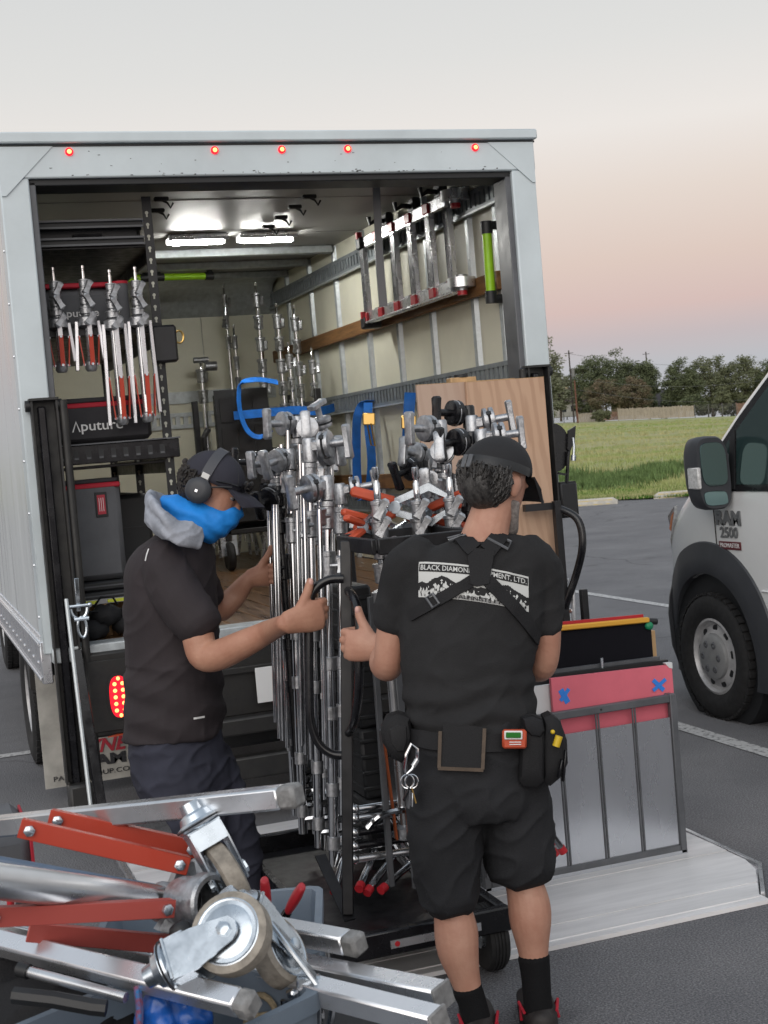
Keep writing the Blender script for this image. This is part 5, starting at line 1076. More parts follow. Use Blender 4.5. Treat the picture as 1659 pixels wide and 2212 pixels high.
ys = [-4.35, -4.3, -4, -3, -2, -1.4, -1.2, -1.0, -.8, -.6, -.4, -.2, 0, .15, .3, .42, .50, .58, .66, .74, .82, .9, .98, 1.04, 1.10, 1.15, 1.19, 1.23, 1.26, 1.28]
rings = []
for y in ys:
    zt0 = vtop(y); zb0 = .30; side = []; rnd = min(.16, (zt0 - zb0) * .2)
    for k in range(15): z = lerp(zb0, zt0 - rnd, k / 14); side.append((vx(y, z), z))
    xe = side[-1][0]
    for k in range(1, 6): a = PI / 2 * k / 6; side.append((xe - rnd * (1 - math.cos(a)) * 1.1, zt0 - rnd + rnd * math.sin(a)))
    side.append((xe * .5, zt0 + .02)); side.append((0, zt0 + .03))
    rings.append([V((VC - x, y, z)) for x, z in side] + [V((VC + x, y, z)) for x, z in reversed(side[:-1])])
bm_ = MB().loft(rings).mesh('body')
WY, WY2, WR = .47, -3.0, .335
cut = MB()
for y in (WY, WY2):
    for s in (-1, 1): cut.cyl((VC + s * 1.2, y, WR + .02), (VC + s * .58, y, WR + .02), .425, n=40)
cm = cut.mesh('cut'); co = bpy.data.objects.new('tmpcut', cm); col.objects.link(co)
bm2 = evalmesh(bm_, [('BOOLEAN', dict(operation='DIFFERENCE', object=co, solver='EXACT'))]); bpy.data.objects.remove(co)
bm2.transform(MW[VN.name].inverted()); bm2.polygons.foreach_set('use_smooth', [True] * len(bm2.polygons)); bm2.set_sharp_from_angle(angle=R(32)); bm2.materials.clear()
body = link('body', bm2, VANP, VN)
def onside(y, z, off=.004, s=-1): return V((VC + s * (vx(y, z) + off), y, z))
def sidepanel(name, pts, mt_, off=.004, th=.012, parent=None, s=-1, sub=1):
    P = [onside(y, z, off, s) for y, z in pts]; ctr = sum((p for p in P), V()) / len(P)
    return MB().prism(P, V((-s * th, 0, 0))).build(name, mt_, parent or VN, False)
for s in (-1, 1):
    for yw in (WY, WY2):
        m = MB(); rr_ = []
        for i in range(41):
            a = PI * (-.12 + 1.24 * i / 40); ca, sa = math.cos(a), math.sin(a); row = []
            for r, off in ((.415, -.03), (.415, .022), (.44, .030), (.50, .026), (.575, .012), (.583, -.01)):
                y = yw + ca * r * (1.0 if r < .45 else 1.02); z = max(.20, WR + .015 + sa * r * (1.04 if sa > 0 else 1))
                row.append(onside(min(y, 1.2), max(z, .20), off, s))
            rr_.append(row)
        m.loft(rr_); m.build('wheel_arch', CLAD, VN)
        MB().lathe([(.43, -.02), (.43, -.4), (.01, -.41)], (VC + s * .97, yw, WR + .02), (s, 0, 0), 32).build('wheel_well', BLACKP, VN)
        t_, rim = wheel(VN, (VC + s * .895, yw, WR), WR, .205, s, .205, 9, 'wheel')
        hub = MB().lathe([(.125, 0), (.122, .018), (.10, .028), (.05, .030), (.03, .034), (.005, .035)], V((VC + s * .895, yw, WR)) + V((s * .078, 0, 0)), (s, 0, 0), 32).build('hub_cap', mat('satin_hub_%d' % (len(MATS)), (.34, .345, .35), .4, .4, var=.1, scale=20), rim)
        for k in range(6):
            a = 2 * PI * k / 6; MB().lathe([(.021, 0), (.017, .004), (.010, .005), (.009, -.004)], V((VC + s * .895, yw + math.cos(a) * .074, WR + math.sin(a) * .074)) + V((s * .107, 0, 0)), (s, 0, 0), 12).build('lug_recess', GREYTUBE, hub)
    # bumper, sill, lamp, glass, door seams
    sidepanel('sill', [(-.16, .22), (-2.4, .22), (-2.4, .34), (-.16, .34)], CLAD, .016, .05, None, s)
    sidepanel('door_window', [(.36, 1.22), (-.60, 1.22), (-.60, 2.08), (-.38, 1.95), (-.1, 1.76), (.12, 1.60), (.34, 1.42)], BLACKG, .005, .006, None, s)
    sidepanel('window_glass', [(.14, 1.255), (-.57, 1.255), (-.57, 2.03), (-.36, 1.90), (-.1, 1.71), (.10, 1.56), (.14, 1.53)], GLASS, .0085, .004, None, s)
    sidepanel('quarter_glass', [(.345, 1.25), (.20, 1.25), (.20, 1.49), (.335, 1.385)], GLASS, .0085, .004, None, s)
    sidepanel('window_divider', [(.20, 1.23), (.155, 1.23), (.155, 1.53), (.20, 1.50)], BLACKP, .010, .006, None, s)
    m = MB(); P = [onside(y, z, .0025, s) for y, z in ((.385, 1.30), (.375, 1.20), (.365, 1.08), (.36, .95), (.365, .86), (.345, .80))]; m.tube(P, .0035, 5); m.build('door_seam', BLACKP, VN)
    P = [onside(y, z, .0025, s) for y, z in ((-.66, 2.1), (-.66, 1.2), (-.66, .5), (-.64, .36))]; MB().tube(P, .0035, 5).build('door_seam', BLACKP, VN)
    MB().tube([onside(y, .72, .003, s) for y in (-.02, -.3, -.6, -1.2, -2.2)], .006, 5).build('body_crease', VANP, VN)
    sidepanel('door_handle', [(-.62, 1.02), (-.50, 1.02), (-.50, 1.055), (-.62, 1.055)], BLACKP, .03, .03, None, s)
    # headlamp wrapping the nose corner
    hl = MB().prism([onside(y, z, .006, s) for y, z in ((.80, 1.135), (.95, 1.07), (1.09, .95), (1.10, .86), (1.04, .85), (.93, .94), (.83, 1.06))], V((-s * .02, 0, 0))).build('headlamp', LENS, VN, False)
    MB().prism([onside(y, z, .008, s) for y, z in ((.82, 1.10), (.88, 1.075), (.93, 1.0), (.90, .99))], V((-s * .02, 0, 0))).build('amber_lens', AMBER, hl, False)
    bp = []
    for i in range(13):
        y = lerp(.93, 1.285, i / 12); row = [onside(y, z, off, s) for z, off in ((.20, -.05), (.22, .02), (.34, .05), (.52, .05), (.62, .035), (.70, .008), (.70, -.05))]; bp.append(row)
    MB().loft(bp).build('front_bumper', CLAD, VN)
    # mirror
    mp_ = px(1530, 1022, VC - 1.09); mc = V((VC + s * 1.09, mp_.y, mp_.z))
    m = MB(); rg = []
    for k, (dy, f_) in enumerate(((.12, .45), (.10, .78), (.06, .97), (0, 1.0), (-.04, .99), (-.055, .95))): rg.append([mc + V((s * (.098 * f_ * math.copysign(abs(math.cos(a)) ** .55, math.cos(a)) + .012 * math.sin(a)), dy, .190 * f_ * math.copysign(abs(math.sin(a)) ** .6, math.sin(a)))) for a in [2 * PI * i / 28 for i in range(28)]])
    mr = m.loft(rg).build('mirror', CLAD, VN)
    def rr2(cz, hx, hz, y, p=.5): return [mc + V((s * (hx * math.copysign(abs(math.cos(a)) ** p, math.cos(a)) + .010 * math.sin(a)), y, cz + hz * math.copysign(abs(math.sin(a)) ** p, math.sin(a)))) for a in [2 * PI * i / 28 for i in range(28)]]
    MB().loft([rr2(.045, .076, .112, -.0555), rr2(.045, .074, .110, -.060)]).build('mirror_glass', MIRR, mr); MB().loft([rr2(-.128, .068, .038, -.0555), rr2(-.128, .066, .036, -.060)]).build('wide_mirror_glass', MIRR, mr)
    MB().obox(mc + V((s * .092, -.015, -.02)), (1, 0, 0), (0, 1, 0), (0, 0, 1), .022, .10, .11, .008).build('turn_signal', LENS, mr)
    MB().prism([onside(y, z, .01, s) for y, z in ((.40, 1.19), (.22, 1.19), (.22, 1.42), (.30, 1.40))], V((s * .03, 0, 0))).build('mirror_base', CLAD, mr, False)
    for dz in (.06, -.10): MB().bar(mc + V((-s * .08, .03, dz)), mc + V((-s * .19, .0, dz + .0)), .06, .07, None, .01).build('mirror_arm', CLAD, mr)
# windscreen and nose
ws = [V((VC + x * (vx(y, vtop(y) - .05) - .10), y, vtop(y) + .035)) for x, y in ((-1, .50), (1, .50), (1, -.80), (-1, -.80))]
m = MB(); rows = []
for k in range(8):
    y = lerp(.48, -.78, k / 7); w_ = vx(y, vtop(y) - .1) - .14; rows.append([V((VC + w_ * f_, y, vtop(y) + .012 + .022 * (1 - f_ * f_))) for f_ in (-1, -.6, 0, .6, 1)])
m.add([p for r_ in rows for p in r_], [(k * 5 + j, k * 5 + j + 1, (k + 1) * 5 + j + 1, (k + 1) * 5 + j) for k in range(7) for j in range(4)]); m.build('windscreen', GLASS, VN)
MB().box(VC - .42, VC + .42, 1.255, 1.31, .62, .80, .02).build('grille', BLACKP, VN); MB().box(VC - .6, VC + .6, 1.20, 1.34, .25, .55, .03).build('bumper_front', CLAD, VN)
for s in (-1, 1):
    sidepanel('belt_trim', [(-.16, .60), (-2.45, .60), (-2.45, .68), (-.16, .68)], CLAD, .012, .015, None, s)
# badges on the near door
bx = VX - .003
o_ = (bx - .002, .205, 1.055)
text('badge_make', 'RAM', .098, mat('badge_chrome', (.20, .205, .21), .35, .5), VN, (VX - .004, .235, 1.078), (0, -1, 0), (0, 0, 1), .003, bold=.005, wide=1.15)
text('badge_number', '2500', .078, MATS['badge_chrome'], VN, (VX - .004, .235, 1.004), (0, -1, 0), (0, 0, 1), .003, bold=.0012, wide=1.05)
pl = MB().box(VX - .006, VX - .001, .135, .335, .918, .960, .002).build('badge_plate', mat('dark_red_badge', (.11, .015, .02), .4), VN); text('badge_model', 'PROMASTER', .032, WHTINK, pl, (VX - .0065, .235, .939), (0, -1, 0), (0, 0, 1), .001, wide=1.0)
# ------------------------------------------------------------------ people
from mathutils.bvhtree import BVHTree
RH = V((CR.x, CR.y, 0)).normalized(); FH = V((CF.x, CF.y, 0)).normalized(); UP = V((0, 0, 1))
def limb(mb, pts, hint=None, k=5, n=18):
    """elliptical loft: pts = (point, side radius, other radius); rounded ends"""
    P = cat_rom([(*p, a, b_) for p, a, b_ in pts], k); rings = []; C = [V(p[:3]) for p in P]; N = len(C)
    d0 = (C[0] - C[1]).normalized(); d1 = (C[-1] - C[-2]).normalized(); seq = []
    for f_ in (.95, .8, .5): seq.append((C[0] + d0 * (min(P[0][3], P[0][4]) * .6 * f_), P[0][3] * math.sqrt(1 - f_ * f_), P[0][4] * math.sqrt(1 - f_ * f_)))
    seq += [(C[i], P[i][3], P[i][4]) for i in range(N)]
    for f_ in (.5, .8, .95): seq.append((C[-1] + d1 * (min(P[-1][3], P[-1][4]) * .6 * f_), P[-1][3] * math.sqrt(1 - f_ * f_), P[-1][4] * math.sqrt(1 - f_ * f_)))
    a = V(hint) if hint is not None else RH
    for i, (c, ra, rb) in enumerate(seq):
        t = (seq[min(i + 1, len(seq) - 1)][0] - seq[max(i - 1, 0)][0]).normalized(); s_ = (a - t * a.dot(t)).normalized(); b_ = t.cross(s_)
        rings.append([c + s_ * (ra * math.cos(2 * PI * j / n)) + b_ * (rb * math.sin(2 * PI * j / n)) for j in range(n)])
    mb.loft(rings); return mb
def ring_limb(mb, rows, depth_dir, k=5, n=28, sq=1.0):
    """torso: rows = (centre, half width, half depth) stacked; always level sections"""
    P = cat_rom([(*c, a, b_) for c, a, b_ in rows], k)
    rings = [[V(p[:3]) + RH * (p[3] * math.copysign(abs(math.cos(t)) ** sq, math.cos(t))) + depth_dir * (p[4] * math.copysign(abs(math.sin(t)) ** sq, math.sin(t))) for t in [2 * PI * j / n for j in range(n)]] for p in P]
    mb.loft(rings); return mb
def fuse(mb, voxel, smooth=3, disp=None, fac=.5):
    me = mb.mesh('tmp', False); r = evalmesh(me, [('REMESH', dict(mode='VOXEL', voxel_size=voxel, adaptivity=0.0)), ('SMOOTH', dict(iterations=smooth, factor=fac))])
    if disp:
        vs = [v.co.copy() for v in r.vertices]; ns = [v.normal.copy() for v in r.vertices]
        for v, c, n_ in zip(r.vertices, vs, ns): v.co = c + n_ * disp(c)
        r.update()
    r.polygons.foreach_set('use_smooth', [True] * len(r.polygons)); return r
def bvh_of(me): return BVHTree.FromPolygons([v.co.copy() for v in me.vertices], [tuple(p.vertices) for p in me.polygons])
def put(name, me, mt_, parent):
    i = inv_of(parent); me.transform(i); me.materials.clear(); return link(name, me, mt_, parent)
def onb(bv, u, v, off=.003):
    d = ray(u, v).normalized(); h, n_, i, dist = bv.ray_cast(CAM, d)
    if h is None:
        h, n_, i, dist = bv.find_nearest(pd(u, v, 3.7))
    return h + (n_ if n_.dot(d) < 0 else -n_) * off
def patch(bv, f_, nu, nv, off):
    """grid projected on a surface; f_(s, t) gives picture coordinates"""
    m = MB(); m.add([onb(bv, *f_(i / nu, j / nv), off) for j in range(nv + 1) for i in range(nu + 1)], [(j * (nu + 1) + i, j * (nu + 1) + i + 1, (j + 1) * (nu + 1) + i + 1, (j + 1) * (nu + 1) + i) for j in range(nv) for i in range(nu)]); return m
def slab(bv, poly, off, th, name, mt_, parent, sub=0):
    """a flat panel lying on a surface: outline in picture coordinates, given thickness"""
    P = [onb(bv, u, v, off) for u, v in poly]; n_ = (P[1] - P[0]).cross(P[-1] - P[0]).normalized(); n_ = n_ if n_.dot(CF) < 0 else -n_
    return MB().prism(P, n_ * th).build(name, mt_, parent)
def webbing(bv, pts, w_, off, name, mt_, parent, th=.004):
    C = [onb(bv, u, v, off) for u, v in [tuple(p) for p in cat_rom(pts, 6)]]; rings = []
    for i, p in enumerate(C):
        t = (C[min(i + 1, len(C) - 1)] - C[max(i - 1, 0)]).normalized(); n_ = -CF; s_ = t.cross(n_).normalized(); n2 = s_.cross(t)
        h, nn, _, _ = bv.find_nearest(p); nn = nn if nn.dot(CF) < 0 else -nn; s_ = t.cross(nn).normalized(); n2 = nn
        rings.append([p + s_ * (x * w_ / 2) + n2 * (y * th) for x, y in ((-1, -1), (1, -1), (1, 1), (-1, 1))])
    return MB().loft(rings).build(name, mt_, parent)
def fist(mb, c, w_, p, q, s=1.0, thumb_up=True):
    """a hand closed on a bar: bar centre c, bar direction w_, palm side p, finger side q"""
    c = V(c); w_, p, q = V(w_).normalized(), V(p).normalized(), V(q).normalized(); E = lambda a, b_, d: c + p * (a * s) + q * (b_ * s) + w_ * (d * s)
    limb(mb, [(E(.034, -.075, -.012), .030 * s, .021 * s), (E(.032, -.045, -.008), .036 * s, .021 * s), (E(.030, -.01, -.004), .042 * s, .020 * s), (E(.026, .022, -.002), .041 * s, .016 * s)], w_, 4, 14)
    for i, (d, L) in enumerate(((.030, 1.0), (.010, 1.08), (-.011, 1.02), (-.030, .85))):
        r = (.0100, .0102, .0098, .0086)[i] * s
        limb(mb, [(E(.026, .020, d), r * 1.1, r * 1.1), (E(.012, .036 * L, d), r * 1.14, r * 1.14), (E(-.012, .036 * L, d * .97), r, r), (E(-.029, .018 * L, d * .95), r * 1.03, r * 1.03), (E(-.031, -.006, d * .93), r * .92, r * .92), (E(-.022, -.020, d * .92), r * .82, r * .82)], w_, 3, 10)
    if thumb_up: T_ = [(E(.030, -.040, .012), .016, .016), (E(.026, -.026, .035), .0145, .014), (E(.016, -.012, .056), .0128, .0128), (E(.010, -.004, .074), .0130, .0118), (E(.008, -.001, .090), .0105, .0092)]
    else: T_ = [(E(.030, -.040, .012), .016, .016), (E(.018, -.030, .034), .014, .013), (E(-.006, -.024, .044), .0115, .0115), (E(-.024, -.010, .040), .0105, .0095)]
    limb(mb, [(a, b_ * s, d * s) for a, b_, d in T_], p, 4, 12)
    return E(.008 + .0115, -.001, .086), E(.034, -.075, -.012)
def head(mb, c, f, up, s=1.0):
    """skull, jaw, nose, ears; f = facing direction"""
    f = V(f).normalized(); r = f.cross(V(up)).normalized(); u = r.cross(f); E = lambda a, b_, d: V(c) + r * (a * s) + f * (b_ * s) + u * (d * s)
    mb.ball(E(0, -.012, .025), .074 * s, .092 * s, .088 * s, 24, 16, (r, f, u))
    limb(mb, [(E(0, .025, .02), .060 * s, .070 * s), (E(0, .036, -.03), .056 * s, .060 * s), (E(0, .046, -.075), .044 * s, .044 * s), (E(0, .056, -.102), .028 * s, .028 * s)], r, 4, 18)
    limb(mb, [(E(0, .092, .012), .009 * s, .008 * s), (E(0, .102, -.012), .011 * s, .011 * s), (E(0, .108, -.032), .015 * s, .012 * s)], r, 3, 10)
    limb(mb, [(E(-.040, .078, .026), .006 * s, .009 * s), (E(0, .092, .028), .007 * s, .009 * s), (E(.040, .078, .026), .006 * s, .009 * s)], u, 3, 10)
    limb(mb, [(E(-.022, .086, -.062), .006 * s, .008 * s), (E(0, .096, -.060), .008 * s, .010 * s), (E(.022, .086, -.062), .006 * s, .008 * s)], u, 3, 10)
    for k in (-1, 1):
        mb.ball(E(.074 * k, -.008, -.006), .010 * s, .020 * s, .032 * s, 12, 8, (r, f, u))
    return E, r, f, u
def folds(amp, fx, seed, drop=1.0):
    def g(c):
        a = mnoise.noise(V((c.x * fx, c.y * fx, c.z * fx * .55 + seed))); b_ = mnoise.noise(V((c.x * fx * 2.3 + c.z * 9, c.y * fx * 2.3, c.z * fx * 1.6 + seed * 3)))
        r_ = 1 - abs(mnoise.noise(V((c.x * fx * 1.4 + 7, c.y * fx * 1.4, c.z * fx * 2.4 - c.x * 6 + seed))))
        return amp * (.9 * a + .35 * b_ + .9 * (r_ ** 5 - .25))
    return g

# ---------------- older man seen from behind
A = thing('person', 'person in black tee and shorts with tool belt, seen from behind gripping the cart', 'person', pd(1090, 2245, 3.70))
A.location.z = 0; MW[A.name] = M.Translation(A.location)
def a_(u, v, d): return pd(u, v, d)
KA = 3.75 / FOC
bd = MB()
hc = a_(1071, 1046, 3.74); fA = (FH * .70 + RH * .60 + UP * -.42); EA, hr, hf, hu = head(bd, hc, fA, UP + RH * .12, 1.0)
limb(bd, [(a_(1045, 1195, 3.74), .085, .07), (a_(1050, 1150, 3.73), .062, .058), (a_(1064, 1100, 3.735), .056, .056), (a_(1070, 1060, 3.74), .058, .06)])
ring_limb(bd, [(a_(1040, 1185, 3.76), .12, .06), (a_(1030, 1225, 3.76), .185, .085), (a_(1020, 1300, 3.76), .185, .10), (a_(1015, 1400, 3.75), .165, .10), (a_(1015, 1500, 3.74), .155, .10), (a_(1025, 1600, 3.73), .165, .105), (a_(1030, 1700, 3.73), .16, .10)], FH)
barA = a_(776, 1388, 4.03); qA = FH * .22 - RH * .97; pA = -RH * .22 - FH * .97
tipA, wrA = fist(bd, barA, a_(775, 1330, 4.03) - a_(777, 1450, 4.03), pA, qA, 1.12)
limb(bd, [(a_(890, 1222, 3.77), .050, .050), (a_(864, 1290, 3.79), .046, .048), (a_(848, 1370, 3.80), .045, .046), (a_(840, 1428, 3.815), .042, .043), (a_(835, 1438, 3.855), .043, .043), (a_(828, 1428, 3.91), .040, .041), (wrA.lerp(a_(828, 1428, 3.91), .3), .032, .033), (wrA, .027, .026)])
limb(bd, [(a_(1158, 1225, 3.77), .046, .048), (a_(1173, 1300, 3.78), .042, .044), (a_(1180, 1380, 3.79), .040, .042), (a_(1172, 1440, 3.82), .036, .037), (a_(1140, 1440, 3.92), .034, .036), (a_(1095, 1425, 4.03), .028, .03)])
barA2 = a_(1068, 1418, 4.10); fist(bd, barA2, UP, RH * .8 - FH * .5, FH * .8 - RH * .6, 1.0)
# legs
limb(bd, [(a_(965, 1680, 3.72), .08, .085), (a_(970, 1820, 3.71), .07, .075), (a_(975, 1930, 3.70), .052, .056), (a_(978, 1965, 3.70), .051, .054), (a_(985, 2010, 3.695), .058, .060), (a_(990, 2055, 3.69), .055, .057), (a_(1004, 2110, 3.69), .041, .043), (a_(1020, 2165, 3.69), .033, .036), (a_(1032, 2215, 3.69), .034, .04)])
limb(bd, [(a_(1108, 1680, 3.75), .08, .085), (a_(1115, 1800, 3.75), .07, .075), (a_(1122, 1870, 3.75), .056, .06), (a_(1130, 1900, 3.75), .050, .054), (a_(1142, 1950, 3.745), .0565, .059), (a_(1146, 1990, 3.74), .056, .058), (a_(1151, 2045, 3.74), .043, .046), (a_(1156, 2095, 3.735), .036, .040), (a_(1162, 2170, 3.73), .035, .04)])
for (u, v, d) in ((1038, 2245, 3.69), (1168, 2212, 3.74)):
    p = a_(u, v, d); limb(bd, [(V((p.x, p.y, .05)) - FH * .03, .034, .036), (V((p.x, p.y, .045)) + FH * .08, .04, .034), (V((p.x, p.y, .035)) + FH * .19, .042, .022)], RH)
bodyA = fuse(bd, .0042, 3); 
put('body', bodyA, SKIN, A)
NL = MB().ball(tipA, .0075, .004, .011, 10, 6, (qA.normalized(), pA.normalized(), UP)).build('fingernail', NAIL, A)
# tee shirt
sh = MB()
rowsA = [(a_(1052, 1158, 3.745), .064, .055), (a_(1046, 1166, 3.745), .105, .068), (a_(1038, 1180, 3.75), .160, .082), (a_(1032, 1205, 3.755), .200, .098), (a_(1026, 1250, 3.76), .207, .112), (a_(1020, 1320, 3.76), .200, .122), (a_(1014, 1400, 3.75), .186, .124), (a_(1012, 1470, 3.745), .176, .122), (a_(1018, 1530, 3.74), .174, .124), (a_(1023, 1578, 3.735), .178, .128)]
ring_limb(sh, rowsA, FH, 5, 32)
limb(sh, [(a_(915, 1205, 3.76), .070, .072), (a_(880, 1235, 3.775), .070, .072), (a_(862, 1290, 3.79), .062, .066), (a_(847, 1345, 3.80), .056, .060)], None, 5, 20)
limb(sh, [(a_(1130, 1205, 3.76), .070, .072), (a_(1162, 1235, 3.775), .066, .07), (a_(1174, 1300, 3.785), .056, .062), (a_(1177, 1356, 3.79), .050, .056)], None, 5, 20)
def dA(c):
    z = c.z; k = folds(.0058, 6.0, 2.0)(c); hem = max(0, min(1, (1.02 - z) / .16)); return k * (.7 + .9 * hem) + hem * .007 * math.sin(z * 95 + 4 * mnoise.noise(c * 6)) * (1 if z > .83 else .4)
shA = fuse(sh, .0062, 4, dA); bvA = bvh_of(shA); SA = put('tee_shirt', shA, TEEA, A)
# shorts
so_ = MB()
ring_limb(so_, [(a_(1025, 1545, 3.735), .166, .112), (a_(1026, 1600, 3.735), .178, .125), (a_(1028, 1660, 3.735), .186, .132), (a_(1032, 1720, 3.73), .184, .13), (a_(1034, 1755, 3.73), .17, .115)], FH, 5, 30)
limb(so_, [(a_(968, 1680, 3.725), .104, .115), (a_(962, 1760, 3.72), .100, .112), (a_(963, 1850, 3.71), .094, .105), (a_(972, 1945, 3.70), .077, .09)], None, 5, 22)
limb(so_, [(a_(1100, 1680, 3.75), .106, .115), (a_(1113, 1750, 3.75), .100, .112), (a_(1121, 1820, 3.75), .096, .105), (a_(1124, 1872, 3.75), .093, .098)], None, 5, 22)
shoA = fuse(so_, .0062, 4, folds(.0085, 6.5, 9.0)); bvS = bvh_of(shoA); put('shorts', shoA, SHORT, A)
# socks and shoes
for nm, pts in (('left', [(a_(1009, 2136, 3.69), .040, .042), (a_(1020, 2165, 3.69), .0375, .040), (a_(1032, 2212, 3.69), .038, .043)]), ('right', [(a_(1153, 2068, 3.737), .0425, .045), (a_(1157, 2105, 3.735), .0395, .043), (a_(1161, 2160, 3.73), .038, .043), (a_(1164, 2185, 3.73), .040, .045)])):
    m = MB(); limb(m, pts, None, 5, 20); m.build('sock', SOCK, A)
for (u, v, d) in ((1038, 2245, 3.69), (1168, 2212, 3.74)):
    p = a_(u, v, d); g = V((p.x, p.y, 0)); m = MB()
    limb(m, [(g - FH * .055 + UP * .045, .038, .040), (g + FH * .0 + UP * .052, .046, .046), (g + FH * .09 + UP * .045, .050, .040), (g + FH * .20 + UP * .032, .046, .026)], RH)
    o = m.build('shoe', mat('dark_brown_shoe_%d' % int(u), (.020, .016, .015), .6, var=.3, scale=30, bump=.2), A); m = MB(); m.prism([g + FH * (-.085) - RH * .032, g + FH * (-.085) + RH * .032, g + FH * .05 + RH * .052, g + FH * .2 + RH * .045, g + FH * .25, g + FH * .2 - RH * .045, g + FH * .05 - RH * .052], UP * .018); m.build('sole', BLACKP, o)
    for s in (-1, 1): MB().tube([g + RH * (s * .043) - FH * .03 + UP * .075, g + RH * (s * .052) + FH * .02 + UP * .085, g + RH * (s * .047) + FH * .05 + UP * .06, g + RH * (s * .05) + FH * .0 + UP * .045], .0042, 6).build('red_lace', REDF, o)
# hair, cap, beard
def shell(E, fn, n, m_, a0, a1, b0, b1):
    mm = MB(); mm.add([E(*fn(lerp(a0, a1, i / n), lerp(b0, b1, j / m_))) for j in range(m_ + 1) for i in range(n + 1)], [(j * (n + 1) + i, j * (n + 1) + i + 1, (j + 1) * (n + 1) + i + 1, (j + 1) * (n + 1) + i) for j in range(m_) for i in range(n)]); return mm
hm = MB(); rr = random.Random(3)
hm.ball(EA(0, -.038, -.005), .072, .076, .080, 22, 14, (hr, hf, hu))
HA = hm.build('hair', HAIRA, A)
def curls(E, n, az, ez, rad, parent, mt_, rr, L=.05, cr=.006, name='hair_lock', c0=(0, -.012, .025)):
    mm = MB()
    for i in range(n):
        az_ = rr.uniform(*az); el = rr.uniform(*ez); r0 = rad * rr.uniform(.94, 1.06); pts = []; ph = rr.uniform(0, 6); lr = L * rr.uniform(.6, 1.3)
        for k in range(6):
            f_ = k / 5; e2 = el - f_ * lr / rad; a2 = az_ + .10 * math.sin(ph + f_ * 5); r1 = r0 + .010 * math.sin(f_ * PI) + .006 * math.sin(ph * 2 + f_ * 6)
            pts.append(E(c0[0] + math.sin(a2) * math.cos(e2) * r1 * .92, c0[1] - math.cos(a2) * math.cos(e2) * r1 * 1.05, c0[2] + math.sin(e2) * r1))
        mm.tube(pts, [cr * .8, cr, cr, cr * .9, cr * .7, cr * .25], 5)
    o = mm.build(name, mt_, parent); stuff(o); return o
curls(EA, 1250, (-1.32, 1.28), (-1.0, .15), .089, HA, HAIRA, rr, .055, .0030, 'hair_locks')
cap = shell(EA, lambda a, b_: (math.sin(a) * math.cos(b_) * .086, -.012 - math.cos(a) * math.cos(b_) * .106, .030 + math.sin(b_) * .098 - .012 * math.cos(a) * 0 + .012 * math.cos(a + PI) * math.cos(b_)), 36, 12, -PI, PI, .05, PI / 2)
CP = cap.build('cap', CAPA, A)
sol = CP.modifiers.new('thick', 'SOLIDIFY'); sol.thickness = .004; sol.offset = 0
shell(EA, lambda a, b_: (math.sin(a) * math.cos(b_) * .0895, -.012 - math.cos(a) * math.cos(b_) * .1095, .026 + math.sin(b_) * .098 + .012 * math.cos(a + PI) * math.cos(b_)), 30, 3, -1.9, 1.9, .02, .27).build('cap_strap', BLACKP, CP)
shell(EA, lambda a, b_: (math.sin(a) * math.cos(b_) * .0875, -.012 - math.cos(a) * math.cos(b_) * .1075, .030 + math.sin(b_) * .0995 + .012 * math.cos(a + PI) * math.cos(b_)), 12, 5, .35, 1.5, .50, .78).build('mesh_panel', MESHG, CP)
for az_ in (-.28, -.05): 
    q = EA(math.sin(az_) * .0905, -.012 - math.cos(az_) * .111, .020); MB().obox(q, hr, hu, hf, .014, .036, .006, .002).build('strap_buckle', GREYTUBE, CP)
m = MB(); pts = []
br = MB(); rows = []
for i in range(13):
    a = lerp(-1.15, 1.15, i / 12); rows.append([EA(math.sin(a) * .078, .055 + math.cos(a) * .02, .048), EA(math.sin(a) * .080, .085 + math.cos(a) * .045, .040 - .01 * a * a), EA(math.sin(a) * .070, .10 + math.cos(a) * .085, .020 - .018 * a * a), EA(math.sin(a) * .070, .10 + math.cos(a) * .083, .016 - .018 * a * a), EA(math.sin(a) * .078, .055 + math.cos(a) * .02, .042)])
br.loft(rows); br.build('brim', CAPA, CP)
MB().add([], [])
bm3 = MB(); limb(bm3, [(EA(.056, .018, -.040), .008, .020), (EA(.046, .042, -.074), .011, .020), (EA(.028, .072, -.104), .018, .022), (EA(0, .082, -.112), .020, .022), (EA(-.028, .072, -.104), .018, .022), (EA(-.046, .042, -.074), .011, .020)], hu, 4, 12); bm3.build('beard', BEARD, A)
# shirt print: dark title bar, grey sky, mountains, lettering
def pf(s, t): return 905 + 236 * s, 1214 + 76 * t + 30 * s * s + 2 * s
def rounded(s0, s1, t0, t1): return lambda s, t: pf(lerp(s0, s1, s), lerp(t0, t1, t))
PR = patch(bvA, rounded(0, 1, 0.0, 1), 46, 14, .0022).build('shirt_print', PRINTW, SA)
patch(bvA, rounded(0.006, .994, .055, .27), 46, 4, .0030).build('title_bar', PRINTB, PR)
patch(bvA, rounded(.26, .80, .86, .985), 30, 3, .0030).build('lower_bar', mat('shirt_print_grey', (.25, .25, .25), .85), PR)
def strip_poly(bv, top, bot, n, off, name, mt_, parent):
    m = MB(); m.add([onb(bv, *pf(i / n, t), off) for t_ in (0, 1) for i in range(n + 1) for t in ((top(i / n) if t_ == 0 else bot(i / n)),)], [(i, i + 1, n + 2 + i, n + 1 + i) for i in range(n)]); return m.build(name, mt_, parent)
rg = lambda x, f_, s_: mnoise.noise(V((x * f_, s_, 0))) 
ridge = lambda x: .60 - .22 * math.exp(-((x - .22) / .10) ** 2) - .20 * math.exp(-((x - .80) / .11) ** 2) - .06 * rg(x, 18, 1) - .05 * abs(rg(x, 45, 4))
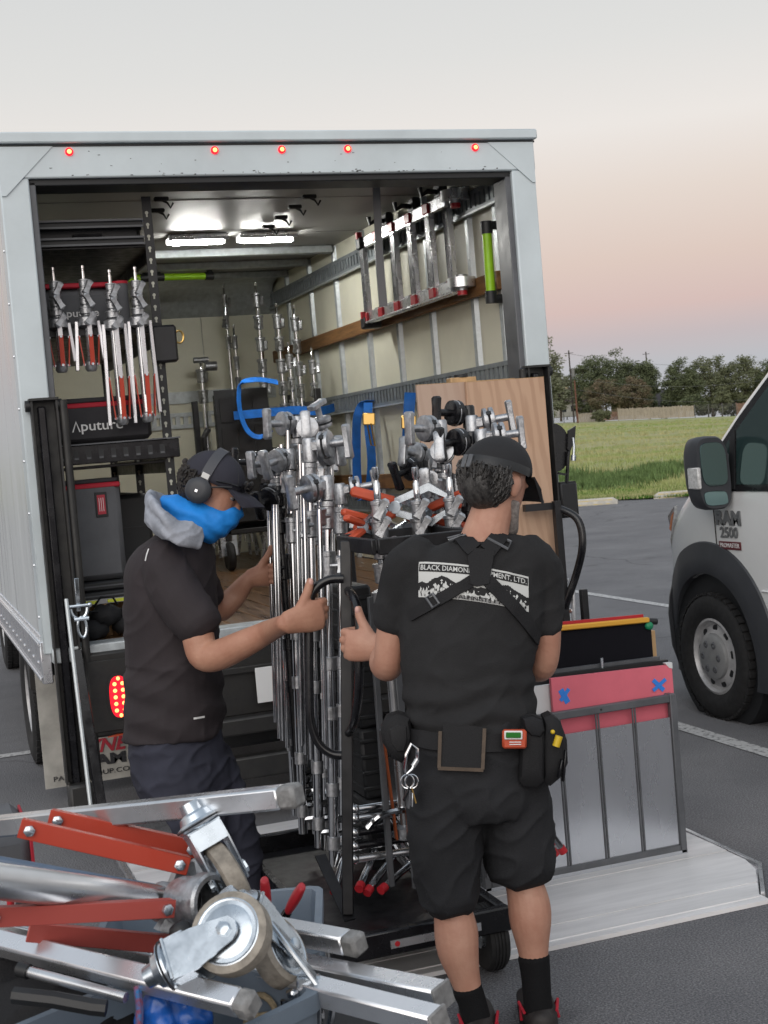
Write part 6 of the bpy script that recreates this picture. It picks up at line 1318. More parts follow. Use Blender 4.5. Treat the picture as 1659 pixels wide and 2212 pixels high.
strip_poly(bvA, ridge, lambda x: .80 + .06 * rg(x, 25, 7), 90, .0032, 'mountain', PRINTB, PR)
rr = random.Random(12)
for k in range(150):
    x = rr.uniform(.01, .99); y0 = ridge(x) + rr.uniform(.08, .34); w2 = rr.uniform(.004, .014); h2 = rr.uniform(.05, .16)
    if y0 + h2 > .95: continue
    P = [onb(bvA, *pf(min(max(x + dx, 0.004), .996), y0 + dy), .0040) for dx, dy in ((0, 0), (w2, h2 * .4), (w2 * .4, h2), (-w2, h2 * .7))]; MB().add(P, [(0, 1, 2, 3)]).build('snow_patch', PRINTW, PR, False)
for k in range(36):
    x = rr.uniform(.02, .98); y0 = rr.uniform(.80, .90); w2 = rr.uniform(.004, .012); P = [onb(bvA, *pf(x + dx, y0 + dy), .0042) for dx, dy in ((0, 0), (w2, .03), (w2 * .4, .10), (-w2, .07))]; MB().add(P, [(0, 1, 2, 3)]).build('rock_patch', PRINTB, PR, False)
def print_text(body, s0, s1, t0, hgt, mt_, off, name):
    cu = bpy.data.curves.new('t', 'FONT'); cu.body = body; cu.size = 1; cu.align_y = 'CENTER'; cu.resolution_u = 2; cu.offset = .012; o = bpy.data.objects.new('t', cu); col.objects.link(o); bpy.context.view_layer.update()
    me = bpy.data.meshes.new_from_object(o.evaluated_get(bpy.context.evaluated_depsgraph_get())); bpy.data.objects.remove(o)
    xs_ = [v.co.x for v in me.vertices]; x0, x1 = min(xs_), max(xs_)
    for v in me.vertices: s = lerp(s0, s1, (v.co.x - x0) / (x1 - x0)); v.co = onb(bvA, *pf(s, t0 - v.co.y * hgt), off)
    return put(name, me, mt_, PR)
print_text('BLACK DIAMOND EQUIPMENT, LTD.', .02, .98, .165, .20, PRINTW, .0040, 'lettering'); print_text('ALPINISTS', .36, .66, .925, .15, PRINTB, .0042, 'lettering')
# harness on the back
HN = webbing(bvA, [(985, 1152), (1000, 1166), (1025, 1190)], .044, .006, 'harness', POUCH, A)
webbing(bvA, [(1082, 1158), (1068, 1172), (1052, 1192)], .044, .006, 'shoulder_strap', POUCH, HN)
slab(bvA, [(1009, 1186), (1068, 1190), (1056, 1262), (1030, 1268), (1016, 1262)], .005, .008, 'back_pad', POUCH, HN)
webbing(bvA, [(1022, 1252), (970, 1284), (930, 1306), (888, 1330)], .030, .005, 'side_strap', POUCH, HN)
webbing(bvA, [(1052, 1252), (1080, 1282), (1110, 1312), (1140, 1350), (1160, 1380)], .034, .005, 'side_strap', POUCH, HN)
for (u, v, rot, w2) in ((990, 1158, .25, 46), (1078, 1172, -.45, 46), (938, 1298, -1.0, 26)):
    c = [(u + math.cos(rot) * dx * w2 / 2 + math.sin(rot) * dy * 8, v - math.sin(rot) * dx * w2 / 2 + math.cos(rot) * dy * 8) for dx, dy in ((-1, -1), (1, -1), (1, 1), (-1, 1))]
    P = [onb(bvA, x, y, .011) for x, y in c]; MB().tube(P, .0042, 6, closed=True).build('buckle', GREYTUBE, HN)
# tool belt
P = []
BT = webbing(bvS, [(888, 1590), (930, 1600), (1000, 1607), (1070, 1605), (1130, 1596), (1160, 1588)], .045, .008, 'tool_belt', POUCH, A)
slab(bvS, [(960, 1569), (1046, 1573), (1043, 1662), (956, 1658)], .016, .006, 'belt_patch', POUCH, BT)
for c in (((960, 1572), (956, 1658)), ((1044, 1576), (1041, 1660)), ((955, 1657), (1043, 1661))):
    P = [onb(bvS, u, v, .024) for u, v in c]; MB().bar(P[0], P[1], .009, .004, -CF).build('leather_trim', LEATH, BT)
def pouch(pts, d0, th, name, parent, mt_=POUCH, bev=.8):
    F_ = [pd(u, v, d0) for u, v in pts]; c = sum((p for p in F_), V()) / len(F_); m = MB()
    m.loft([[c + (p - c) * k + CF * z for p in F_] for k, z in ((bev * .6, -.004), (bev, 0), (1, .012), (1, th - .012), (bev, th))]); return m.build(name, mt_, parent)
pouch(curve([(833, 1556), (862, 1545), (888, 1556), (890, 1600), (880, 1640), (862, 1652), (838, 1632), (822, 1600), (833, 1556)], 4)[:-1] if False else [(835, 1552), (860, 1544), (886, 1552), (892, 1590), (886, 1625), (868, 1650), (848, 1640), (826, 1605), (822, 1580)], 3.68, .10, 'hip_pouch', BT)
pouch([(838, 1574), (858, 1560), (880, 1566), (882, 1600), (874, 1628), (858, 1630), (842, 1606)], 3.672, .02, 'pouch_flap', BT, TEEA)
ph = pouch([(1128, 1552), (1150, 1546), (1172, 1552), (1178, 1600), (1176, 1690), (1160, 1702), (1132, 1700), (1122, 1688), (1126, 1620)], 3.60, .06, 'phone_pouch', BT)
pouch([(1128, 1552), (1150, 1546), (1174, 1556), (1178, 1580), (1168, 1594), (1148, 1592), (1134, 1578)], 3.588, .02, 'pouch_flap', BT, SHORT)
tp = pouch([(1176, 1552), (1192, 1545), (1212, 1560), (1226, 1600), (1228, 1650), (1216, 1678), (1190, 1700), (1174, 1692), (1172, 1600)], 3.62, .10, 'tool_pouch', BT)
MB().cyl(pd(1201, 1612, 3.60), pd(1208, 1590, 3.60), .010, n=10).build('yellow_handle', mat('yellow_plastic', (.62, .42, .02), .45), tp); MB().ball(pd(1194, 1581, 3.60), .006).build('yellow_tip', MATS['yellow_plastic'], tp)
for (u0, v0, u1, v1) in ((1222, 1620, 1216, 1688), (1214, 1640, 1206, 1680)): MB().bar(pd(u0, v0, 3.60), pd(u1, v1, 3.60), .012, .006, None, .002).build('plier_grip', BLACKG, tp)
lv = MB().obox(pd(1111, 1596, 3.585), CR, CU, CF, .062, .048, .022, .005).build('tape_measure', ORANGE, BT)
MB().obox(pd(1109, 1588, 3.571), CR, CU, CF, .046, .022, .006, .005).build('vial_surround', WHTINK, lv); MB().obox(pd(1109, 1588, 3.5665), CR, CU, CF, .038, .014, .006, .004).build('green_vial', MOSS, lv)
for k in (1603, 1608): MB().obox(pd(1113, k, 3.5715), CR, CU, CF, .03, .002, .002).build('white_print', WHTINK, lv)
kc = [pd(u, v, 3.60) for u, v in ((889, 1607), (902, 1618), (902, 1640), (890, 1662), (878, 1672), (874, 1660), (878, 1630))]
cb = MB().tube(kc, .0048, 8, closed=True).build('carabiner', CHROME, BT); MB().lathe([(.0075, 0), (.0075, .02)], pd(893, 1655, 3.598), CU * .8 + CR * .5, 10).build('lock_sleeve', STEELTUBE, cb)
for dx in (0, 9): MB().tube([pd(880 + dx + 14 * math.cos(t), 1688 + 15 * math.sin(t), 3.60) for t in [2 * PI * i / 16 for i in range(16)]], .0022, 6, closed=True).build('key_ring', CHROME, cb)
MB().bar(pd(884, 1700, 3.60), pd(872, 1730, 3.60), .012, .006, None, .002).build('key_fob', BLACKG, cb); MB().bar(pd(889, 1702, 3.598), pd(898, 1735, 3.598), .007, .003).build('key', GOLD, cb); MB().bar(pd(890, 1712, 3.597), pd(889, 1742, 3.597), .014, .003, None, .001).build('key', ALU, cb); MB().bar(pd(884, 1706, 3.599), pd(882, 1746, 3.599), .011, .003).build('key', GREYTUBE, cb)
for c in (((967, 1768), (1045, 1769)), ((1112, 1770), (1180, 1768))): pass

# ---------------- younger man in profile
B = thing('person', 'person in dark tee, cap, headphones and blue neck gaiter pulling the cart handle', 'person', pd(460, 1995, 4.66)); B.location.z = .021; MW[B.name] = M.Translation(B.location)
bd = MB()
hcB = pd(459, 1062, 4.62); fB = RH * .86 - FH * .16 - UP * .50; EB, br_, bf, bu = head(bd, hcB, fB, UP + RH * .35, .98)
limb(bd, [(pd(378, 1190, 4.66), .075, .085), (pd(395, 1150, 4.66), .062, .066), (pd(425, 1105, 4.64), .056, .058), (pd(440, 1075, 4.63), .058, .06)])
ring_limb(bd, [(pd(385, 1180, 4.66), .085, .12), (pd(372, 1225, 4.66), .115, .17), (pd(372, 1320, 4.66), .12, .165), (pd(375, 1450, 4.66), .12, .15), (pd(378, 1560, 4.66), .125, .15), (pd(385, 1640, 4.66), .12, .145)], FH)
barB = pd(669, 1326, 4.218); wB = pd(668, 1270, 4.22) - pd(669, 1380, 4.22); qB = RH * .94 + FH * .34; pB = -FH * .94 + RH * .34
tipB, wrB = fist(bd, barB, wB, pB, qB, 1.14)
limb(bd, [(pd(356, 1225, 4.52), .055, .055), (pd(394, 1300, 4.47), .052, .052), (pd(424, 1362, 4.43), .052, .052), (pd(438, 1412, 4.415), .050, .050), (pd(468, 1416, 4.39), .050, .049), (pd(520, 1394, 4.35), .046, .044), (pd(580, 1364, 4.30), .037, .035), (wrB, .029, .027)])
barB2 = pd(590, 1238, 4.93); wB2 = pd(588, 1180, 4.93) - pd(593, 1300, 4.93); _, wrB2 = fist(bd, barB2, wB2, FH * .93 - RH * .36, RH * .93 + FH * .36, 1.05, True)
limb(bd, [(pd(420, 1215, 4.83), .055, .055), (pd(440, 1290, 4.88), .048, .048), (pd(470, 1320, 4.92), .043, .043), (pd(505, 1290, 4.95), .040, .038), (wrB2.lerp(pd(505, 1290, 4.95), .3), .032, .03), (wrB2, .027, .026)])
for pts in ([(388, 1620, 4.60, .085), (425, 1740, 4.56, .07), (455, 1850, 4.60, .052), (470, 1960, 4.63, .04), (474, 1995, 4.64, .04)], [(430, 1620, 4.72, .085), (480, 1740, 4.68, .07), (515, 1830, 4.70, .052), (522, 1930, 4.74, .04), (525, 1965, 4.75, .04)]):
    limb(bd, [(pd(u, v, d), r, r) for u, v, d, r in pts]); u, v, d, r = pts[-1]; p = pd(u, v, d); limb(bd, [(V((p.x, p.y, .066)), .035, .035), (V((p.x, p.y, .06)) + RH * .15, .04, .025)], FH)
put('body', fuse(bd, .0044, 3), SKINB, B)
MB().ball(tipB, .0075, .004, .011, 10, 6, (qB.normalized(), pB.normalized(), UP)).build('fingernail', NAIL, B)
for k in (-1, 1):
    ey = MB().ball(EB(.030 * k, .078, .012), .012, .010, .008, 12, 8, (br_, bf, bu)).build('eye', mat('eye_white_%d' % k, (.22, .20, .19), .3), B); MB().ball(EB(.030 * k, .086, .011), .006, .004, .006, 10, 6, (br_, bf, bu)).build('iris', BLACKG, ey)
    m = MB(); limb(m, [(EB(.012 * k, .094, .030), .005, .004), (EB(.032 * k, .090, .034), .006, .005), (EB(.052 * k, .074, .028), .004, .004)], bu, 3, 8); m.build('eyebrow', HAIRB, B)
sh = MB()
rowsB = [(pd(398, 1140, 4.66), .062, .066), (pd(390, 1155, 4.66), .092, .105), (pd(376, 1180, 4.66), .125, .160), (pd(369, 1215, 4.66), .148, .190), (pd(368, 1280, 4.66), .155, .192), (pd(371, 1360, 4.66), .156, .184), (pd(375, 1450, 4.66), .160, .178), (pd(377, 1525, 4.66), .165, .178), (pd(376, 1586, 4.66), .166, .180)]
ring_limb(sh, rowsB, FH, 5, 32)
limb(sh, [(pd(352, 1205, 4.54), .075, .080), (pd(362, 1245, 4.50), .080, .084), (pd(392, 1300, 4.46), .079, .080), (pd(432, 1352, 4.43), .074, .072)], None, 5, 20)
limb(sh, [(pd(405, 1205, 4.80), .075, .075), (pd(425, 1250, 4.85), .068, .07), (pd(445, 1290, 4.88), .064, .066)], None, 5, 18)
shB = fuse(sh, .0062, 4, lambda c: folds(.0062, 5.0, 5.0)(c) + (.004 * math.sin(c.z * 60 + c.x * 25) if c.z < .95 else 0)); bvB = bvh_of(shB); SB = put('tee_shirt', shB, TEEB, B)
tr = MB()
ring_limb(tr, [(pd(378, 1555, 4.66), .150, .165), (pd(382, 1620, 4.66), .158, .168), (pd(395, 1680, 4.65), .160, .165), (pd(405, 1715, 4.65), .15, .15)], FH, 5, 28)
limb(tr, [(pd(378, 1650, 4.59), .115, .105), (pd(405, 1710, 4.57), .105, .10), (pd(432, 1780, 4.57), .092, .088), (pd(455, 1870, 4.60), .074, .074), (pd(470, 1955, 4.63), .064, .066)])
limb(tr, [(pd(432, 1650, 4.72), .11, .105), (pd(470, 1720, 4.69), .098, .10), (pd(502, 1800, 4.69), .084, .084), (pd(520, 1870, 4.72), .070, .072), (pd(526, 1935, 4.74), .062, .064)])
put('trousers', fuse(tr, .0065, 4, folds(.010, 6.5, 14.0)), NAVY, B)
for u, v, d in ((474, 1995, 4.64), (525, 1965, 4.75)):
    p = pd(u, v, d); g = V((p.x, p.y, .022)); m = MB(); limb(m, [(g - RH * .05 + UP * .045, .038, .038), (g + RH * .02 + UP * .05, .045, .045), (g + RH * .12 + UP * .04, .048, .036), (g + RH * .21 + UP * .028, .042, .024)], FH); m.build('shoe', BLACKP, B)
webbing(bvB, [(618 / 1.0 * 0 + 618 * 0 + 418, 1552), (430, 1550), (441, 1548)], .006, .002, 'hem_logo', WHTINK, SB, .001)
webbing(bvB, [(322, 1186), (318, 1198), (315, 1212)], .004, .002, 'shoulder_stitch', WHTINK, SB, .001)
# hood, gaiter
hd_ = MB(); limb(hd_, [(pd(432, 1160, 4.49), .014, .034), (pd(405, 1150, 4.455), .018, .044), (pd(370, 1132, 4.455), .020, .050), (pd(338, 1110, 4.51), .020, .054), (pd(326, 1100, 4.62), .018, .056), (pd(334, 1092, 4.76), .018, .05), (pd(372, 1105, 4.86), .018, .045), (pd(415, 1140, 4.84), .016, .04)], RH - FH * .3, 6, 16)
limb(hd_, [(pd(430, 1168, 4.48), .013, .026), (pd(395, 1163, 4.435), .016, .030), (pd(352, 1148, 4.45), .017, .034), (pd(322, 1120, 4.55), .015, .036), (pd(330, 1112, 4.7), .015, .03)], RH - FH * .3, 5, 14)
put('hood', fuse(hd_, .005, 2, folds(.0045, 10, 3)), HOODG, B)
gt = MB(); rings = []
for u, v0, v1, w2 in cat_rom([(352, 1072, 1112, .052), (385, 1066, 1142, .088), (415, 1072, 1166, .092), (445, 1082, 1176, .088), (475, 1090, 1164, .076), (498, 1091, 1146, .056), (514, 1090, 1128, .036), (525, 1093, 1115, .016)], 5):
    c = pd(u, (v0 + v1) / 2, 4.625); hz = (v1 - v0) / 2 * 4.625 / FOC; rings.append([c + FH * (w2 * math.copysign(abs(math.cos(t)) ** .8, math.cos(t))) + UP * (hz * math.copysign(abs(math.sin(t)) ** .8, math.sin(t))) for t in [2 * PI * j / 28 for j in range(28)]])
gt.loft(rings)
put('neck_gaiter', fuse(gt, .005, 3, lambda c: .0022 * math.sin((c.z * 1.0 + c.x * .75) * 120 + 3 * mnoise.noise(c * 9)) + folds(.0022, 12, 8)(c)), GAIT, B)
# hair, cap, headphones
rr = random.Random(8)
HB = MB().ball(EB(0, -.045, -.012), .080, .070, .072, 20, 12, (br_, bf, bu)).build('hair', HAIRB, B); curls(EB, 900, (-1.30, 1.30), (-.8, .30), .096, HB, HAIRB, rr, .045, .0035, 'hair_locks')
mm = MB()
for i in range(14): q = EB(rr.uniform(-.02, .02), -.118 + rr.uniform(-.006, .012), .045 + rr.uniform(-.012, .012)); mm.ball(q, .012, .012, .012, 7, 5)
stuff(mm.build('hair_tuft', HAIRB, HB))
CPB = shell(EB, lambda a, b_: (math.sin(a) * math.cos(b_) * .088, -.012 - math.cos(a) * math.cos(b_) * .110, .032 + math.sin(b_) * .102), 36, 12, -PI, PI, .02, PI / 2).build('cap', CAPB, B); s_ = CPB.modifiers.new('thick', 'SOLIDIFY'); s_.thickness = .004; s_.offset = 0
for k in range(6):
    a = PI / 3 * k + PI / 6; MB().tube([EB(math.sin(a) * math.cos(b_) * .0895, -.012 - math.cos(a) * math.cos(b_) * .1115, .032 + math.sin(b_) * .1035) for b_ in [lerp(.03, 1.55, i / 10) for i in range(11)]], .0016, 5).build('seam', BLACK, CPB)
br = MB(); rows = []
for i in range(15):
    a = lerp(-1.2, 1.2, i / 14); rows.append([EB(math.sin(a) * .080, .050 + math.cos(a) * .040, .042), EB(math.sin(a) * .082, .085 + math.cos(a) * .055, .042 - .008 * a * a), EB(math.sin(a) * .070, .10 + math.cos(a) * .085, .030 - .016 * a * a), EB(math.sin(a) * .070, .10 + math.cos(a) * .083, .025 - .016 * a * a), EB(math.sin(a) * .080, .050 + math.cos(a) * .040, .036)])
br.loft(rows); br.build('brim', CAPB, CPB)
gl = MB().tube([EB(.088, .02, .048), EB(.080, .062, .058), EB(.045, .098, .060), EB(0, .108, .060), EB(-.045, .098, .060)], .0035, 6).build('glasses_frame', BLACKG, CPB)
for k in (-1, 1): MB().ball(EB(.035 * k, .102, .066), .030, .008, .020, 14, 8, (br_, bf, bu)).build('lens', BLACKG, gl)
HP = MB().strap([EB(.094 * math.cos(t), -.020, .005 + .135 * math.sin(t)) for t in [PI * i / 22 for i in range(23)]], .034, .012, bf).build('headphones', mat('grey_headband', (.055, .058, .068), .6, bump=.1, bscale=200), B)
for k in (-1, 1):
    cup = MB().lathe([(.030, -.004), (.042, .0), (.044, .016), (.036, .026), (.020, .030)], EB(.080 * k, -.022, -.006), br_ * k, 22).build('ear_cup', CLAD, HP); MB().lathe([(.038, -.016), (.042, -.010), (.042, .0)], EB(.080 * k, -.022, -.006), br_ * k, 20).build('ear_pad', BLACKP, cup); MB().obox(EB(.112 * k, -.022, -.008), bf, bu, br_, .010, .010, .003, .001).build('logo_mark', ALU, cup)
    MB().obox(EB(.098 * k, -.018, .048), bf, bu, br_, .026, .018, .004, .001).build('size_label', mat('label_%d' % k, (.62, .62, .60), .6), HP)
text('size_mark', '3', .018, BLKINK, HP, tuple(EB(.1004 * 1, -.018, .048)), bf, bu, .0004, bold=.001) if False else None
MB().tube([EB(.092, -.005, .012), EB(.090, .040, .035), EB(.080, .075, .050)], .003, 6).build('cable', BLACKP, HP)
# ------------------------------------------------------------------ heap of rolling stands on a cart in front
DZ = .50
UC = thing('utility_cart', 'black cart deck under the heap of stands at the lower left', 'cart', (-1.5, -3.85, 0))
MB().box(-2.15, -.92, -4.45, -3.25, DZ - .04, DZ, .01).build('deck', BLACKP, UC)
for x in (-2.05, -1.02):
    for y in (-4.35, -3.35): MB().box(x - .02, x + .02, y - .02, y + .02, .16, DZ - .04).build('leg', BLACK, UC); MB().lathe([(.03, -.02), (.076, -.02), (.078, 0), (.076, .02), (.03, .02)], (x, y, .08), (1, 0, 0), 20).build('wheel', RUBBER, UC); MB().box(x - .03, x + .03, y - .01, y + .01, .07, .165).build('fork', ZINC, UC)
def tube_sq(p, q, s, name, mt_, parent, cap=None, hint=None, bev=.004):
    p, q = V(p), V(q); o = MB().bar(p, q, s, s, hint or CU, bev).build(name, mt_, parent)
    if cap: d = (q - p).normalized(); a, b_, d = frame(d, hint or CU); MB().obox(q + d * (cap / 2 - .004), a, b_, d, s * 1.05, s * 1.05, cap, .006).build('end_cap', CAPGREY, o)
    return o
def caster(parent, c, axis, stem, r=.052, wd=.032, face=True, fork_len=.085):
    """swivel caster: wheel centre c, axle axis, stem direction (from wheel to swivel head)"""
    c = V(c); ax = V(axis).normalized(); st = V(stem).normalized(); st = (st - ax * st.dot(ax)).normalized(); h = wd / 2; sd_ = ax.cross(st)
    w_ = MB().lathe([(r * .50, -h * .9), (r * .86, -h), (r, -h * .75), (r * 1.01, 0), (r, h * .75), (r * .86, h), (r * .5, h * .9)], c, ax, 36).build('caster_wheel', GRUBBER, parent)
    for s in (-1, 1):
        MB().lathe([(r * .84, h * .98), (r * .80, h * 1.04), (r * .70, h * .90), (r * .62, h * 1.06), (r * .30, h * 1.06), (r * .26, h * 1.25), (.002, h * 1.25)], c, ax * s, 32).build('wheel_face', ZINC, w_)
        o = c + ax * (s * (h + .009)); P = [o + st * a + sd_ * b_ for a, b_ in ((-.012, -.016), (-.020, -.004), (-.018, .010), (-.006, .020), (.03, .030), (.055, .036), (fork_len, .034), (fork_len, -.028), (.05, -.026), (.02, -.022))]
        fk = MB().prism(P, ax * (s * .003)).build('fork', ZINC, parent)
        MB().lathe([(.011, 0), (.011, .006), (.006, .008)], o + ax * (s * .003), ax * s, 6).build('axle_nut', ZINC, fk)
    o = c + st * fork_len
    MB().obox(o + st * .003, ax, sd_, st, wd + .026, .066, .006, .002).build('fork_bridge', ZINC, parent)
    for s in (-1, 1): MB().obox(o - st * .013 + sd_ * (s * .031 + .002), ax, sd_, st, wd + .022, .004, .034, .0015).build('fork_hood', ZINC, parent)
    MB().lathe([(.030, .004), (.036, .008), (.038, .016), (.030, .020), (.026, .030), (.018, .034), (.016, .05)], o, st, 24).build('swivel_head', ZINC, parent)
    MB().lathe([(.0385, .0115), (.040, .013), (.0385, .0145)], o, st, 24).build('bearing_gap', BLACK, parent)

RS = thing('rolling_stand', 'folded steel rolling stand with red braces and casters lying on the heap', 'light stand', (-1.6, -3.9, DZ))
# column and hinge casting
c0, c1 = pd(-90, 1893, 1.95), pd(392, 1953, 2.36); dcol = (c1 - c0).normalized()
MB().cyl(c0, c1, .0262, n=24).build('column', STEELTUBE, RS)
hx = pd(432, 1948, 2.27); ha = CR * .72 - CF * .55 + CU * .12
MB().lathe([(.027, -.03), (.033, -.025), (.033, .05), (.027, .055)], c1 - dcol * .03, dcol, 22).build('collar', CAST, RS)
hub = MB().lathe([(.036, -.05), (.040, -.035), (.040, .0), (.047, .006), (.047, .026), (.043, .030), (.036, .030), (.0345, .012), (.0335, -.03)], hx, ha, 28, cap=False).build('hinge_casting', CAST, RS)
MB().lathe([(.034, -.032), (.034, -.031), (.001, -.0305)], hx, ha, 22).build('bore', GREASE, hub)
for pts in ([(352, 1960, 2.34), (392, 1858, 2.34), (420, 1862, 2.36), (430, 1915, 2.37)], [(398, 1880, 2.42), (430, 1842, 2.44), (462, 1880, 2.44), (440, 1930, 2.40)], [(340, 2010, 2.28), (378, 1955, 2.30), (425, 1965, 2.33), (395, 2022, 2.29)], [(345, 1990, 2.36), (400, 1990, 2.38), (420, 2040, 2.38), (365, 2060, 2.36)]):
    P = [pd(*p) for p in pts]; n_ = (P[1] - P[0]).cross(P[2] - P[0]).normalized(); MB().prism(P, n_ * .012).build('bracket', CAST, RS, True)
# red braces, each a shallow channel
def brace(u0, v0, d0, u1, v1, d1, w_, mt_, bolts=True):
    p, q = pd(u0, v0, d0), pd(u1, v1, d1); a, b_, d = frame(q - p, CU); o = MB().obox((p + q) / 2, b_, a, d, w_, .004, (q - p).length, .0015).build('brace', mt_, RS)
    nrm = a if a.dot(CF) < 0 else -a
    MB().obox((p + q) / 2 + b_ * (w_ / 2 - .002) - nrm * .008, b_, a, d, .004, .016, (q - p).length * .985, .001).build('flange', mt_, o)
    if bolts:
        for e, s in ((p, 1), (q, -1)): MB().lathe([(.0095, 0), (.0095, .006), (.006, .008)], e + d * (s * .016) + nrm * .002, nrm, 6).build('bolt', ZINC, o)
    return o
brace(42, 1789, 2.26, 408, 1872, 2.33, .031, REDP); brace(105, 1768, 2.40, 434, 1838, 2.44, .031, REDP)
brace(-40, 1984, 2.02, 378, 1963, 2.22, .0285, REDP2); brace(60, 2014, 2.20, 372, 2042, 2.34, .030, REDP2, False)
# legs
tube_sq(pd(-90, 1794, 2.62), pd(612, 1721, 2.26), .036, 'leg', STEELTUBE, RS, .036, UP)
tube_sq(pd(-60, 2022, 2.30), pd(520, 2166, 2.0), .034, 'leg', ALU, RS, .03, UP * .8 - CF * .7)
tube_sq(pd(-60, 1990, 2.45), pd(330, 2075, 2.40), .03, 'leg', STEELTUBE, RS)
MB().cyl(pd(-60, 1848, 2.62), pd(372, 1926, 2.48), .0085, n=12).build('blue_pipe', BLUEPIPE, RS)
caster(RS, pd(492, 1892, 2.30), CR * .80 + CU * .42 + CF * .35, CU * .86 - CR * .48 + CF * .15, .058, .034)
caster(RS, pd(500, 2018, 2.06), -CF * .80 - CR * .30 + CU * .50, -CR * .90 - CU * .40 - CF * .05, .060, .034, fork_len=.092)
RS2 = thing('rolling_stand', 'second rolling stand of square aluminium tubes pointing to the lower right', 'light stand', (-1.2, -3.8, DZ))
tube_sq(pd(560, 2000, 2.42), pd(752, 2036, 2.28), .034, 'leg', STEELTUBE, RS2, .034, UP - CF * .3)
tube_sq(pd(560, 2070, 2.42), pd(958, 2152, 2.10), .037, 'leg', ALU, RS2, .006, UP - CF * .3)
tube_sq(pd(470, 2085, 2.32), pd(950, 2208, 1.98), .036, 'leg', ALU, RS2, .006, UP - CF * .35)
caster(RS2, pd(602, 2058, 2.20), CR * .70 + CU * .45 - CF * .30, CU * .75 - CR * .55 - CF * .25, .054, .040)
o = MB().bar(pd(586, 1990, 2.18), pd(690, 2128, 2.15), .008, .03, -CF, .002).build('fork_bar', ZINC, RS2); MB().obox(pd(668, 2120, 2.16), CR, CU, CF, .04, .02, .02, .004).build('brake_tab', ZINC, RS2)
# bins, clamps, cloth and small stuff under the stands
def bin_(label, c, rz, L, W_, z0, z1, mt_):
    t = thing('plastic_bin', label, 'bin', (c.x, c.y, z0), rz, 'grey plastic bins on the front cart'); X = MW[t.name]; h = z1 - z0
    def rect(l, w_, z, r=.03): return [X @ V((sx * (l / 2 - r) + r * math.cos(a), sy * (w_ / 2 - r) + r * math.sin(a), z)) for sx, sy, a0 in ((1, 1, 0), (-1, 1, PI / 2), (-1, -1, PI), (1, -1, 1.5 * PI)) for a in (a0, a0 + PI / 4, a0 + PI / 2)]
    MB().loft([rect(L * .9, W_ * .9, .002), rect(L * .97, W_ * .97, h - .03), rect(L, W_, h - .028), rect(L, W_, h), rect(L - .03, W_ - .03, h), rect(L - .04, W_ - .04, h - .03), rect(L * .87, W_ * .87, .012)], True).build('tub', mt_, t)
    for k in (-.3, 0, .3): MB().obox(X @ V((L * k, -W_ * .475, h * .5)), X.to_3x3() @ V((1, 0, 0)), X.to_3x3() @ V((0, 1, 0)), UP, .012, .012, h * .75, .003).build('rib', mt_, t); MB().obox(X @ V((L * .475, W_ * k, h * .5)), X.to_3x3() @ V((1, 0, 0)), X.to_3x3() @ V((0, 1, 0)), UP, .012, .012, h * .75, .003).build('rib', mt_, t)
    return t
q = pd(700, 1958, 2.80); bin_('blue grey bin holding red handled clamps', V((q.x - .21, q.y + .12, 0)), -.30, .46, .34, DZ + .001, q.z - .025, BINB)
q2 = pd(420, 2190, 2.05); bin_('blue grey bin with a blue bag under the stand legs', V((q2.x - .06, q2.y + .05, 0)), .5, .44, .32, DZ + .001, q2.z - .01, BINB)
for i, (u0, v0, u1, v1) in enumerate(((571, 1902, 578, 1965), (652, 1916, 622, 1968))):
    t = thing('pliers_clamp', ['red handled clamp standing upright in the bin', 'red handled clamp leaning right in the bin'][i], 'clamp', pd(u1, v1 + 20, 2.68), 0, 'red handled clamps'); a, e = pd(u0, v0, 2.66), pd(u1, v1, 2.68)
    m = MB(); limb(m, [(a, .008, .013), (a.lerp(e, .35), .010, .016), (a.lerp(e, .8), .009, .013), (e, .007, .010)], CR, 3, 12); m.build('grip', REDPL, t); MB().bar(e, e + (e - a) * 1.6, .010, .018, CR, .003).build('arm', BLACKG, t); MB().obox(e + (e - a) * 1.7, CR, CU, CF, .05, .05, .02, .004).build('jaw', ZINC, t)
t = thing('gear_bag', 'black gear bag at the bottom left under the stand legs', 'bag', pd(120, 2150, 2.15)); t.location.z = DZ; MW[t.name] = M.Translation(t.location); c = pd(110, 2140, 2.25); m = MB()
for dx, dy, dz, r in ((0, 0, -.08, .15), (-.16, .02, -.09, .15), (.10, .05, -.12, .13), (-.06, .10, -.05, .12)): m.ball(V((c.x + dx, c.y + dy, max(DZ + .10, c.z + dz))), r, r * .8, .11, 18, 12)
me = fuse(m, .009, 5, folds(.010, 9, 4)); put('cloth', me, POUCH, t)
MB().tube([pd(30, 2150, 2.06), pd(120, 2160, 2.05), pd(200, 2175, 2.05), pd(230, 2178, 2.05)], .013, 8).build('handle', BLACKP, t)
t = thing('steel_rod', 'thin dull steel rod lying on the black gear bag', 'rod', pd(85, 2104, 2.14)); MB().cyl(pd(60, 2098, 2.15), pd(272, 2155, 2.08), .0085, n=10).build('tube', STEELTUBE, t); MB().cyl(pd(40, 2093, 2.155), pd(62, 2099, 2.149), .012, n=10).build('grip', BLACKP, t)
t = thing('handle_bar', 'black rubber handle poking up behind the lower red brace', 'handle', pd(432, 2080, 2.2)); m = MB(); limb(m, [(pd(388, 2005, 2.20), .018, .016), (pd(400, 2035, 2.19), .019, .017), (pd(412, 2075, 2.18), .020, .018), (pd(420, 2110, 2.18), .02, .018)], CR, 4, 14); m.build('grip', BLACKP, t)
t = thing('soft_case', 'grey case with red piping at the left edge behind the braces', 'case', pd(20, 1830, 2.75)); t.location.z = DZ; MW[t.name] = M.Translation(t.location)
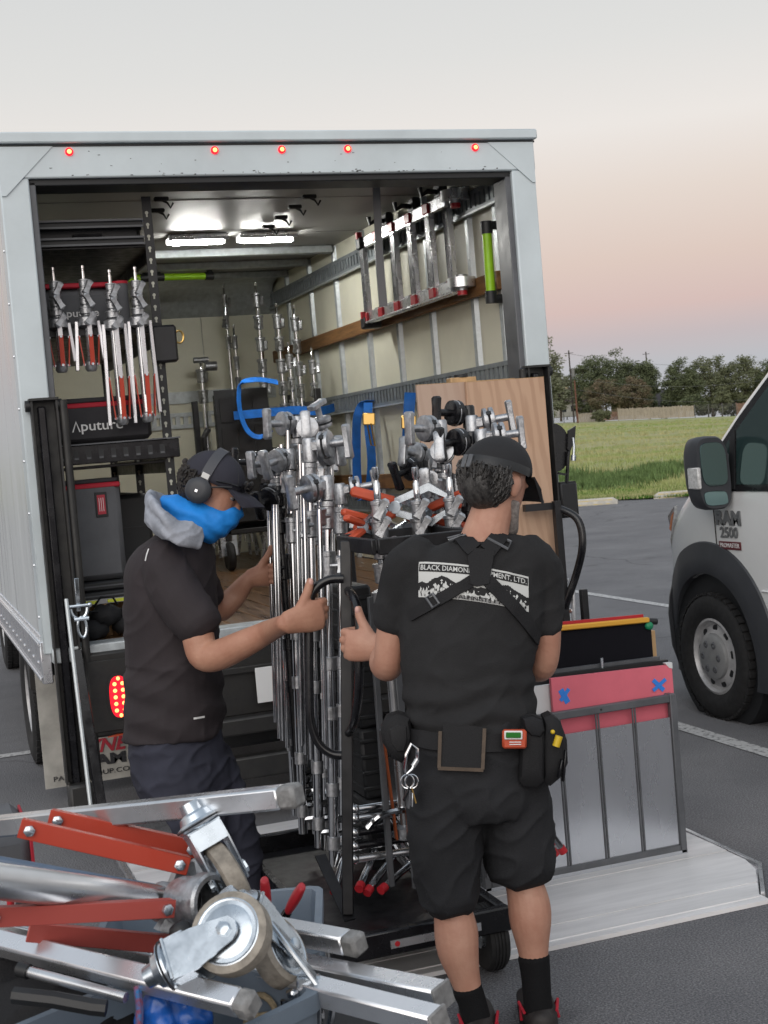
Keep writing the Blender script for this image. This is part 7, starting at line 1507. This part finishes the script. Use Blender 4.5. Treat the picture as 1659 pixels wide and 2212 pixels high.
q = pd(12, 1818, 2.78); MB().box(q.x - .35, q.x + .045, q.y - .05, q.y + .25, DZ + .001, pd(12, 1792, 2.78).z, .02).build('body', CANVAS, t); MB().box(q.x + .043, q.x + .049, q.y - .053, q.y + .25, DZ + .03, pd(12, 1793, 2.78).z - .01, .002).build('piping', REDF, t)
t = thing('spring_clamp', 'steel clamp with red grip at the left picture edge', 'clamp', pd(30, 1960, 2.42)); MB().bar(pd(-20, 1938, 2.42), pd(60, 1948, 2.40), .02, .028, None, .004).build('arm', ALU, t); MB().bar(pd(22, 1944, 2.405), pd(34, 1946, 2.40), .024, .032, None, .003).build('red_grip', REDPL, t); MB().bar(pd(36, 1950, 2.39), pd(62, 1958, 2.39), .03, .04, None, .008).build('black_grip', BLACKP, t)
t = thing('snack_bag', 'crumpled shiny blue bag in the lower bin', 'bag', pd(380, 2180, 2.10)); m = MB(); m.ball(pd(372, 2200, 2.14), .042, .035, .04, 18, 12); m.ball(pd(405, 2208, 2.14), .035, .03, .038, 18, 12); m.ball(pd(345, 2205, 2.12), .035, .03, .05, 18, 12); me = fuse(m, .006, 1, lambda c: .012 * mnoise.noise(c * 28) + .006 * mnoise.noise(c * 70)); put('foil', me, BAGB, t); MB().ball(pd(398, 2196, 2.125), .012, .012, .010, 8, 6).build('yellow_patch', YEL, t)
t = thing('blue_rope', 'thin blue rope hanging from the square leg', 'rope', pd(297, 2130, 2.08)); MB().tube(curve([pd(296, 2105, 2.10), pd(298, 2140, 2.09), pd(302, 2180, 2.09), pd(300, 2230, 2.09)], 4), .006, 7).build('cord', mat('blue_rope_weave', (.02, .16, .40), .8, c2=(.25, .05, .08), scale=120), t)
t = thing('tan_rope', 'bundle of tan rope under the lower right legs', 'rope', pd(585, 2180, 2.2)); m = MB(); rr = random.Random(5)
for i in range(9):
    c = pd(575 + rr.uniform(-25, 30), 2188 + rr.uniform(-14, 22), 2.22 + rr.uniform(-.03, .03)); n_ = V((rr.gauss(0, 1), rr.gauss(0, 1), rr.gauss(0, 1))).normalized(); a, b_, _ = frame(n_); r = rr.uniform(.02, .035); m.tube([c + a * (r * math.cos(k)) + b_ * (r * .7 * math.sin(k)) for k in [2 * PI * j / 12 for j in range(12)]], .0055, 6, closed=True)
stuff(m.build('coils', ROPE, t)); t['label'] = 'bundle of tan rope under the lower right legs'
for i, (u, v, d, rz) in enumerate(((630, 2180, 2.15, .3), (668, 2178, 2.18, -.2), (705, 2190, 2.16, .5))):
    t = thing('c_clamp', ['steel clamp hanging leftmost below the square tubes', 'steel clamp hanging in the middle below the square tubes', 'steel clamp hanging rightmost below the square tubes'][i], 'clamp', pd(u, v, d), 0, 'steel clamps below the tubes'); a = CR * math.cos(rz) + CU * math.sin(rz) * .3; b_ = CU
    P = [pd(u - 8, v - 32, d), pd(u + 4, v - 36, d), pd(u + 14, v - 16, d), pd(u + 10, v + 14, d), pd(u + 2, v + 40, d)]; MB().tube(curve(P, 4), [.010] * (len(curve(P, 4))), 8, flat=.6).build('frame', CHROME, t); MB().cyl(pd(u - 16, v - 20, d), pd(u - 14, v + 30, d), .006, n=8).build('screw', CHROME, t); MB().bar(pd(u - 24, v + 4, d), pd(u - 4, v + 2, d), .008, .008).build('tee_bar', CHROME, t)
t = thing('gear_tray', 'dark tray of small parts beneath the square aluminium tubes', 'tray', pd(640, 2240, 2.3)); t.location.z = DZ; MW[t.name] = M.Translation(t.location); q = pd(640, 2225, 2.35); MB().box(q.x - .20, q.x + .22, q.y - .12, q.y + .16, DZ + .001, q.z - .02, .01).build('shell', BLACKP, t)
